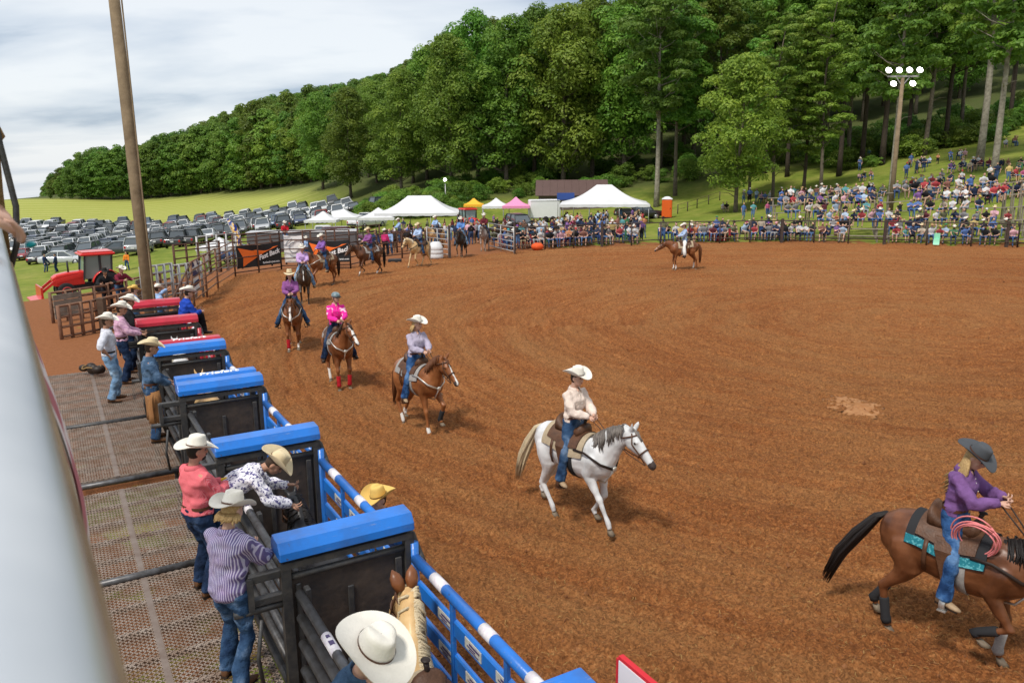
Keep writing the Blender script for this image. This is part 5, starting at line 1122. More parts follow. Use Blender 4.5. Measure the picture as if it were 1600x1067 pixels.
def bsec(x):
    B = BODY
    for i in range(len(B)-1):
        if B[i][0] <= x <= B[i+1][0]:
            f = (x-B[i][0])/(B[i+1][0]-B[i][0]); return tuple(B[i][k]+(B[i+1][k]-B[i][k])*f for k in (1, 2, 3))
    return B[-1][1:] if x > 0 else B[0][1:]
def bsurf(x, ang, off=0.0):
    """surface point of the barrel; ang 0 = top, positive to the left side"""
    zc, h, w = bsec(x); return Vector((x, math.sin(ang)*(w+off), zc+math.cos(ang)*(h+off)))
def make_horse(name, label, loc, rz, coatk, manek, legs, neck=(.98, 1.66, 0), headd=(.72, -.62, 0), vox=.02, stock=(), blaze=False, tack=True, saddle='brown', pad='felt', breast=False, boots=(), tailw=(0, 0), scale=1.0, group='ridden horses in the arena', bridle=True, muzzle=True, faded=None):
    """facing +X. legs: dict lf rf lh rh -> (hoof x, hoof z lift). neck: poll x, z, y; headd: head direction x, z, y"""
    t = thing(name, label, 'horse', loc, rz, group); t.scale = (scale,)*3; cm = COAT[coatk]; mm = MANE[manek]
    mb = MB(); mb.loft([ring(Vector((x, 0, z)), Vector((0, w, 0)), Vector((0, 0, h)), 20, .95) for x, z, h, w in BODY])
    poll = Vector((neck[0], neck[2], neck[1])); b0 = Vector((.52, 0, 1.20))
    nd = (poll-b0); NR = [(-.12, .30, .17), (.12, .275, .155), (.36, .225, .12), (.6, .18, .098), (.82, .148, .085), (1.0, .118, .078)]
    nrm = Vector((-nd.z, 0, nd.x)).normalized(); side = Vector((0, 1, 0)); ncen = []
    for f, h, w in NR:
        c = b0+nd*f+Vector((.0, 0, .06*math.sin(math.pi*max(0, f))))*(1); c.y = poll.y*max(0, f)**1.4; ncen.append((c, h, w))
    mb.loft([ring(c, side*w, nrm*h, 14) for c, h, w in ncen])
    hd = Vector((headd[0], headd[2], headd[1])).normalized(); hn = (Vector((0, 0, 1))-hd*hd.z).normalized(); hs = hd.cross(hn)
    hb = poll+hd*.03-hn*.02; HR = [(-.06, .0, .085, .07), (.03, -.02, .125, .083), (.13, -.035, .138, .086), (.24, -.02, .112, .073), (.36, -.008, .082, .056), (.47, -.002, .066, .05), (.54, -.004, .062, .052), (.585, -.012, .045, .042), (.60, -.014, .02, .02)]
    mb.loft([ring(hb+hd*a+hn*o, hs*w, hn*h, 14) for a, o, h, w in HR])
    P = lambda a, o, s: hb+hd*a+hn*o+hs*s
    for s in (1, -1):
        mb.ell(P(.14, -.07, s*.055), (.075, .035, .06), 8, 6); mb.ell(P(.17, .055, s*.062), (.03, .022, .02), 8, 6)   # cheek, brow
        e0 = P(-.01, .08, s*.045); ed = (hn*.9-hd*.35+hs*s*.25).normalized(); mb.tube([e0-ed*.02, e0+ed*.05, e0+ed*.11, e0+ed*.165], [.03, .038, .028, .004], 8, flat=.6, up=hd)
    J = {}
    for k, s in (('l', 1), ('r', -1)):
        fx, fz = legs[k+'f'][:2]; sh_ = Vector((.50, s*.14, 1.14)); el = Vector((.40, s*.155, .90)); lift = fz > .04
        hoof = Vector((fx, s*.14, fz+.0)); fet = hoof+Vector((-.055 if not lift else -.09, 0, .155 if not lift else .11)); kn, fe = ik(el, fet, .40, .36, (1, 0, .05)); hoof = fe+(hoof-fet); J[k+'f'] = (kn, fe, hoof, lift)
        mb.tube([sh_+Vector((.02, -s*.02, .06)), sh_, el, el.lerp(kn, .35), el.lerp(kn, .8), kn, kn.lerp(fe, .18), kn.lerp(fe, .7), fe, fe.lerp(hoof, .55)], [.13, .135, .105, .08, .053, .056, .040, .034, .043, .036], 12)
        hx, hz_ = legs[k+'h'][:2]; lift = hz_ > .04; hp_ = Vector((-.46, s*.12, 1.18)); st = Vector((-.36, s*.165, .90)); hoof = Vector((hx, s*.14, hz_)); fet = hoof+Vector((-.06 if not lift else -.08, 0, .155 if not lift else .12)); hk, fe = ik(st, fet, .46, .41, (-1, 0, -.02)); hoof = fe+(hoof-fet); J[k+'h'] = (hk, fe, hoof, lift)
        mb.tube([hp_+Vector((-.06, -s*.03, .05)), hp_, st.lerp(hp_, .35)+Vector((-.06, 0, 0)), st+Vector((-.06, 0, -.02)), st.lerp(hk, .45), st.lerp(hk, .8), hk, hk.lerp(fe, .2), hk.lerp(fe, .7), fe, fe.lerp(hoof, .55)], [.16, .20, .185, .145, .095, .062, .06, .046, .038, .046, .038], 12)
    mats = [cm, WHITEH, DKNOSE]
    me = remesh(mb, vox, 'body', mats, 4, .018, 4.5)
    # markings are the coat's own colour: white stockings, blaze, dark muzzle
    nP = len(me.polygons); cc = np.empty(nP*3, 'f'); me.polygons.foreach_get('center', cc); cc = cc.reshape(-1, 3); mi = np.zeros(nP, 'i')
    for k, hgt in stock:
        kn, fe, ho, li = J[k]; d = np.linalg.norm(cc-np.array(fe.lerp(ho, .2)), axis=1); ax = np.array((kn-fe).normalized()); al = (cc-np.array(fe)) @ ax; rad = np.linalg.norm(cc-np.array(fe)-al[:, None]*ax, axis=1); mi[(rad < .12) & (al < hgt+.02*np.sin(cc[:, 0]*60)) & (al > -.25)] = 1
    rel = cc-np.array(hb); a_ = rel @ np.array(hd); o_ = rel @ np.array(hn); s_ = rel @ np.array(hs)
    if muzzle: mi[(a_ > .50) & (a_ < .68) & (np.abs(s_) < .09) & (np.abs(o_) < .12)] = 2
    if blaze: mi[(a_ > .06) & (a_ < .62) & (o_ > .012) & (np.abs(s_-.004*np.sin(a_*25)) < (.030+.012*(a_ > .45))*blaze)] = 1
    me.polygons.foreach_set('material_index', mi); body = link('body', me, t)
    for k, (kn, fe, ho, li) in J.items():
        d = (ho-fe).normalized(); mb = MB(); f = Vector((1, 0, 0)); ax = Vector((0, 0, -1)) if not li else (d+Vector((-.6, 0, -.15))).normalized()
        c0 = fe.lerp(ho, .55); c1 = ho-ax*0.0; c1 = ho.copy(); c1.z = max(ho.z, .0); fw = ax.cross(Vector((0, 1, 0))).normalized(); fw = fw if fw.x > 0 or li else -fw
        mb.loft([ring(c0+(c1-c0)*f_+fw*o, fw*r, Vector((0, r*.92, 0)), 12) for f_, r, o in ((.1, .040, 0), (.45, .047, .005), (1.0, .062, .014), (1.02, .05, .014))]); mb.build('hoof', HOOF, t)
    for s in (1, -1):
        mb = MB(); mb.ell(P(.165, .035, s*.079), (.02, .012, .016), 8, 6); mb.build('eye', EYE, t)
        mb = MB(); mb.ell(P(.555, .012, s*.040), (.018, .012, .014), 8, 6); mb.build('nostril', DKNOSE, t)
    g = random.Random(len(label)*7+3)
    # mane: locks falling to the right side, forelock, tail
    mb = MB()
    for i in range(90):
        f = .1+.9*i/89; j = min(int(f*5), 4); ff = f*5-j; 
        q = [(n_[0]) for n_ in ncen]; c = b0+nd*f+Vector((0, 0, .06*math.sin(math.pi*f))); c.y = poll.y*f**1.4; h = np.interp(f, [x[0] for x in NR], [x[1] for x in NR]); w = np.interp(f, [x[0] for x in NR], [x[2] for x in NR])
        p0 = c+nrm*(h-.012); sd = -1 if g.random() < .93 else 1; l = g.uniform(.18, .34)*(1.05-.3*f); jx = g.uniform(-.09, .03); p1 = p0+nrm*g.uniform(.004, .02)+Vector((jx*.4, sd*.045, jx*.3)); p2 = c+nrm*(h*.45)+Vector((jx, sd*(w+g.uniform(.004, .02)), jx*.6)); p3 = p2+Vector((g.uniform(-.05, .05), sd*.012, -l*.6)); mb.tube([p0-nrm*.02, p1, p2, p3], [.008, .014, .013, .002], 5, flat=.7)
    for i in range(6): mb.tube([P(-.03, .09, g.uniform(-.03, .03)), P(.06, .115, g.uniform(-.03, .03)), P(.2, .10, g.uniform(-.04, .04))], [.014, .016, .003], 5)
    mb.build('mane', mm, t)
    mb = MB(); tx, ty = tailw
    for i in range(60):
        a = g.uniform(0, 6.28); r = g.uniform(0, 1)**.5; o = Vector((math.cos(a)*.05*r, math.sin(a)*.05*r, 0)); e = Vector((math.cos(a)*.075*r, math.sin(a)*.07*r, 0)); l = g.uniform(.7, 1.0)
        mb.tube([Vector((-.76, 0, 1.36))+o*.3, Vector((-.86, ty*.1, 1.30))+o*.7, Vector((-.93-tx*.3, ty*.4, 1.05))+o+e*.4, Vector((-.93-tx*.8, ty*.8, 1.05-.35*l))+e, Vector((-.92-tx*1.2, ty*1.1, 1.02-.72*l))+e*.6], [.026, .026, .018, .012, .002], 5)
    mb.build('tail', MANE.get(faded, mm), t)
    for k in boots:
        kk, colm = k; kn, fe, ho, li = J[kk]; mb = MB(); mb.tube([kn.lerp(fe, .35), kn.lerp(fe, .4), kn.lerp(fe, .9), fe, fe.lerp(ho, .3)], [.046, .054, .05, .06, .05], 12); mb.build('leg_boot', colm, t)
    if bridle:
        mb = MB()
        def loop(a, dh=0, sl=0, r=.009, ex=.012):
            i = [x for x in HR if x[0] <= a][-1]; j = HR[min(HR.index(i)+1, len(HR)-1)]; f = 0 if j == i else (a-i[0])/(j[0]-i[0]); o, h, w = (i[q]+(j[q]-i[q])*f for q in (1, 2, 3))
            return [hb+hd*(a+sl*math.sin(th))+hn*(o+(h+ex)*math.sin(th))+hs*((w+ex)*math.cos(th)) for th in [2*math.pi*q/20 for q in range(21)]]
        for a, sl in ((.33, 0), (.02, .07)): mb.tube(loop(a, 0, sl), .011, 6)
        for s in (1, -1): mb.tube([P(.03, .09, s*.07), P(.15, .0, s*.102), P(.33, -.02, s*.075), P(.47, -.05, s*.062)], .010, 6); mb.ell(P(.47, -.05, s*.066), (.02, .008, .02), 8, 5)
        mb.build('bridle', STRAP, t)
    out = dict(t=t, P=P, J=J, bit=[P(.47, -.06, .068), P(.47, -.06, -.068)])
    if tack:
        pm = {'felt': FELT, 'teal': PADB, 'grey': PADG, 'black': PADB}[pad]; sm = {'brown': SADL, 'tan': SADT}[saddle]
        mb = MB()
        def sheet(x0, x1, a0, off, nx=14, na=22, wav=0, a1=None):
            mbs = MB(); rows = []
            for i in range(nx+1):
                x = x0+(x1-x0)*i/nx; rows.append([bsurf(x, -a0+2*a0*j/na, off) for j in range(na+1)])
            low = [[bsurf(x0+(x1-x0)*i/nx, -a0+2*a0*j/na, off-.02) for j in range(na+1)][::-1] for i in range(nx+1)]; mbs.loft(rows, 0, False, True, False); mbs.loft(low, 0, False, True, False)
            edge = [r[0] for r in rows]; 
            mbs.loft([[r[0] for r in rows], [l[-1] for l in low]], 0, False, True, False); mbs.loft([[r[-1] for r in rows], [l[0] for l in low]][::-1], 0, False, True, False); mbs.loft([rows[0], low[0][::-1]][::-1], 0, False, True, False); mbs.loft([rows[-1], low[-1][::-1]], 0, False, True, False)
            return mbs
        pd = sheet(-.44, .36, 1.42, .032).build('saddle_pad', pm, t)
        if pad == 'teal':
            for s in (1, -1):
                mbq = MB(); mbq.loft([[bsurf(x, s*a, .037) for x in np.linspace(-.435, .355, 14)] for a in (1.12, 1.40)], 0, False, True, False); mbq.build('pad_border', TEAL, pd)
        sheet(-.34, .26, 1.05, .052).build('saddle_skirt', sm, t)
        # seat: rising cantle, dipping seat, swell and horn
        rows = []; zt = bsec(0)[0]+bsec(0)[1]
        for x, w, z in ((-.30, .12, .10), (-.27, .19, .185), (-.235, .20, .165), (-.18, .185, .095), (-.08, .165, .065), (.03, .14, .075), (.10, .14, .10), (.15, .165, .15), (.19, .15, .155), (.22, .10, .08)):
            zb = bsec(x)[0]+bsec(x)[1]+.045; rows.append([Vector((x, w*math.cos(a), zb-.05+(z+.03)*max(-.3, math.sin(a))**(1 if math.sin(a) < 0 else .6) if math.sin(a) > 0 else zb-.05)) for a in [2*math.pi*i/18 for i in range(18)]])
        mb = MB(); mb.loft(rows, 0, True, True); seat = mb.build('saddle_seat', sm, t)
        zb = bsec(.18)[0]+bsec(.18)[1]+.15; mb = MB(); mb.tube([(.17, 0, zb-.05), (.185, 0, zb+.05), (.20, 0, zb+.09)], [.028, .022, .026], 10); mb.ell((.205, 0, zb+.10), (.045, .04, .016), 12, 6); mb.build('horn', STRAPD, seat)
        for s in (1, -1):
            mb = MB(); mb.loft([[bsurf(x, s*1.0, .07), bsurf(x, s*1.0, .08)] for x in (0, 0)], 0, False) if False else None
            pts = [bsurf(-.06, s*.75, .058), bsurf(-.03, s*1.15, .062), Vector((.02, s*.325, 1.0)), Vector((.05, s*.36, .84))]
            mb = MB(); mb.loft([[p+Vector((-w, 0, 0)), p+Vector((w, 0, 0)), p+Vector((w, s*.014, 0)), p+Vector((-w, s*.014, 0))] for p, w in zip(pts, (.09, .085, .05, .025))], 0, True, False); mb.build('fender', sm, t)
            mb = MB(); c = Vector((.06, s*.405, .74)); mb.loft([ring(c+Vector((dx_, 0, 0)), Vector((0, .062, 0)), Vector((0, 0, .075)), 14) for dx_ in (-.03, .03)], 0, False); mb.box(c+Vector((0, 0, -.07)), (.085, .11, .012)); o = mb.build('stirrup', STIRR if pad == 'teal' else STRAP, t)
            o.modifiers.new('s', 'SOLIDIFY').thickness = .012
            mb = MB(); mb.loft([[bsurf(x, s*a, .04) for x in (-.235, -.19)] for a in (1.05, 1.35, 1.7, 2.1)], 0, False, True, False); o = mb.build('flank_strap', STRAP, t); o.modifiers.new('s', 'SOLIDIFY').thickness = .01
        mb = MB(); mb.loft([[bsurf(x, a, .02) for x in (.10, .19)] for a in [1.2+i*(2*math.pi-2.4)/20 for i in range(21)]], 0, False, True, False); o = mb.build('cinch', PADG if coatk != 'grey' else PADB, t); o.modifiers.new('s', 'SOLIDIFY').thickness = .015
        if breast:
            bm_ = TACKS if breast == 'silver' else STRAPD
            for s in (1, -1):
                mb = MB(); mb.tube([bsurf(.22, s*1.1, .05), bsurf(.42, s*1.2, .045), bsurf(.58, s*1.35, .04), bsurf(.68, s*1.5, .035), Vector((.775, s*.03, 1.06))], .02, 8, flat=.45, up=(0, 0, 1)); mb.build('breast_collar', bm_, t)
            mb = MB(); mb.ell((.785, 0, 1.06), (.015, .045, .045), 10, 6); mb.tube([(.77, 0, 1.04), (.60, 0, .80), (.35, 0, .77)], .014, 6); mb.build('collar_ring', TACKS, t)
    return out
WALK = [dict(lf=(.78, 0), rf=(.30, .16), lh=(-.30, 0), rh=(-.80, 0)), dict(rf=(.80, 0), lf=(.34, .15), rh=(-.34, 0), lh=(-.86, 0)), dict(lf=(.50, 0), rf=(.62, .14), lh=(-.72, .05), rh=(-.42, 0)), dict(rf=(.46, 0), lf=(.62, .18), rh=(-.68, 0), lh=(-.40, 0))]
STAND = dict(lf=(.46, 0), rf=(.50, 0), lh=(-.66, 0), rh=(-.58, 0))
def reins(label, H, hands, m=STRAPD, thick=.008):
    t = H['t']; mb = MB()
    for b, h in zip(H['bit'], hands):
        mid = b.lerp(h, .5)+Vector((0, 0, -.09)); mb.tube([b, b.lerp(mid, .55)+Vector((0, 0, -.02)), mid, mid.lerp(h, .5)+Vector((0, 0, -.02)), h], thick, 5)
    mb.build('reins', m, t)
RIDE = dict(pelvis=(-.06, 0, 1.60), lean=.03, lf=(.05, .39, .80), rf=(.05, -.39, .80), lk=(1, .75, .1), rk=(1, -.75, .1), lh=(.34, .06, 1.78), rh=(.32, -.05, 1.76), le=(-.6, .8, -.5), re=(-.6, -.8, -.5), ly=.25, ry=-.25, lhn=(0, .6, 1), rhn=(0, -.6, 1), curl=1.15)
def ride(**k): d = dict(RIDE); d.update(k); return d
def mount(horse, plabel, look, pose=None, vox=.018, sc=1.0, name='person', reinsm=STRAPD, group='mounted riders'):
    """seat a rider on a horse"""
    h = horse['t']; p, j = make_person(name, plabel, h.location.copy(), h.rotation_euler.z, pose or RIDE, look, vox, group); p.scale = h.scale
    reins('reins', horse, [j['H']['l'], j['H']['r']], reinsm); return p, j
# ------------------------------------------------------------------ the riders, in the order they circle the arena
def hdg(dx, dy): return math.atan2(dy, dx)
def L_(shirt, jeans='mid', **k): d = dict(shirt=SH[shirt], jeans=JEAN[jeans]); d.update(k); return d
# rider in purple, front right
H1 = make_horse('horse', 'dark bay horse with teal bordered saddle pad, cut by the right edge', (4.98, 8.22, 0), hdg(.66, -.75), 'bay', 'black', dict(lf=(.52, 0), rf=(.40, .30), lh=(-.86, 0), rh=(-.55, 0)), neck=(1.10, 1.46, 0), headd=(.62, -.78, .0), vox=.016, stock=(), pad='teal', breast='dark', tailw=(.35, -.15), scale=1.04, boots=(('lh', PADB), ('rh', PADB), ('lf', PADG), ('rf', PADB)))
p, j = mount(H1, 'rider in purple shirt and dark grey hat looking down, on the dark bay', L_('purple', 'bright', hat='grey', hatk='flat', fem=True, hair='blond', long=.42, wind=(-.35, .1, 0), boots=BOOTL, tilt=.1), ride(head=(0, .5), lean=.08, lh=(.36, .05, 1.90), rh=(.36, -.06, 1.86)), .014)
def rope_coil(h):
    mb = MB(); g = random.Random(2); c = Vector((.24, -.26, 1.50))
    for i in range(5):
        r = .21+g.uniform(-.03, .03); ax = Vector((g.uniform(-.1, .1), 1, .35+g.uniform(-.15, .15))).normalized(); a = ax.orthogonal().normalized(); b = ax.cross(a); o = Vector((g.uniform(-.03, .03), g.uniform(-.02, .02), g.uniform(-.03, .03)))
        mb.tube([c+o+a*r*math.cos(th)+b*r*math.sin(th)*.92 for th in [2*math.pi*k/28 for k in range(29)]], .0085, 6)
    o = mb.build('lasso_rope', mat('rope_pink', (.72, .22, .22), .7, noise=.2, nscale=40), None); o.location = h.location; o.rotation_euler = h.rotation_euler; o.scale = h.scale
    tag(o, 'coiled pink lasso hanging from the saddle of the dark bay', 'rope')
rope_coil(H1['t'])
# grey horse
H2 = make_horse('horse', 'white grey horse with tan felt saddle pad walking in the centre', (.98, 11.72, 0), hdg(.66, -.75), 'grey', 'greymix', dict(rf=(.92, 0), lf=(.34, .10), rh=(-.30, 0), lh=(-.92, 0)), neck=(1.04, 1.70, 0), headd=(.74, -.68, .05), vox=.016, muzzle=True, saddle='brown', pad='felt', tailw=(.25, -.1), faded='flaxen', scale=1.02, breast='dark')
mount(H2, 'rider in peach shirt and cream hat on the white grey horse', L_('peach', 'mid', hat='white', hatk='wide', fem=True, hair='brown', boots=BOOTL, tilt=.02), ride(head=(.15, .12), lh=(.32, .04, 1.77), rh=(.31, -.05, 1.75)), .014, reinsm=STRAP)
H3 = make_horse('horse', 'sorrel horse with white star and silver breast collar, third in the line', (-1.98, 16.25, 0), hdg(.62, -.78), 'sorrel', 'red', dict(rf=(.60, 0), lf=(.66, .22), rh=(-.42, 0), lh=(-.82, 0)), neck=(.96, 1.70, -.02), headd=(.68, -.70, .12), vox=.018, stock=(('rh', .10), ('lh', .08), ('rf', .03)), blaze=.55, pad='grey', breast='silver', tailw=(.1, 0), boots=(('lf', PADB),))
mount(H3, 'rider in pale lilac grey shirt and white hat on the sorrel', L_('lilacgrey', 'bright', hat='white', hatk='wide', fem=True, fat=1.1, hair='blond', long=.16, boots=BOOTL), ride(head=(.5, .05)), .016)
H4 = make_horse('horse', 'sorrel horse with broad white blaze and red leg wraps', (-4.42, 19.75, 0), hdg(.42, -.91), 'chestnut', 'dark', dict(rf=(.56, 0), lf=(.50, 0), rh=(-.46, 0), lh=(-.78, 0)), neck=(.92, 1.74, .03), headd=(.70, -.66, .28), vox=.019, stock=(('lh', .2), ('rh', .22)), blaze=1.15, pad='grey', breast='silver', boots=(('lf', SH['crimson']), ('rf', SH['crimson'])), tailw=(.05, .1), muzzle=False)
mount(H4, 'rider in hot pink and white shirt wearing a dark helmet', L_('pink', 'dark', helmet=True, fem=True, hair='blond', boots=LEATHERD), ride(head=(.35, .1)), .016, sc=.95)
H5 = make_horse('horse', 'chestnut horse with white blaze walking straight at the camera along the chutes', (-6.75, 24.1, 0), hdg(.22, -.97), 'chestnut', 'red', dict(rf=(.52, 0), lf=(.46, .05), rh=(-.50, 0), lh=(-.72, 0)), neck=(.98, 1.60, 0), headd=(.62, -.76, 0), vox=.02, stock=(('rf', .05), ('lf', .1)), blaze=.8, pad='black', breast='silver', boots=(('rf', SH['crimson']),))
mount(H5, 'rider in purple plaid shirt and straw hat facing the camera', L_('plaidp', 'mid', hat='straw', hatk='punch', fem=True, hair='brown', long=.25, boots=LEATHERD, tilt=-.05), ride(lf=(.15, .46, .82), rf=(.15, -.46, .82)), .018)
H6 = make_horse('horse', 'dark brown horse behind the purple plaid rider', (-8.45, 32.2, 0), hdg(.25, -.97), 'dark', 'black', WALK[2], neck=(1.0, 1.62, 0), headd=(.62, -.74, 0), vox=.026, pad='grey', blaze=.3)
mount(H6, 'rider in lilac shirt and white hat on the dark brown horse', L_('lilac', 'light', hat='white', fem=True, hair='blond', boots=BOOTL), ride(), .024)
H7 = make_horse('horse', 'brown horse walking left in front of the right black banner', (-8.85, 37.3, 0), hdg(-.62, -.78), 'chestnut', 'dark', WALK[3], neck=(1.02, 1.60, 0), headd=(.66, -.72, 0), vox=.028, pad='felt', breast='silver', stock=(('rf', .05),))
mount(H7, 'rider in violet shirt and white hat before the right black banner', L_('violet', 'mid', hat='white', fem=True, hair='brown', boots=BOOTL), ride(), .026)
H8 = make_horse('horse', 'brown horse stepping left beside the pipe fence', (-7.3, 40.9, 0), hdg(-.72, -.69), 'brown', 'black', WALK[0], neck=(1.05, 1.55, 0), headd=(.66, -.72, 0), vox=.028, pad='grey', stock=(('lf', .08), ('lh', .05)))
mount(H8, 'rider in purple plaid shirt on the brown horse beside the pipe fence', L_('plaidp', 'mid', hat='straw', hair='brown', boots=LEATHER), ride(), .026)
H9 = make_horse('horse', 'palomino horse with pale mane and tail by the far fence', (-5.1, 44.0, 0), hdg(-.55, -.83), 'palomino', 'white', WALK[1], neck=(1.03, 1.60, 0), headd=(.66, -.72, 0), vox=.028, pad='black', breast='dark')
mount(H9, 'rider in pale blue shirt on the palomino', L_('paleblue', 'mid', hat='straw', fem=True, hair='brown', boots=LEATHER), ride(), .026)
H10 = make_horse('horse', 'black horse coming through the open gate', (-3.05, 48.9, 0), hdg(-.15, -.98), 'black', 'black', WALK[2], neck=(1.03, 1.60, 0), headd=(.62, -.75, 0), vox=.03, pad='black')
mount(H10, 'rider in mid blue shirt and white hat on the black horse', L_('midblue', 'light', hat='white', hair='brown'), ride(), .028)
H11 = make_horse('horse', 'sorrel horse standing alone in the arena with white socks', (9.05, 41.9, 0), hdg(-1, -.12), 'chestnut', 'red', STAND, neck=(1.08, 1.40, 0), headd=(.80, -.60, 0), vox=.026, stock=(('lf', .12), ('rf', .12), ('rh', .22)), pad='felt', blaze=.4)
p, j = mount(H11, 'lone rider in pale blue shirt, white hat and long white chaps', L_('paleblue', 'light', hat='white', hatk='wide', hair='brown', boots=LEATHERD), ride(), .024)
def chaps(p, j, m, end=1.02, wide=.1):
    for k in 'lr':
        mb = MB(); a, b, c = j['hip'][k], j['K'][k], j['K'][k].lerp(j['A'][k], end); mb.tube([a+Vector((.02, 0, -.06)), a.lerp(b, .6), b, b.lerp(c, .5), c], [.12, .10, .09, .09, wide], 12); o = mb.build('chaps_leg', m, p)
chaps(p, j, mat('chaps_white', (.74, .73, .70), .7, noise=.1))
# more horses waiting at the gate
W = [(-1.75, 52.5, -.15, -.98, 'roan', 'dark', 'dmaroon', 'second horse in the gateway, grey roan', 'rider in dark maroon shirt behind the black horse'), (-8.2, 58.5, -.9, -.4, 'dark', 'black', 'ltblue', 'dark horse standing in the warm-up pen, left one', 'rider in light blue shirt in the warm-up pen, left one'), (-5.6, 59.5, -.6, -.8, 'palomino', 'flaxen', 'ltblue', 'yellowish horse standing in the warm-up pen', 'rider in light blue shirt in the warm-up pen, right one'), (-.6, 55.5, .95, .2, 'dark', 'black', None, 'riderless dark horse standing in the gateway', None), (.75, 57.5, -.9, -.35, 'grey', 'dark', None, 'white spotted horse by the open silver gate', None)]
for x, y, dx, dy, ck, mk, sh, lab, pl in W:
    h = make_horse('horse', lab, (x, y, h1(x, y)), hdg(dx, dy), ck, mk, STAND, neck=(1.0, 1.58, 0), headd=(.66, -.72, 0), vox=.036, pad='black', group='horses waiting at the gate')
    if pl: mount(h, pl, L_(sh, 'mid', hat='white', hair='brown'), ride(), .034)
# horses in the chutes
def chute_horse(y, ck, mk, lab, neck, hd, tack, vox=.02, x=.72, **k):
    p = CH(x, y); return make_horse('horse', lab, p, CH_A+R(90), ck, mk, STAND, neck=neck, headd=hd, vox=vox, tack=tack, group='horses held in the chutes', **k)
HC = chute_horse(-1.85, 'buckskin', 'flaxen', 'palomino horse in the nearest chute, seen from above with saddle', (1.02, 1.80, -.20), (.72, -.68, 0), True, .014, .74, muzzle=True)
_P = HC['P']; _hn = _P(0, 1, 0)-_P(0, 0, 0); _hd = _P(1, 0, 0)-_P(0, 0, 0); _hs = _P(0, 0, 1)-_P(0, 0, 0)
for s in (1, -1):
    e0 = _P(-.03, .08, s*.055); ed = (_hn*.95-_hd*.25+_hs*s*.22).normalized(); mb = MB(); mb.tube([e0-ed*.02, e0+ed*.06, e0+ed*.12, e0+ed*.18], [.036, .05, .04, .004], 10, flat=1.25, up=_hd); mb.build('ear', COAT['chestnut'], HC['t'])
chute_horse(1.35, 'black', 'black', 'black maned horse in the chute beside the bending man', (.86, 1.62, 0), (.7, -.7, 0), False, .018)
chute_horse(7.7, 'buckskin', 'flaxen', 'horse in the fourth chute, only pale ears showing', (1.02, 1.62, 0), (.7, -.7, 0), False, .025)
chute_horse(10.9, 'grey', 'white', 'horse in the near red chute, only white ears showing', (1.02, 1.72, 0), (.7, -.7, 0), False, .03)
# ------------------------------------------------------------------ people behind the chutes
def walk(x, y): return CH(x, y, PLZ+.01)
def st(**k): d = dict(pelvis=(0, 0, .95), lf=(.02, .14, .1), rf=(-.02, -.14, .1)); d.update(k); return d
A0 = CH_A
make_person('person', 'man in purple striped shirt and cream hat seen from behind at the nearest gate', walk(-.42, .02), A0+R(38), st(lean=.12, lh=(.42, .16, 1.12), rh=(.44, -.12, 1.08), head=(-.1, .25), lf=(.03, .13, .1), rf=(-.1, -.12, .1)), L_('stripe', 'mid', hat='white', hatk='std', hair='blond', long=.07, hem=-.13, loose=True, belt=False), .0125)
pr_, jr_ = make_person('person', 'man in red checked shirt and white hat with yellow gloves', walk(-.40, 1.83), A0+R(22), st(lean=.02, lh=(.34, .03, 1.17), rh=(.36, -.04, 1.16), head=(-.25, .12), lf=(.03, .13, .1), rf=(-.04, -.15, .1)), L_('red', 'dark', hat='white', hatk='flat', hair='black', beard=True, skin=2, fat=1.08, boots=LEATHER), .0125)
for k in 'lr':
    mb = MB(); q = jr_['H'][k]; dq = (q-jr_['E'][k]).normalized(); mb.tube([q-dq*.05, q-dq*.01, q+dq*.05, q+dq*.095], [.046, .044, .05, .03], 10, flat=.7); mb.ell(q+dq*.1+Vector((0, 0, -.02)), (.04, .045, .035), 10, 7); mb.build('glove', mat('glove_yellow', (.72, .45, .03), .7, noise=.2), pr_)
make_person('person', 'man in white patterned shirt bending over the second chute', walk(-.10, 1.98), A0-R(8), st(pelvis=(-.02, 0, 1.0), lean=1.22, lh=(.72, .12, .98), rh=(.70, -.20, .86), head=(-.3, .85), lf=(-.08, .14, .1), rf=(-.12, -.14, .1)), L_('paisley', 'mid', hat='straw', hatk='wide', hair='brown', skin=1, tilt=.0), .0125)
make_person('person', 'man in denim shirt and brown leather chaps', walk(-.25, 7.55), A0+R(2), st(lean=.06, lh=(.30, .08, 1.02), rh=(.30, -.10, 1.0), head=(-.15, .18)), L_('denim', 'mid', hat='straw', hatk='std', hair='brown', skin=1), .016)
PC = [o for o in COL.objects if o.get('label') == 'man in denim shirt and brown leather chaps'][0]
def chap_strips(p):
    m = mat('chaps_suede', (.33, .155, .055), .9, col2=(.2, .09, .035), nscale=7, bump=.3, bscale=30); g = random.Random(4)
    for s in (1, -1):
        mb = MB(); mb.tube([(0.02, s*.10, .90), (.03, s*.115, .70), (.03, s*.13, .5), (.03, s*.14, .36)], [.105, .118, .115, .125], 16); mb.build('chaps_leg', m, p)
        mb = MB()
        for i in range(26): z = .34+.55*i/26; a = Vector((.0, s*.235, z)); mb.tube([a, a+Vector((-.02, s*.035, -.05)), a+Vector((-.03, s*.04, -.13))], [.006, .005, .002], 4)
        mb.build('fringe', m, p)
    mb = MB(); mb.tube([(.13, .0, .95), (.10, .12, .97), (0, .165, .98), (-.1, .12, .98), (-.12, 0, .98), (-.1, -.12, .98), (0, -.165, .98), (.1, -.12, .97), (.13, 0, .95)], .028, 6, flat=.4, up=(0, 0, 1)); mb.build('chaps_belt', LEATHER, p)
chap_strips(PC)
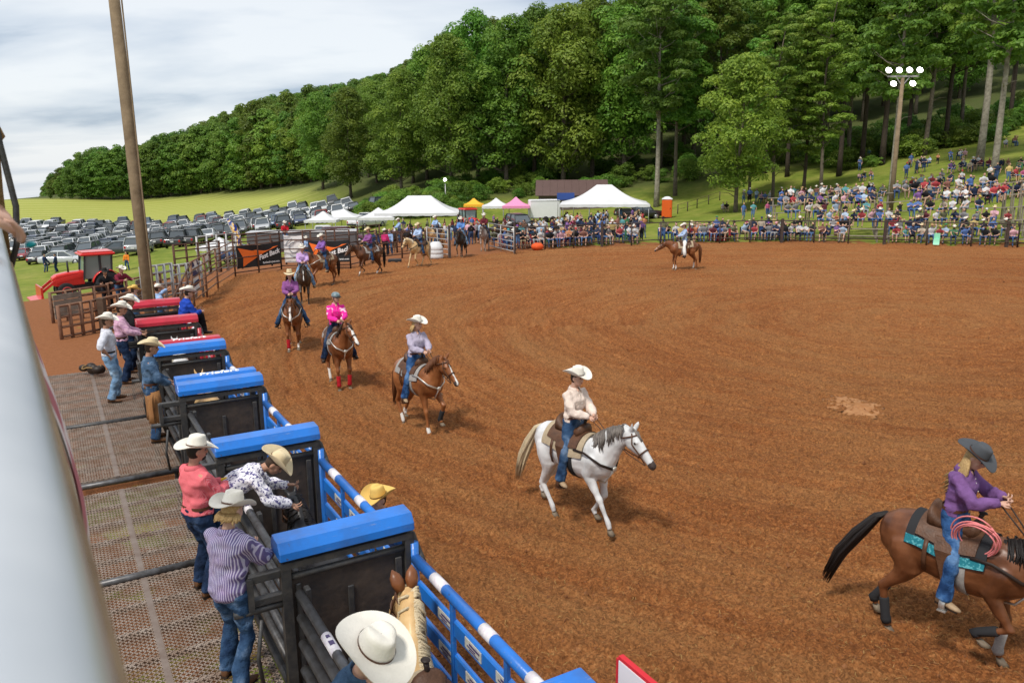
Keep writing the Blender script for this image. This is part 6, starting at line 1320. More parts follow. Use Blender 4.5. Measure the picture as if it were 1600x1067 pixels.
make_person('person', 'man in white short sleeved shirt with hands on hips on the walkway', walk(-.68, 10.6), A0-R(12), st(lh=(.02, .24, 1.0), rh=(.02, -.24, 1.0), le=(-.5, 1, -.1), re=(-.5, -1, -.1), head=(-.1, .1)), L_('white', 'light', hat='white', hair='brown', sleeve=.25, skin=1, beltm=LEATHERD, fat=1.05), .016)
make_person('person', 'man in pink plaid shirt with white hat behind the white shirt', walk(-.35, 12.0), A0-R(5), st(lean=.05, lh=(.40, .1, 1.1), rh=(.40, -.12, 1.08), head=(-.2, .15)), L_('pinkplaid', 'dark', hat='white', hair='brown', skin=1), .018)
make_person('person', 'man in black vest and white hat, third in the row of hats', walk(-.15, 13.0), A0-R(5), st(lean=.12, lh=(.42, .1, 1.15), rh=(.40, -.12, 1.12), head=(-.2, .2)), L_('black', 'dark', hat='white', hair='brown', skin=1), .02)
# bullfighter perched on the far red chute
p, j = make_person('person', 'man in royal blue jersey and white hat sitting on the red chute', CH(1.25, 14.3, 1.35), A0+R(12), dict(pelvis=(0, 0, .42), lean=.25, lf=(.42, .12, .12), rf=(.46, -.08, .1), lh=(.38, .12, .62), rh=(.40, -.1, .6), head=(-.2, .2), lk=(.6, .1, 1), rk=(.6, -.1, 1)), L_('blue', 'black', hat='white', hatk='wide', hair='brown', loose=True, hem=-.07, belt=False, boots=LEATHERD), .018)
mb = MB(); mb.ell((.02, .185, .72), (.05, .02, .055), 12, 8); mb.build('shoulder_patch', STICK, p)
# man right of the pole and the one pointing
make_person('person', 'man in pale blue shirt and white hat beside the wooden pole', (-11.6, 25.8, h1(-11.6, 25.8)), A0+R(20), st(lh=(.45, .2, 1.55), head=(0, .1)), L_('ltblue', 'mid', hat='white', hair='brown'), .024)
make_person('person', 'man in blue patterned shirt and straw hat left of the poster fence', (-12.3, 25.6, h1(-12.3, 25.6)), A0+R(10), st(rh=(.40, -.2, 1.1), head=(0, .2)), L_('paleblue', 'mid', hat='yellow', hair='brown'), .024)
# straw hat in the arena, front of the second gate
p_ = CH(1.62, 1.62); make_person('person', 'person in yellow straw hat standing in the arena behind the nearest blue cover', (p_.x, p_.y, 0), A0+R(200), st(head=(.1, .1)), L_('navy', 'mid', hat='yellow', hatk='wide', hair='brown', band=True), .018)
# man over the palomino at the bottom edge
p_ = CH(-.30, -3.05, 1.42); make_person('person', 'man in white hat and denim shirt at the bottom edge over the palomino', p_, A0-R(75), st(lean=.30, lh=(.36, .1, 1.0), rh=(.42, -.2, 1.0), head=(.1, .45)), L_('denim', 'mid', hat='white', hatk='flat', hair='brown', tilt=.03, hats=1.08), .0125)
# woman on the stand holding the railing
p_ = RAIL(-.50, 1.62, 4.35); pp, jj = make_person('person', 'person at the left edge gripping the railing, teal painted nails', p_, RAIL_A, st(pelvis=(0, 0, .92), lean=.05, lh=(.50, .30, 1.06), rh=(.50, -.20, 1.05), lhd=(.75, -.5, -.35), rhd=(.8, .35, -.3), curl=.55), L_('lilacgrey', 'dark', fem=True, hair='brown', long=.3, sleeve=.5), .0125)
mb = MB(); 
for k in 'lr':
    e_ = jj['H'][k]+Vector((.75, -.5 if k == 'l' else .35, -.35)).normalized()*.13+Vector((0, 0, -.035)); mb.ell(e_, (.012, .02, .008), 8, 5)
mb.build('nail', mat('nail_teal', (.0, .25, .27), .3), pp)
# people by the pens and the tractor
def by(px, Y, dx, dy, lab, look, pose=None, vox=.03, group=None):
    q = on(px, Y); return make_person('person', lab, q, hdg(dx, dy), pose or st(), look, vox, group)
by(148, 31.0, .5, -.85, 'man in black shirt and black hat leaning on the pen fence by the tractor', L_('black', 'black', hat='black', hair='black', skin=1), st(lean=.5, lh=(.5, .2, 1.16), rh=(.5, -.2, 1.16)))
by(169, 31.6, .8, -.5, 'man in maroon shirt and white hat leaning on the pen fence', L_('maroon', 'mid', hat='white', hair='brown'), st(lean=.5, lh=(.55, .25, 1.18), rh=(.55, -.1, 1.18)))
by(186, 73, 0, -1, 'person in orange safety vest standing on the grass by the parked cars', L_('orange', 'mid', hair='brown'))
by(55, 76, 1, -.2, 'person in dark shirt at the left, walking on the grass by the cars', L_('navy', 'mid', hair='brown'), None, .035)
by(73, 75, -1, -.2, 'person in dark shirt at the left, nearer the tractor', L_('navy', 'dark', hair='brown'), None, .035)
by(441, 55.5, .3, -.9, 'person in crimson shirt sitting high on the rails behind the left banner', L_('crimson', 'mid', hat='white', hair='brown'), dict(pelvis=(0, 0, 2.15), lf=(.35, .12, 1.55), rf=(.38, -.12, 1.5), lh=(.4, .1, 2.3), rh=(.4, -.1, 2.3), lk=(1, 0, .4), rk=(1, 0, .4)), .03)
by(462, 56, 0, -1, 'man in blue shirt and white hat behind the poster, left of two', L_('violet', 'mid', hat='white', hair='brown')); by(474, 56, 0, -1, 'man in pale blue shirt and white hat behind the poster, right of two', L_('ltblue', 'mid', hat='white', hair='brown'))
by(583, 53, .3, -1, 'person in dark jacket and hat behind the fence, left of the pink shirt', L_('navy', 'black', hat='tan', hair='brown')); by(598, 53, .2, 1, 'person in hot pink shirt and white hat with back turned behind the fence', L_('hotpink', 'black', hat='white', hair='brown', fem=True)); by(606, 55, -.2, -1, 'person in sky blue shirt behind the pink shirt at the fence', L_('ltblue', 'mid', hair='blond', fem=True)); by(675, 61, 0, -1, 'person in hot pink top behind the silver gate', L_('hotpink', 'mid', hair='brown', fem=True))
# ------------------------------------------------------------------ vehicles
PAINT = mat('car_paint', (.5, .5, .5), .3, objcol=True, coat=.6, spec=.5, noise=.06, nscale=1.2); GLASS = mat('car_glass', (.075, .09, .1), .05, spec=1.0); TYRE = mat('tyre', (.02, .02, .021), .9, noise=.3); RIM = mat('rim', (.45, .46, .47), .35, metal=.7); HEADL = mat('headlight', (.7, .72, .74), .2); TAILL = mat('taillight', (.4, .015, .015), .3); TRIM = mat('black_trim', (.025, .025, .027), .6); PLATE = mat('number_plate', (.6, .6, .6), .6)
def car_meshes(kind):
    """length along X, nose at +X"""
    L, W, z0, zb, zr, cab, bed = {'sedan': (4.6, 1.8, .28, .95, 1.43, [(-1.75, 0), (-1.0, 1), (.35, 1), (1.15, 0)], None), 'suv': (4.7, 1.9, .32, 1.08, 1.75, [(-2.25, 0), (-2.0, 1), (.30, 1), (1.0, 0)], None), 'pickup': (5.7, 1.98, .42, 1.15, 1.88, [(-.75, 0), (-.62, 1), (.75, 1), (1.4, 0)], (-2.75, -.8)), 'van': (4.9, 1.95, .3, 1.05, 1.78, [(-2.35, 0), (-2.2, 1), (.7, 1), (1.75, 0)], None)}[kind]
    h = L/2; wb = L*.30; wr = .33 if kind in ('sedan', 'van') else .39; P = {}
    hood = zb-.06; mb = MB(); st = [(-h, z0+.16, zb-.22, .86), (-h+.05, z0+.05, zb-.05, .94), (-h+.28, z0, zb, 1), (-.6*h, z0, zb, 1), (0, z0, zb, 1), (.45*h, z0, zb, 1), (.52*h, z0, hood, 1), (h-.35, z0, hood-.08, .98), (h-.08, z0+.03, hood-.2, .92), (h, z0+.14, hood-.36, .82)]
    rings = []
    for x, a, b, w in st:
        y = W/2*w; rings.append([Vector((x, s*yy, z)) for s, yy, z in ((1, y*.93, a), (1, y, a+.12), (1, y, b-.2), (1, y*.94, b-.03), (1, y*.82, b), (-1, y*.82, b), (-1, y*.94, b-.03), (-1, y, b-.2), (-1, y, a+.12), (-1, y*.93, a))])
    mb.loft(rings, 0, True, True)
    if bed:      # open load bed
        mb.box(((bed[0]+bed[1])/2, W/2-.06, zb+.05), (bed[1]-bed[0]-.1, .10, .14), None, 0, .02); mb.box(((bed[0]+bed[1])/2, -W/2+.06, zb+.05), (bed[1]-bed[0]-.1, .10, .14), None, 0, .02); mb.box((bed[0]+.06, 0, zb+.05), (.08, W-.22, .14), None, 0, .02)
        mb.box(((bed[0]+bed[1])/2, 0, zb+.012), (bed[1]-bed[0]-.15, W-.24, .02), None, 1)
    (xa, _), (xb, _), (xc, _), (xd, _) = cab; wt = W/2*.72; wbm = W/2*.9; zt = zr
    # roof and pillars in body colour
    def corner(x, f, s): return Vector((x, s*(wbm+(wt-wbm)*f), zb-.01+(zt-zb)*f))
    mb.loft([[Vector((x, s*(wt-(.06 if k else 0)), zt+(.035 if not k else .05)-(.03 if e else 0))) for s, k in ((1, 0), (1, 1), (-1, 1), (-1, 0))] for x, e in ((xb-.06, 1), (xb+.2, 0), (xc-.2, 0), (xc+.08, 1))], 0, True, True)
    mb.box(((xb+xc)/2, 0, zt-.0), (xc-xb+.1, wt*2+.02, .06), None, 0, .02)
    for s in (1, -1):
        for x0, x1 in ((xa, xb), (xd, xc), ((xb+xc)/2+.05, (xb+xc)/2+.05)): mb.beam(corner(x0, 0, s), corner(x1, 1, s), .07, .09, 0)
    P['body'] = mb.mesh(kind+'_body', [PAINT, TRIM])
    gb = MB(); i_ = .035; b4 = [Vector((xa+.05, wbm-i_, zb-.02)), Vector((xd-.05, wbm-i_, zb-.02)), Vector((xd-.05, -wbm+i_, zb-.02)), Vector((xa+.05, -wbm+i_, zb-.02))]; t4 = [Vector((xb+.04, wt-i_, zt)), Vector((xc-.04, wt-i_, zt)), Vector((xc-.04, -wt+i_, zt)), Vector((xb+.04, -wt+i_, zt))]
    gb.add(b4+t4, [(1, 0, 4, 5), (2, 1, 5, 6), (3, 2, 6, 7), (0, 3, 7, 4), (4, 7, 6, 5)], 0); P['windows'] = gb.mesh(kind+'_glass', [GLASS])
    wm = MB(); wm.loft([[Vector((r*math.cos(a), y, r*math.sin(a))) for a in [2*math.pi*i/16 for i in range(16)]] for y, r in ((-.11, wr*.9), (-.09, wr), (.09, wr), (.11, wr*.9))], 0); wm.loft([[Vector((r*math.cos(a), y, r*math.sin(a))) for a in [2*math.pi*i/12 for i in range(12)]] for y, r in ((.10, wr*.62), (.118, wr*.6), (.112, wr*.2))], 1); wm.loft([[Vector((r*math.cos(a), y, r*math.sin(a))) for a in [2*math.pi*i/12 for i in range(12)]][::-1] for y, r in ((-.10, wr*.62), (-.118, wr*.6), (-.112, wr*.2))], 1); P['wheel'] = wm.mesh('wheel', [TYRE, RIM])
    P['wp'] = [(x, s*(W/2-.10), wr) for x in (-wb, wb*1.02) for s in (1, -1)]
    m = MB(); m.box((h-.06, W/2*.62, hood-.28), (.14, .38, .15), None, 0, .03); P['hl'] = m.mesh('headlight', [HEADL]); m = MB(); m.box((h-.06, -W/2*.62, hood-.28), (.14, .38, .15), None, 0, .03); P['hl2'] = m.mesh('headlight', [HEADL])
    m = MB(); m.box((-h+.05, W/2*.76, zb-.28), (.12, .22, .26), None, 0, .03); P['tl'] = m.mesh('taillight', [TAILL]); m = MB(); m.box((-h+.05, -W/2*.76, zb-.28), (.12, .22, .26), None, 0, .03); P['tl2'] = m.mesh('taillight', [TAILL])
    m = MB(); m.box((h-.02, 0, z0+.2), (.14, W*.86, .2), None, 0, .04); m.box((-h+.02, 0, z0+.2), (.14, W*.86, .2), None, 0, .04); m.box((h-.05, 0, hood-.3), (.12, W*.5, .16), None, 0, .03); P['bumper'] = m.mesh('bumper', [TRIM])
    m = MB(); m.box((-h-.02, 0, z0+.42), (.03, .32, .16)); P['plate'] = m.mesh('plate', [PLATE]); return P
CARS = {k: car_meshes(k) for k in ('sedan', 'suv', 'pickup', 'van')}
CARCOL = [('white', (.72, .72, .72)), ('white', (.66, .67, .68)), ('silver', (.42, .43, .44)), ('silver', (.50, .51, .52)), ('grey', (.16, .165, .17)), ('dark grey', (.06, .062, .065)), ('black', (.014, .014, .016)), ('black', (.02, .02, .022)), ('red', (.28, .014, .018)), ('dark red', (.12, .01, .015)), ('dark blue', (.02, .035, .10)), ('blue grey', (.10, .15, .22)), ('tan', (.32, .27, .2))]
CARW = [17, 9, 8, 6, 12, 12, 14, 11, 6, 5, 7, 5, 2]
def put_car(kind, col, p, rz, label, group, full=True, tilt=(0, 0)):
    c = CARS[kind]; nm = {'sedan': 'parked_car', 'suv': 'parked_suv', 'pickup': 'pickup_truck', 'van': 'minivan'}[kind]; t = thing(nm, label, {'sedan': 'car', 'suv': 'car', 'pickup': 'truck', 'van': 'van'}[kind], p, rz, group); t.rotation_euler = (tilt[0], tilt[1], rz)
    b = link('body', c['body'], t); b.color = (*col, 1); link('windows', c['windows'], t)
    for w in c['wp']: link('wheel', c['wheel'], t, w)
    if full:
        for k, n in (('hl', 'headlight'), ('hl2', 'headlight'), ('tl', 'taillight'), ('tl2', 'taillight'), ('bumper', 'bumper'), ('plate', 'number_plate')): link(n, c[k], t)
    return t
def car_park():
    g = random.Random(11); kinds = ['sedan', 'suv', 'suv', 'pickup', 'pickup', 'van', 'sedan']; n = 0; rown = 0; placed = []
    # rows run across the field; a car fills every slot with few gaps
    poly = [tuple(on(x, Y).xy) for x, Y in ((8, 88), (10, 170), (110, 166), (250, 163), (400, 154), (520, 146), (580, 126), (520, 112), (400, 102), (300, 94), (215, 91), (150, 94))]
    ang = math.radians(12); ux, uy = math.cos(ang), math.sin(ang); vx, vy = -uy, ux; v = -10.0; cars = []
    while v < 200:
        u = -220
        rowcars = []
        while u < 60:
            x, y = u*ux+v*vx, u*uy+v*vy
            if poly_sdf(np.array([x]), np.array([y]), poly)[0] < 0 and g.random() > .07: rowcars.append((x+g.uniform(-.3, .3), y+g.uniform(-.5, .5)))
            u += 2.62+g.uniform(-.1, .3)
        if rowcars: cars.append(rowcars)
        v += 5.2 if len(cars) % 2 else 6.0
    R_ = len(cars); rn = 0
    for ri, row in enumerate(cars):
        Z = hz([c[0] for c in row], [c[1] for c in row]); gx = hz([c[0]+1 for c in row], [c[1] for c in row])-Z; gy = hz([c[0] for c in row], [c[1]+1 for c in row])-Z
        for ci, ((x, y), z) in enumerate(zip(row, Z)):
            k = g.choice(kinds); cn, cv = g.choices(CARCOL, CARW)[0]; rz = ang+R(90)*(1 if g.random() < .6 else -1)+g.uniform(-.06, .06); dirn = Vector((math.cos(rz), math.sin(rz))); pit = -math.atan(gx[ci]*dirn.x+gy[ci]*dirn.y); rol = math.atan(-gx[ci]*dirn.y+gy[ci]*dirn.x)
            kn = {'sedan': 'car', 'suv': 'tall car', 'pickup': 'pickup truck', 'van': 'minivan'}[k]
            put_car(k, cv, (x, y, z), rz, f'{cn} {kn}, {ordinal(ci)} from left, {ordinal(ri)} parked row from the arena', 'cars parked in the field', y < 115, (rol, pit)); n += 1
    return n
NCARS = car_park()
# single vehicles between the car park and the gate
SV = [('suv', (.34, .35, .36), 208, 82, 100, 'silver sport utility car nearest the tractor'), ('sedan', (.07, .075, .08), 183, 82, 30, 'dark sedan left of the nearest silver car'), ('pickup', (.03, .03, .033), 272, 90, 98, 'dark pickup just right of the wooden pole'), ('pickup', (.05, .05, .055), 293, 91, 96, 'second dark pickup right of the wooden pole'), ('pickup', (.7, .7, .7), 500, 80, 12, 'white pickup behind the right banner'), ('suv', (.10, .02, .04), 535, 78, 8, 'maroon car behind the right banner'), ('pickup', (.68, .68, .7), 572, 100, 60, 'white pickup left of the large left tent'), ('sedan', (.03, .06, .16), 372, 70, 20, 'blue car beside the feather flag'), ('sedan', (.5, .52, .54), 86, 84, 10, 'pale car at the left edge behind the tractor'), ('suv', (.03, .032, .035), 812, 82, -70, 'dark car with bright windscreen by the pink tent'), ('pickup', (.02, .02, .022), 1000, 94, 8, 'black pickup behind the right tent near the orange toilet'), ('sedan', (.2, .012, .015), 612, 118, 40, 'red car on the bank at the right end of the car park'), ('suv', (.03, .035, .05), 600, 120, 40, 'dark car on the bank at the right end of the car park')]
for k, c, px, Y, deg, lab in SV: put_car(k, c, on(px, Y), R(deg), lab, 'vehicles near the arena')
def tractor(px, Y, rz, lab, loader=True, s=1.0):
    t = thing('tractor', lab, 'tractor', on(px, Y), rz); t.scale = (s, s, s); TR = mat('tractor_red', (.62, .03, .025), .35, noise=.1, coat=.4); TG = mat('tractor_glass', (.16, .24, .23), .06, spec=.8); DK = mat('tractor_dark', (.03, .03, .032), .6)
    mb = MB(); mb.loft([[Vector((x, s_*w, z)) for s_, z in ((1, a), (1, b-.08), (.8, b), (-.8, b), (-1, b-.08), (-1, a))] for x, w, a, b in ((.35, .34, .75, 1.50), (1.2, .34, .72, 1.46), (1.75, .32, .72, 1.36), (1.95, .27, .78, 1.22))], 0, True, False); mb.build('hood', TR, t)
    mb = MB(); mb.box((.6, 0, .62), (2.4, .5, .35)); mb.box((-.7, 0, .75), (1.0, .6, .6)); mb.build('chassis', DK, t)
    mb = MB(); mb.loft([[Vector((x, y, z)) for x, y, z in ((-1.2, .8, zz), (.38, .72, zz), (.38, -.72, zz), (-1.2, -.8, zz))] for zz in (2.35, 2.48, 2.56)], 0, True, False); mb.box((-.4, 0, 2.42), (1.8, 1.7, .12), None, 0, .04); mb.build('roof', TR, t)
    mb = MB(); mb.loft([[Vector((a, w, z)), Vector((b, w*.93, z)), Vector((b, -w*.93, z)), Vector((a, -w, z))] for z, a, b, w in ((1.05, -1.0, .40, .68), (2.36, -1.1, .25, .72))], 0, True, False); mb.build('cab_glass', TG, t)
    for x0, x1 in ((-1.02, -1.12), (.42, .27), (-.45, -.48)):
        for s_ in (1, -1): mb = MB(); mb.beam((x0, s_*.69, 1.0), (x1, s_*.725, 2.38), .09, .09); mb.build('cab_pillar', DK, t)
    def whl(x, y, r, w):
        mb = MB(); mb.loft([[Vector((x+rr*math.cos(a), y+yy, r+rr*math.sin(a))) for a in [2*math.pi*i/22 for i in range(22)]] for yy, rr in ((-w/2, r*.82), (-w/2*.8, r), (w/2*.8, r), (w/2, r*.82))]); o = mb.build('wheel', TYRE, t); mb = MB(); s_ = 1 if y > 0 else -1
        mb.loft([[Vector((x+rr*math.cos(a), y+yy*s_, r+rr*math.sin(a))) for a in [2*math.pi*i/16 for i in range(16)]][::s_] for yy, rr in ((w/2-.01, r*.6), (w/2+.01, r*.58), (w/2-.03, r*.15))]); mb.build('rim', mat('rim_red', (.35, .03, .03), .5), o)
    for s_ in (1, -1):
        whl(-.75, s_*.78, .72, .42); whl(1.35, s_*.68, .46, .3)
        mb = MB(); mb.loft([[Vector((-.75+r*math.cos(a), s_*y, .72+r*math.sin(a))) for y in (.55, 1.0)] for a in [R(10+160*i/10) for i in range(11)] for r in (.8,)], 0, False, True, False); o = mb.build('fender', TR, t); o.modifiers.new('s', 'SOLIDIFY').thickness = .03
        if loader: mb = MB(); mb.beam((.2, s_*.5, 1.35), (1.9, s_*.5, 1.0), .1, .16); mb.beam((1.9, s_*.5, 1.0), (2.6, s_*.5, .45), .1, .14); mb.build('loader_arm', TR, t)
    if loader: mb = MB(); mb.loft([[Vector((2.55+x, y, .1+z)) for x, z in ((0, .1), (.0, .7), (.1, .72), (.12, .1), (.6, .02), (.6, -.03), (0, 0))] for y in (-.95, .95)], 0, True, False); mb.build('bucket', TR, t)
    mb = MB(); mb.tube([(1.1, .2, 1.4), (1.1, .2, 2.1)], .05, 8); mb.build('exhaust', DK, t)
tractor(124, 41, R(218), 'red cab tractor with front loader behind the left pens', True, .9)
tractor(733, 88, R(-60), 'smaller red cab tractor between the tents', False, .95)
# ------------------------------------------------------------------ tents, shed, trailer, toilet
TW = mat('tent_white', (.64, .64, .645), .6, noise=.12, nscale=1.2, bump=.35, bscale=2.2); TP = mat('tent_pink', (.75, .26, .45), .6, noise=.1); TY = mat('tent_yellow', (.82, .42, .03), .6, noise=.1)
def tent(px, Y, w, d, eave, peak, ridge, lab, m=TW, rz=0, name='tent'):
    t = thing(name, lab, 'tent', on(px, Y), rz); n = 10; a, b = w/2, d/2; mb = MB()
    rows = []
    for i in range(n+1):      # the roof sags between ridge and eaves
        f = i/n; z = eave+(peak-eave)*f-.16*(peak-eave)*math.sin(math.pi*f); x = a+(ridge/2-a)*f; y = b*(1-f)+.02; rows.append([Vector(v) for v in ((-x, -y, z), (0, -y, z), (x, -y, z), (x, 0, z), (x, y, z), (0, y, z), (-x, y, z), (-x, 0, z))])
    mb.loft(rows, 0, False, False); mb.add(rows[-1], [(0, 1, 2, 3, 4, 5, 6, 7)]); mb.build('canopy', m, t)
    mb = MB(); k = 28; per = []
    for (x0, y0), (x1, y1) in (((-a, -b), (a, -b)), ((a, -b), (a, b)), ((a, b), (-a, b)), ((-a, b), (-a, -b))):
        for i in range(k): f = i/k; per.append((x0+(x1-x0)*f, y0+(y1-y0)*f))
    mb.loft([[Vector((x*1.003, y*1.003, eave+.01)) for x, y in per], [Vector((x*1.006, y*1.006, eave-.25-.05*abs(math.sin(i*math.pi/4)))) for i, (x, y) in enumerate(per)]], 0, False, False); v = mb.build('valance', m, t); v.modifiers.new('s', 'SOLIDIFY').thickness = .012
    for x in ([-a+.1, a-.1] if w < 5 else [-a+.1, -a/3, a/3, a-.1]):
        for y in (-b+.1, b-.1): mb = MB(); mb.tube([(x, y, -.3), (x, y, eave)], .035, 7); mb.build('tent_pole', GALV, t)
    return t
tent(655, 92, 9.2, 7, 2.2, 4.0, 2.6, 'largest white frame tent left of centre behind the gate'); tent(944, 88, 9.4, 7.5, 2.35, 4.3, 1.6, 'large white tent sheltering a crowd right of the trailer', rz=R(-6))
tent(806, 96, 3.2, 3.2, 2.1, 3.1, .1, 'pink pop-up tent left of the white trailer', TP); tent(775, 97, 3.3, 3.3, 2.1, 3.0, .1, 'small white pop-up tent left of the pink one'); tent(740, 100, 2.4, 2.4, 2.2, 2.9, .2, 'yellow pop-up tent behind the red tractor', TY)
tent(503, 92, 3.6, 3.6, 1.9, 2.8, .1, 'leftmost of the small white tents behind the pickup'); tent(535, 94, 3.8, 3.8, 2.0, 2.9, .1, 'middle small white tent before the car park'); tent(590, 90, 4.0, 4.0, 2.0, 3.0, .1, 'small white tent against the large left tent'); tent(336, 66, 2.9, 2.9, 1.8, 2.5, .1, 'small white tent beside the feather flag')
t = thing('feather_flag', 'tall blue and yellow feather flag beside the small tent', 'flag', on(361, 66)); mb = MB(); mb.tube([(0, 0, 0), (-.1, 0, 2.5), (-.6, 0, 3.9)], .03, 7); mb.build('flag_pole', GALV, t)
def flag_fn(tt, b):
    co = N(tt, 'ShaderNodeTexCoord').outputs['Object']; n = noise(tt, 2.2, 2, co); r = ramp(tt, [(.40, (.02, .04, .22)), (.47, (.75, .42, .04)), (.55, (.7, .66, .6)), (.6, (.03, .05, .25))]); tt.links.new(n.outputs[0], r.inputs[0]); tt.links.new(r.outputs[0], b.inputs['Base Color'])
mb = MB(); mb.loft([[Vector((x0, 0, z)), Vector((x1, -.05, z)), Vector((x1, -.03, z)), Vector((x0, .02, z))] for z, x0, x1 in ((.5, -.02, .6), (1.5, -.06, .62), (2.5, -.1, .5), (3.3, -.35, .2), (3.85, -.6, -.4))], 0, True, True); mb.build('flag', shader('flag_print', flag_fn), t)
t = thing('trailer', 'white enclosed trailer beside the right tent', 'trailer', on(850, 97), R(4)); WB = mat('trailer_white', (.74, .74, .75), .4, noise=.06, nscale=2)
mb = MB(); mb.box((0, 0, 1.55), (3.7, 2.1, 2.2), None, 0, .12); mb.build('body', WB, t); mb = MB(); mb.box((0, -1.07, 2.55), (3.5, .03, .06)); mb.box((0, -1.07, .55), (3.5, .03, .1)); mb.build('trim', GALV, t)
for x in (.1, .95): mb = MB(); mb.loft([[Vector((x+r*math.cos(a), y, .36+r*math.sin(a))) for a in [2*math.pi*i/16 for i in range(16)]] for y, r in ((-1.0, .36), (-1.12, .36), (-1.13, .18))]); mb.build('wheel', TYRE, t)
mb = MB(); mb.beam((-1.85, 0, .5), (-2.9, 0, .5), .12, .12); mb.build('hitch', TRIM, t)
t = thing('shed', 'low shed with brown metal roof behind the right tent', 'shed', on(893, 112)-Vector((0, 0, 1.5)), R(-3)); BR = mat('roof_brown', (.115, .07, .062), .5, noise=.12, nscale=1)
mb = MB(); mb.box((0, 0, 1.5), (9, 7, 3.2)); mb.build('wall', mat('shed_wall', (.13, .10, .085), .8, noise=.2), t)
for s in (-1, 1):
    for k in range(10): mb = MB(); x = -4.92+k*.985+.49; mb.add([(x-.485, s*4.0, 2.95), (x+.485, s*4.0, 2.95), (x+.485, 0, 4.9), (x-.485, 0, 4.9), (x-.485, s*4.0, 3.03), (x+.485, s*4.0, 3.03), (x+.485, 0, 4.98), (x-.485, 0, 4.98)], [(0, 1, 2, 3), (4, 5, 6, 7), (0, 1, 5, 4), (1, 2, 6, 5), (3, 0, 4, 7)]); mb.build('roof_panel', BR, t)
t = thing('sign_banner', 'blue sign with white lettering above the food stand by the trailer', 'sign', on(884, 93)); mb = MB(); mb.box((0, 0, 3.1), (2.0, .06, .8)); mb.build('board', mat('sign_blue', (.03, .07, .26), .5), t)
for x in (-.9, .9): mb = MB(); mb.tube([(x, .08, 0), (x, .08, 3.4)], .04, 7); mb.build('sign_pole', GALV, t)
text_obj('lettering', 'SNACKS  DRINKS', .3, WHITEP, t, Matrix.Translation((0, -.04, 3.2)) @ Matrix.Rotation(R(90), 4, 'X'), .004) if False else None
t = thing('portable_toilet', 'orange portable toilet with white roof on the grass', 'toilet', on(1043, 93), R(-12)); OR = mat('toilet_orange', (.72, .115, .015), .5, noise=.1)
mb = MB(); mb.box((0, 0, 1.1), (1.15, 1.15, 2.1), None, 0, .05); mb.build('cabin', OR, t); mb = MB(); mb.loft([[Vector((sx*w, sy*w, z)) for sx, sy in ((-1, -1), (1, -1), (1, 1), (-1, 1))] for z, w in ((2.13, .62), (2.2, .6), (2.42, .25), (2.45, .1))], 0, True, False); mb.build('roof', TW, t)
mb = MB(); mb.box((.05, -.59, 1.05), (.8, .04, 1.85), None, 0, .01); d_ = mb.build('door', OR, t); mb = MB(); mb.box((.38, -.62, 1.1), (.06, .03, .16)); mb.build('handle', TRIM, d_); mb = MB(); mb.box((0, 0, .04), (1.25, 1.25, .1)); mb.build('skid', TRIM, t)
for i, (a, b) in enumerate(((1060, 1090), (1090, 1125))): fence(on(a, 98+i*3), on(b, 101+i*3), (.5, 1.1), 3, ['plain wire and post fence just right of the orange toilet', 'continuing wire and post fence behind the maple'][i], DKPIPE, None, .02, .06)
# flatbed trailer roofs behind the banners
t = thing('stock_trailer', 'long grey stock trailer behind the banners', 'trailer', on(470, 68), R(6)); mb = MB(); mb.box((0, 0, 1.3), (9.0, 2.2, 1.6), None, 0, .08); mb.build('body', mat('trailer_grey', (.12, .12, .125), .5, noise=.15), t); mb = MB(); mb.box((0, 0, 2.14), (9.1, 2.3, .08), None, 0, .02); mb.build('roof', mat('trailer_roof', (.45, .45, .46), .4, noise=.1), t)
for x in (-.5, .5): mb = MB(); mb.loft([[Vector((x+.38*math.cos(a), y, .38+.38*math.sin(a))) for a in [2*math.pi*i/14 for i in range(14)]] for y in (-1.0, -1.15)]); mb.build('wheel', TYRE, t)
# white ribbed barrel cover, black box on the clay
t = thing('barrel', 'white ribbed plastic barrel cover standing before the silver gate', 'barrel', un(682, 403) + Vector((0, -.25, 0))); t.scale = (.68, .68, .8); mb = MB(); mb.loft([[Vector((r*math.cos(a), r*.8*math.sin(a), z)) for a in [2*math.pi*i/20 for i in range(20)]] for z, r in ((0, .62), (.1, .66), (.3, .66), (.33, .62), (.36, .66), (.6, .66), (.63, .62), (.66, .66), (.9, .62), (.94, .56), (1.2, .45), (1.25, .3))]); mb.build('shell', TW, t)
mb = MB(); mb.box((0, 0, .1), (.75, .4, .2), None, 0, .03); tag(mb.build('tool_box', TRIM, None, un(617, 410)), 'small black box lying on the clay behind the palomino', 'box')
t = thing('gear_bag', 'dark saddle gear and ropes heaped on the far walkway', 'gear', CH(-.95, 13.1, PLZ)); t.scale = (.7, .7, .9); mb = MB(); g = random.Random(6)
for i in range(7): mb.ell((g.uniform(-.4, .4), g.uniform(-.2, .2), .1+g.uniform(0, .1)), (g.uniform(.12, .22), g.uniform(.1, .16), g.uniform(.08, .13)), 10, 7)
mb.build('bundle', STRAPD, t); mb = MB(); mb.tube([(.3*math.cos(a), .18*math.sin(a), .22+.03*math.sin(3*a)) for a in [i*.5 for i in range(20)]], .02, 6); mb.build('rope', ROPE, t)
mb = MB(); mb.loft([[Vector((r*math.cos(a), r*math.sin(a), z)) for a in [2*math.pi*i/14 for i in range(14)]] for z, r in ((0, .03), (.01, .035), (.15, .035), (.19, .014), (.22, .014))]); tag(mb.build('water_bottle', mat('bottle_clear', (.65, .7, .72), .15, spec=.6), None, CH(-1.7, 3.95, PLZ+.01)), 'clear plastic water bottle standing on the walkway mesh', 'bottle')
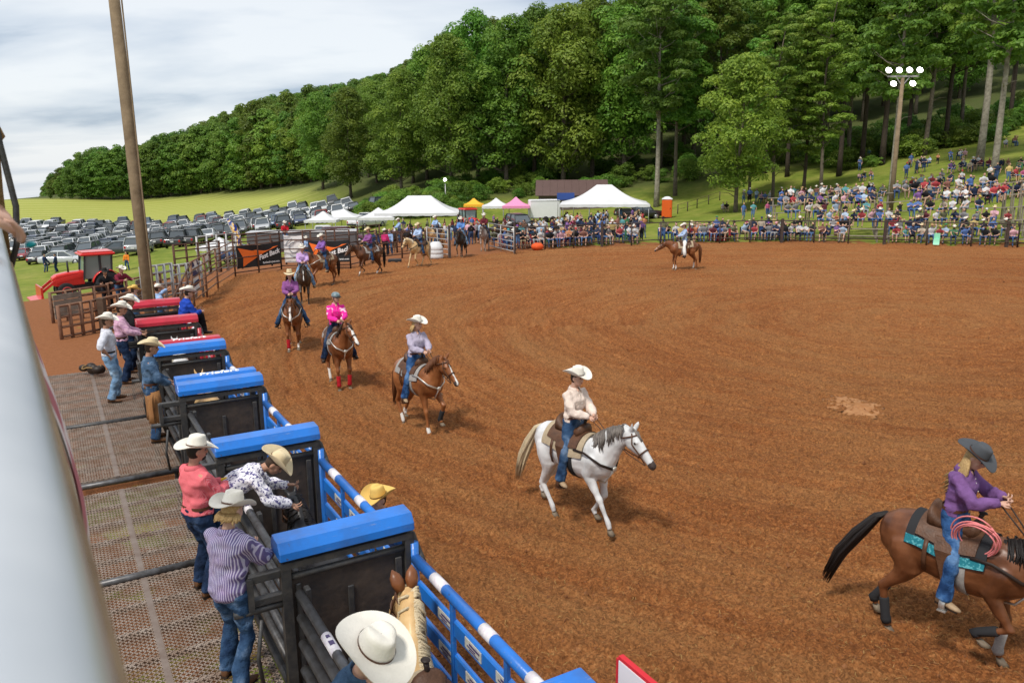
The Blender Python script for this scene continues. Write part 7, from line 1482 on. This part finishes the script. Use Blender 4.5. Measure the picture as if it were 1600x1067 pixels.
# pale scuffed patch of sand in the arena
c_ = un(1335, 637); mb = MB(); g = random.Random(9); n = 40
ringp = lambda s: [Vector((c_.x+math.cos(2*math.pi*i/n)*.62*s*(1+.18*math.sin(i*1.3)+.1*math.sin(i*2.9)), c_.y+math.sin(2*math.pi*i/n)*.85*s*(1+.15*math.sin(i*1.7)), .035+.05*(1-s)**.6*(1+.5*math.sin(i*2.1)))) for i in range(n)]
mb.loft([ringp(s) for s in (1.0, .8, .55, .3, .05)], 0, True, True); tag(mb.build('sand_patch', mat('sand_pale', (.38, .19, .08), .95, col2=(.27, .115, .042), nscale=5, bump=.8, bscale=14)), kind='structure')
# ------------------------------------------------------------------ the crowd
CSH = mat('crowd_shirt', (.5, .5, .5), .85, objcol=True, noise=.25, nscale=6); CSK = mat('crowd_skin', (.52, .31, .22), .6, objvar=.25)
def pants_fn(t, b):
    oi = N(t, 'ShaderNodeObjectInfo'); r = ramp(t, [(0, (.05, .10, .22)), (.3, (.03, .05, .11)), (.5, (.09, .16, .30)), (.68, (.02, .02, .024)), (.8, (.25, .19, .12)), (.9, (.3, .3, .31))]); r.color_ramp.interpolation = 'CONSTANT'; t.links.new(oi.outputs['Random'], r.inputs[0]); t.links.new(r.outputs[0], b.inputs['Base Color'])
def hair_fn(t, b):
    oi = N(t, 'ShaderNodeObjectInfo'); m_ = N(t, 'ShaderNodeMath', operation='MULTIPLY'); t.links.new(oi.outputs['Random'], m_.inputs[0]); m_.inputs[1].default_value = 13.7; f = N(t, 'ShaderNodeMath', operation='FRACT'); t.links.new(m_.outputs[0], f.inputs[0])
    r = ramp(t, [(0, (.02, .013, .009)), (.3, (.06, .032, .018)), (.62, (.14, .075, .035)), (.78, (.42, .28, .13)), (.93, (.35, .34, .33))]); r.color_ramp.interpolation = 'CONSTANT'; t.links.new(f.outputs[0], r.inputs[0]); t.links.new(r.outputs[0], b.inputs['Base Color'])
CPA = shader('crowd_trousers', pants_fn); CHR = shader('crowd_hair', hair_fn); CSO = mat('crowd_shoe', (.06, .05, .045), .8)
def crowd_mesh(seed, seated, child=False):
    """one continuous body; the regions of skin, shirt, trousers, hair and shoes are its materials. faces +X; seat at z 0 when seated, feet at z 0 when standing"""
    g = random.Random(seed); segs = []; mb = MB()
    def limb(pts, rr, reg): mb.tube(pts, rr, 8); segs.extend((Vector(pts[i]), Vector(pts[i+1]), (rr[i]+rr[i+1])/2, reg) for i in range(len(pts)-1))
    pz = .10 if seated else .93; lean = g.uniform(-.1, .38) if seated else g.uniform(-.03, .08); P = Vector((0, 0, pz)); sp = Vector((math.sin(lean), 0, math.cos(lean))); wd = g.uniform(.95, 1.25)
    n = P+sp*.5
    rings = [ring(P+sp*t, Vector((a*wd, 0, 0)), Vector((0, b*wd, 0)), 12) for t, a, b in ((-.1, .1, .14), (0, .125, .175), (.12, .115, .16), (.3, .125, .175), (.42, .11, .175), (.5, .06, .08))]; mb.loft(rings)
    segs += [(P-sp*.06, P+sp*.06, .15*wd, 2), (P+sp*.14, P+sp*.44, .16*wd, 1)]
    hc = n+Vector((.03, 0, .16)); mb.tube([n-sp*.03, hc], [.055, .055], 8); mb.ell(hc, (.098, .078, .122), 12, 10); segs += [(n, hc-Vector((0, 0, .08)), .055, 0), (hc+Vector((.045, 0, -.03)), hc+Vector((.045, 0, .02)), .075, 0), (hc+Vector((-.03, 0, .05)), hc+Vector((-.05, 0, -.04)), .09, 3), (hc+Vector((.02, 0, .085)), hc+Vector((-.04, 0, .085)), .07, 3)]
    if g.random() < .45: mb.tube([hc+Vector((-.05, 0, .02)), n+Vector((-.08, 0, -.02)), n+Vector((-.1, 0, -.2))], [.085, .08, .03], 8); segs.append((hc+Vector((-.08, 0, -.05)), n+Vector((-.11, 0, -.2)), .06, 3))
    for s in (1, -1):
        sh_ = P+sp*.43+Vector((0, s*.185*wd, 0)); mode = g.random()
        if seated: ht = Vector((.38, s*.1, pz+.10)) if mode < .6 else (Vector((.25, s*.02, pz+.30)) if mode < .85 else Vector((.2, s*.05, pz+.6)))
        else: ht = Vector((.06, s*.27, pz-.08)) if mode < .5 else (Vector((.28, s*.05, pz+.22)) if mode < .85 else Vector((.2, s*.08, pz+.62)))
        e, h = ik(sh_, ht, .28, .25, (-.4, s*.8, -.6)); slv = g.random() < .7
        limb([sh_, sh_.lerp(e, .55)], [.06, .052], 1); limb([sh_.lerp(e, .55), e], [.05, .042], 0 if slv else 1); limb([e, h, h+(h-e).normalized()*.1], [.042, .032, .03], 0)
        hp = P+Vector((0, s*.09, -.02))
        if seated: kn = Vector((.44, s*(.11+g.uniform(0, .08)), pz+.03)); ft = Vector((.44+g.uniform(-.08, .14), s*.13, -.36))
        else: ft = Vector((g.uniform(-.05, .05), s*g.uniform(.08, .16), .08)); kn, ft = ik(hp, ft, .43, .42, (1, 0, 0))
        short = g.random() < .25
        limb([hp, hp.lerp(kn, .6), kn], [.092*wd, .078*wd, .062], 2); limb([kn, ft], [.058, .042], 0 if short else 2); limb([ft, ft+Vector((.14, s*.02, -.045))], [.045, .035], 4)
    me = remesh(mb, .036, 'spectator', [CSK, CSH, CPA, CHR, CSO], 1); nP = len(me.polygons); cc = np.empty(nP*3, 'f'); me.polygons.foreach_get('center', cc); cc = cc.reshape(-1, 3); best = np.full(nP, 1e9); mi = np.zeros(nP, 'i')
    for a, b, r, reg in segs:
        a = np.array(a); b = np.array(b); d = b-a; tt = np.clip(((cc-a) @ d)/max(1e-9, d @ d), 0, 1); dd = np.linalg.norm(cc-a-tt[:, None]*d, axis=1)-r; k = dd < best; best[k] = dd[k]; mi[k] = reg
    me.polygons.foreach_set('material_index', mi); return me, hc
SIT = [crowd_mesh(100+i, True) for i in range(12)]; STA = [crowd_mesh(200+i, False) for i in range(9)]
CAPM = mat('cap', (.5, .5, .5), .8, objcol=True)
mb = MB(); mb.loft([ring(Vector((-.005, 0, z)), Vector((a, 0, 0)), Vector((0, b, 0)), 12) for z, a, b in ((.03, .106, .088), (.08, .1, .083), (.115, .07, .06), (.13, .02, .02))]); mb.loft([[Vector((.09+.07*f*math.cos(a), .08*math.sin(a), .035-.008*f)) for a in [R(-60+120*i/8) for i in range(9)]] for f in (0, 1)], 0, False, True, False); CAPME = mb.mesh('cap', [CAPM])
HATME = {}
for k in ('white', 'straw', 'black', 'tan'):
    m_ = HATV['std'][0].copy(); m_.materials.clear(); m_.materials.append(HATS[k]); HATME[k] = m_
CC = [('white', (.62, .62, .62), 24), ('black', (.02, .02, .022), 24), ('grey', (.26, .26, .27), 14), ('navy', (.02, .035, .09), 15), ('blue', (.05, .16, .5), 8), ('light blue', (.35, .5, .68), 7), ('teal', (.06, .34, .36), 3), ('red', (.5, .02, .03), 7), ('maroon', (.17, .02, .035), 5), ('pink', (.7, .33, .4), 6), ('hot pink', (.6, .05, .22), 1), ('orange', (.65, .2, .04), 2), ('yellow', (.6, .42, .08), 2), ('green', (.05, .2, .08), 3), ('olive', (.16, .17, .07), 3), ('purple', (.2, .07, .3), 3), ('beige', (.5, .4, .28), 5), ('plaid rust', (.3, .11, .07), 3)]
gc = random.Random(31); NSP = [0]
MASS = []
def spectator(p, rz, pose, row, idx, group, shirt=None, hat=None, frm='left', mass=False):
    ms = SIT if pose == 'sit' else STA; me, hc = gc.choice(ms); cn, cv, _ = gc.choices(CC, [c[2] for c in CC])[0]; lum = sum(cv)/3; kk = gc.uniform(.75, 1.05); cv = tuple((c*.72+lum*.28)*kk for c in cv)
    h = hat or gc.choices([None, 'cap', 'white', 'straw', 'black', 'tan'], [55, 20, 12, 6, 4, 3])[0]; r_ = rz+gc.uniform(-.6, .6); s = gc.choice([gc.uniform(.94, 1.08)]*5+[gc.uniform(.66, .85)])
    if mass or NSP[0] >= 262: MASS.append((me, p, r_, s, cv)); return
    lab = f'{"seated" if pose == "sit" else "standing"} spectator, {cn} top{", "+("cap" if h == "cap" else h+" hat") if h else ""}, {ordinal(idx)} from left {row}'
    t = thing('person', lab, 'person', p, r_, group); t.scale = (s, s, s)
    b = link('body', me, t); b.color = (*cv, 1)
    if h == 'cap': c = link('cap', CAPME, t, hc); c.color = (*gc.choice(CC)[1], 1)
    elif h: c = link('hat', HATME[h], t, hc+Vector((0, 0, .05)))
    NSP[0] += 1; return t
def crowd_mass():
    """the spectators past the three hundred that show largest, as one object"""
    V = []; F = []; MI = []; TI = []; off = 0; cache = {}; g = np.random.default_rng(4)
    for me, p, rz, s, cv in MASS:
        if me.name not in cache:
            n = len(me.vertices); co = np.empty(n*3, 'f'); me.vertices.foreach_get('co', co); fs = [tuple(q.vertices) for q in me.polygons]; cache[me.name] = (co.reshape(-1, 3), np.array([f if len(f) == 4 else (*f, f[-1]) for f in fs]), np.array([q.material_index for q in me.polygons]))
        co, f, mi = cache[me.name]; c, s_ = math.cos(rz), math.sin(rz); Rz = np.array([[c, -s_, 0], [s_, c, 0], [0, 0, 1]]); V.append(co @ Rz.T*s+np.array(p)); F.append(f+off); off += len(co); MI.append(mi)
        pal = {0: (.50, .30, .21), 1: cv, 2: [(.04, .07, .15), (.02, .02, .024), (.09, .15, .26), (.25, .2, .13)][g.integers(4)], 3: [(.03, .02, .012), (.08, .045, .024), (.36, .24, .12), (.02, .014, .01)][g.integers(4)], 4: (.05, .045, .04)}; TI.append(np.array([(*pal[int(k)], 1) for k in mi], 'f'))
    if not V: return
    V = np.concatenate(V); F = np.concatenate(F); T_ = np.concatenate(TI)
    def fn(t, b): at_ = N(t, 'ShaderNodeAttribute', attribute_name='tint'); t.links.new(at_.outputs['Color'], b.inputs['Base Color'])
    me = np_mesh('crowd', V, F, shader('crowd_clothes', fn)); a_ = me.attributes.new('tint', 'FLOAT_COLOR', 'FACE'); a_.data.foreach_set('color', T_.ravel()); me.polygons.foreach_set('use_smooth', [True]*len(me.polygons)); me.validate()
    tag(link('crowd', me), 'mass of spectators filling the back rows and the tents', 'crowd', kind='stuff')
BENCH = mat('bench_wood', (.30, .26, .21), .85, col2=(.2, .17, .135), nscale=3); CHAIRS = [mat('chair_%d' % i, c, .8) for i, c in enumerate(((.03, .03, .035), (.02, .05, .16), (.25, .02, .025), (.05, .16, .08)))]
mb = MB(); mb.box((0, 0, -.02), (.42, .50, .04), None, 0, .01); mb.loft([[Vector((-.22-.08*f, y, .0+.45*f)) for y in (-.25, .25)] for f in (0, .5, 1)], 0, False, True, False)
for a, b in (((.2, .24, 0), (-.2, .24, -.42)), ((-.2, .24, 0), (.2, .24, -.42)), ((.2, -.24, 0), (-.2, -.24, -.42)), ((-.2, -.24, 0), (.2, -.24, -.42)), ((-.2, .25, -.42), (-.3, .25, .45)), ((-.2, -.25, -.42), (-.3, -.25, .45))): mb.tube([a, b], .014, 5)
CHME = []
for m_ in CHAIRS: x = mb.mesh('folding_chair', [m_]); CHME.append(x)
NCH = [0]
def chair(p, rz, row, idx, frm='the left'):
    i = gc.choice([0, 0, 1, 1, 2, 3]); o = link('folding_chair', CHME[i], None, p, rz); tag(o, f'{["black", "navy", "red", "green"][i]} folding chair under {ordinal(idx)} spectator from left {row}', 'chair', 'folding chairs of the crowd'); NCH[0] += 1
def face(p): return math.atan2(25-p.y, 12-p.x)
def along(pts, spacing):
    out = []; acc = 0
    for i in range(len(pts)-1):
        a = Vector(pts[i]); b = Vector(pts[i+1]); L = (b-a).length; t_ = acc
        while t_ < L: out.append((a+(b-a)*(t_/L), (b-a).normalized())); t_ += spacing*gc.uniform(.85, 1.2)
        acc = t_-L
    return out
fl = [Vector((x, y, 0)) for x, y in ARENA[9:15]]
def offset(pts, d):
    out = []
    for i, p in enumerate(pts):
        a = pts[max(i-1, 0)]; b = pts[min(i+1, len(pts)-1)]; tdir = (b-a).normalized(); nrm = Vector((-tdir.y, tdir.x, 0)); nrm = nrm if nrm.y > 0 else -nrm; out.append(p+nrm*d)
    return out
# rows along the fence: chairs at the left, wooden benches at the right
ROWS = [(1.0, .56, 'in first row behind fence'), (1.75, .58, 'in second row behind fence'), (2.55, .62, 'in third row behind fence'), (3.5, .74, 'in fourth row behind fence'), (4.4, .62, 'in fifth row behind fence'), (5.3, .75, 'in sixth row behind fence')]
for d, sp, row in ROWS:
    L = offset(fl, d); idx = 0
    for p, td in along(L, sp*.9):
        if p.x > 34: continue
        gap = (9.2 < p.x < 10.6) or (16.4 < p.x < 17.0) or (d > 3 and p.x < 20 and gc.random() < .45) or (d > 4 and p.x < 20)
        if gap or gc.random() < .05 or vnoise2(np.array([p.x*.55+d*9.7]), np.array([d*3.3]))[0] < .27: continue
        p = p+Vector((gc.uniform(-.12, .12), gc.uniform(-.2, .2), 0))
        z = h1(p.x, p.y); bench = p.x > 20; lift = (d-1.0)*.55 if bench else 0; q = Vector((p.x, p.y, z+.45+lift)); rz = face(p); ms_ = d > 4
        if not bench and gc.random() < .14: spectator(Vector((p.x, p.y, z)), rz, 'sta', row, idx, 'spectators behind the far fence', mass=ms_)
        else:
            spectator(q, rz, 'sit', row, idx, 'spectators behind the far fence', mass=ms_)
            if not bench and d < 2: chair(q, rz, row, idx)
        idx += 1
for k, (d, *_r) in enumerate(ROWS):      # bleacher planks
    L = [p for p in offset(fl, d) if p.x > 18.5]+[offset(fl, d)[-1]+Vector((1.5, -.7, 0))]
    for i in range(len(L)-1):
        if (L[i+1]-L[i]).length < .5: continue
        a, b = L[i], L[i+1]; t = thing('bleacher_bench', f'wooden bleacher bench, {ordinal(k)} row up, {["left", "middle", "right", "far right"][min(i, 3)]} stretch', 'bench', (a.x, a.y, h1(a.x, a.y)), 0, 'wooden bleacher benches'); dz = (d-1.0)*.55+.42; dd = b-a; dd.z = h1(b.x, b.y)-h1(a.x, a.y)
        mb = MB(); mb.beam(Vector((0, 0, dz)), dd+Vector((0, 0, dz)), .26, .05); mb.build('seat_plank', BENCH, t)
        for f in (.05, .35, .65, .95): mb = MB(); q = dd*f; mb.beam(q+Vector((0, 0, -.3)), q+Vector((0, 0, dz-.03)), .08, .08, 0, (1, 0, 0)); mb.build('leg', BENCH, t)
# clusters up the slope: picture column, base row, number, pose
SL = [(1176, 318, 4, 'sta'), (1195, 318, 3, 'sit'), (1232, 317, 3, 'sta'), (1262, 318, 6, 'sta'), (1290, 312, 5, 'sit'), (1318, 312, 6, 'sit'), (1345, 308, 5, 'sit'), (1360, 310, 4, 'sit'), (1342, 266, 2, 'sta'), (1356, 252, 2, 'sta'), (1380, 252, 2, 'sta'), (1350, 284, 3, 'sit'), (1412, 280, 1, 'sta'), (1428, 262, 3, 'sta'), (1436, 272, 3, 'sta'), (1460, 258, 1, 'sta'), (1440, 228, 3, 'sit'), (1480, 228, 2, 'sit'), (1425, 296, 3, 'sit'), (1452, 293, 6, 'sit'), (1478, 292, 5, 'sit'), (1495, 250, 4, 'sit'), (1508, 268, 7, 'sit'), (1528, 268, 4, 'sit'), (1490, 312, 5, 'sit'), (1507, 314, 5, 'sit'), (1455, 312, 3, 'sit'), (1448, 318, 2, 'sta'), (1554, 288, 2, 'sta'), (1576, 288, 1, 'sta'), (1545, 312, 7, 'sit'), (1572, 312, 7, 'sit'), (1592, 306, 5, 'sit'), (1577, 230, 3, 'sit'), (1566, 266, 2, 'sit'), (1596, 268, 3, 'sit'), (1130, 332, 2, 'sit'), (1168, 344, 2, 'sta'), (1203, 342, 2, 'sta'), (1590, 285, 3, 'sit')]
def slope_hit(px, py):
    """walk the line of sight until it meets the hillside"""
    prev = None
    for Y in np.arange(58, 140, .5):
        p = und(px, py, Y); hh = h1(p.x, p.y)
        if p.z <= hh: return Vector((p.x, p.y, hh))
    return None
idx = 0
for px, py, n, pose in SL:
    c = slope_hit(px, py)
    if c is None or c.y > 112: c = on(px, 96)
    for i in range(n):
        x = c.x+(i-(n-1)/2)*.52+gc.uniform(-.2, .2); y = c.y+gc.uniform(-.7, .7); z = h1(x, y); p = Vector((x, y, z)); row = 'up the slope'
        if pose == 'sit':
            low = gc.random() < .35; q = p+Vector((0, 0, .30 if low else .44)); spectator(q, face(p), 'sit', row, idx, 'spectators on the slope'); 
            if not low and idx % 2: chair(q, face(p), row, idx)
        else: spectator(p, face(p), 'sta', row, idx, 'spectators on the slope')
        idx += 1
# people standing about under the right tent and at the stands
def cluster(px0, px1, Y0, Y1, n, row, group, mass=False):
    pts = sorted([(gc.uniform(px0, px1), gc.uniform(Y0, Y1)) for _ in range(n)])
    for i, (px, Y) in enumerate(pts): p = on(px, Y); spectator(p, gc.uniform(0, 6.28), 'sta', row, i, group, mass=True)
cluster(815, 1012, 57.5, 66, 60, 'behind seats', 'people behind the seats'); cluster(868, 1006, 66, 86, 44, 'by the right tent', 'people at the right tent'); cluster(600, 800, 60, 74, 38, 'in the warm-up pen', 'people at the gate'); cluster(700, 800, 74, 92, 18, 'among the small tents', 'people among the tents'); cluster(625, 700, 66, 88, 14, 'by the large left tent', 'people at the left tent'); cluster(330, 430, 60, 66, 4, 'behind the left pens', 'people behind the pens')
mb = MB(); mb.box((0, 0, .42), (.55, .6, .06), None, 0, .02); mb.loft([[Vector((x, y, z)) for y in (-.3, .3)] for x, z in ((.27, .42), (.33, .1), (.5, -.15))], 0, False, True, False); mb.box((-.28, 0, .75), (.06, .6, .62), None, 0, .02); gg = un(1470, 386); o = mb.build('green_chair', mat('mint_plastic', (.25, .62, .42), .5), None, (gg.x, gg.y+.6, .2), face(gg)); o.scale = (.6, .6, .6); tag(o, 'mint green chair standing at the foot of the bleachers', 'chair')
mb = MB(); mb.box((0, 0, .2), (.9, .5, .4), None, 0, .04); mb.box((0, 0, .43), (.92, .52, .06), None, 0, .02); q = un(1128, 378); tag(mb.build('cooler', mat('cooler_red', (.5, .03, .04), .5), None, (q.x, q.y+.7, 0)), 'red cooler box at the fence behind the lone rider', 'cooler')
mb = MB(); mb.ell((0, 0, .22), (.42, .3, .26), 12, 8); q = un(840, 392); tag(mb.build('orange_bag', mat('bag_orange', (.75, .1, .02), .7, noise=.2), None, (q.x, q.y+.5, 0)), 'orange bag on the ground at the fence near the open gate', 'bag')
crowd_mass()
print('mass', len(MASS), 'cars', NCARS, 'spectators', NSP[0], 'chairs', NCH[0])
bpy.data.scenes.remove(TMP)
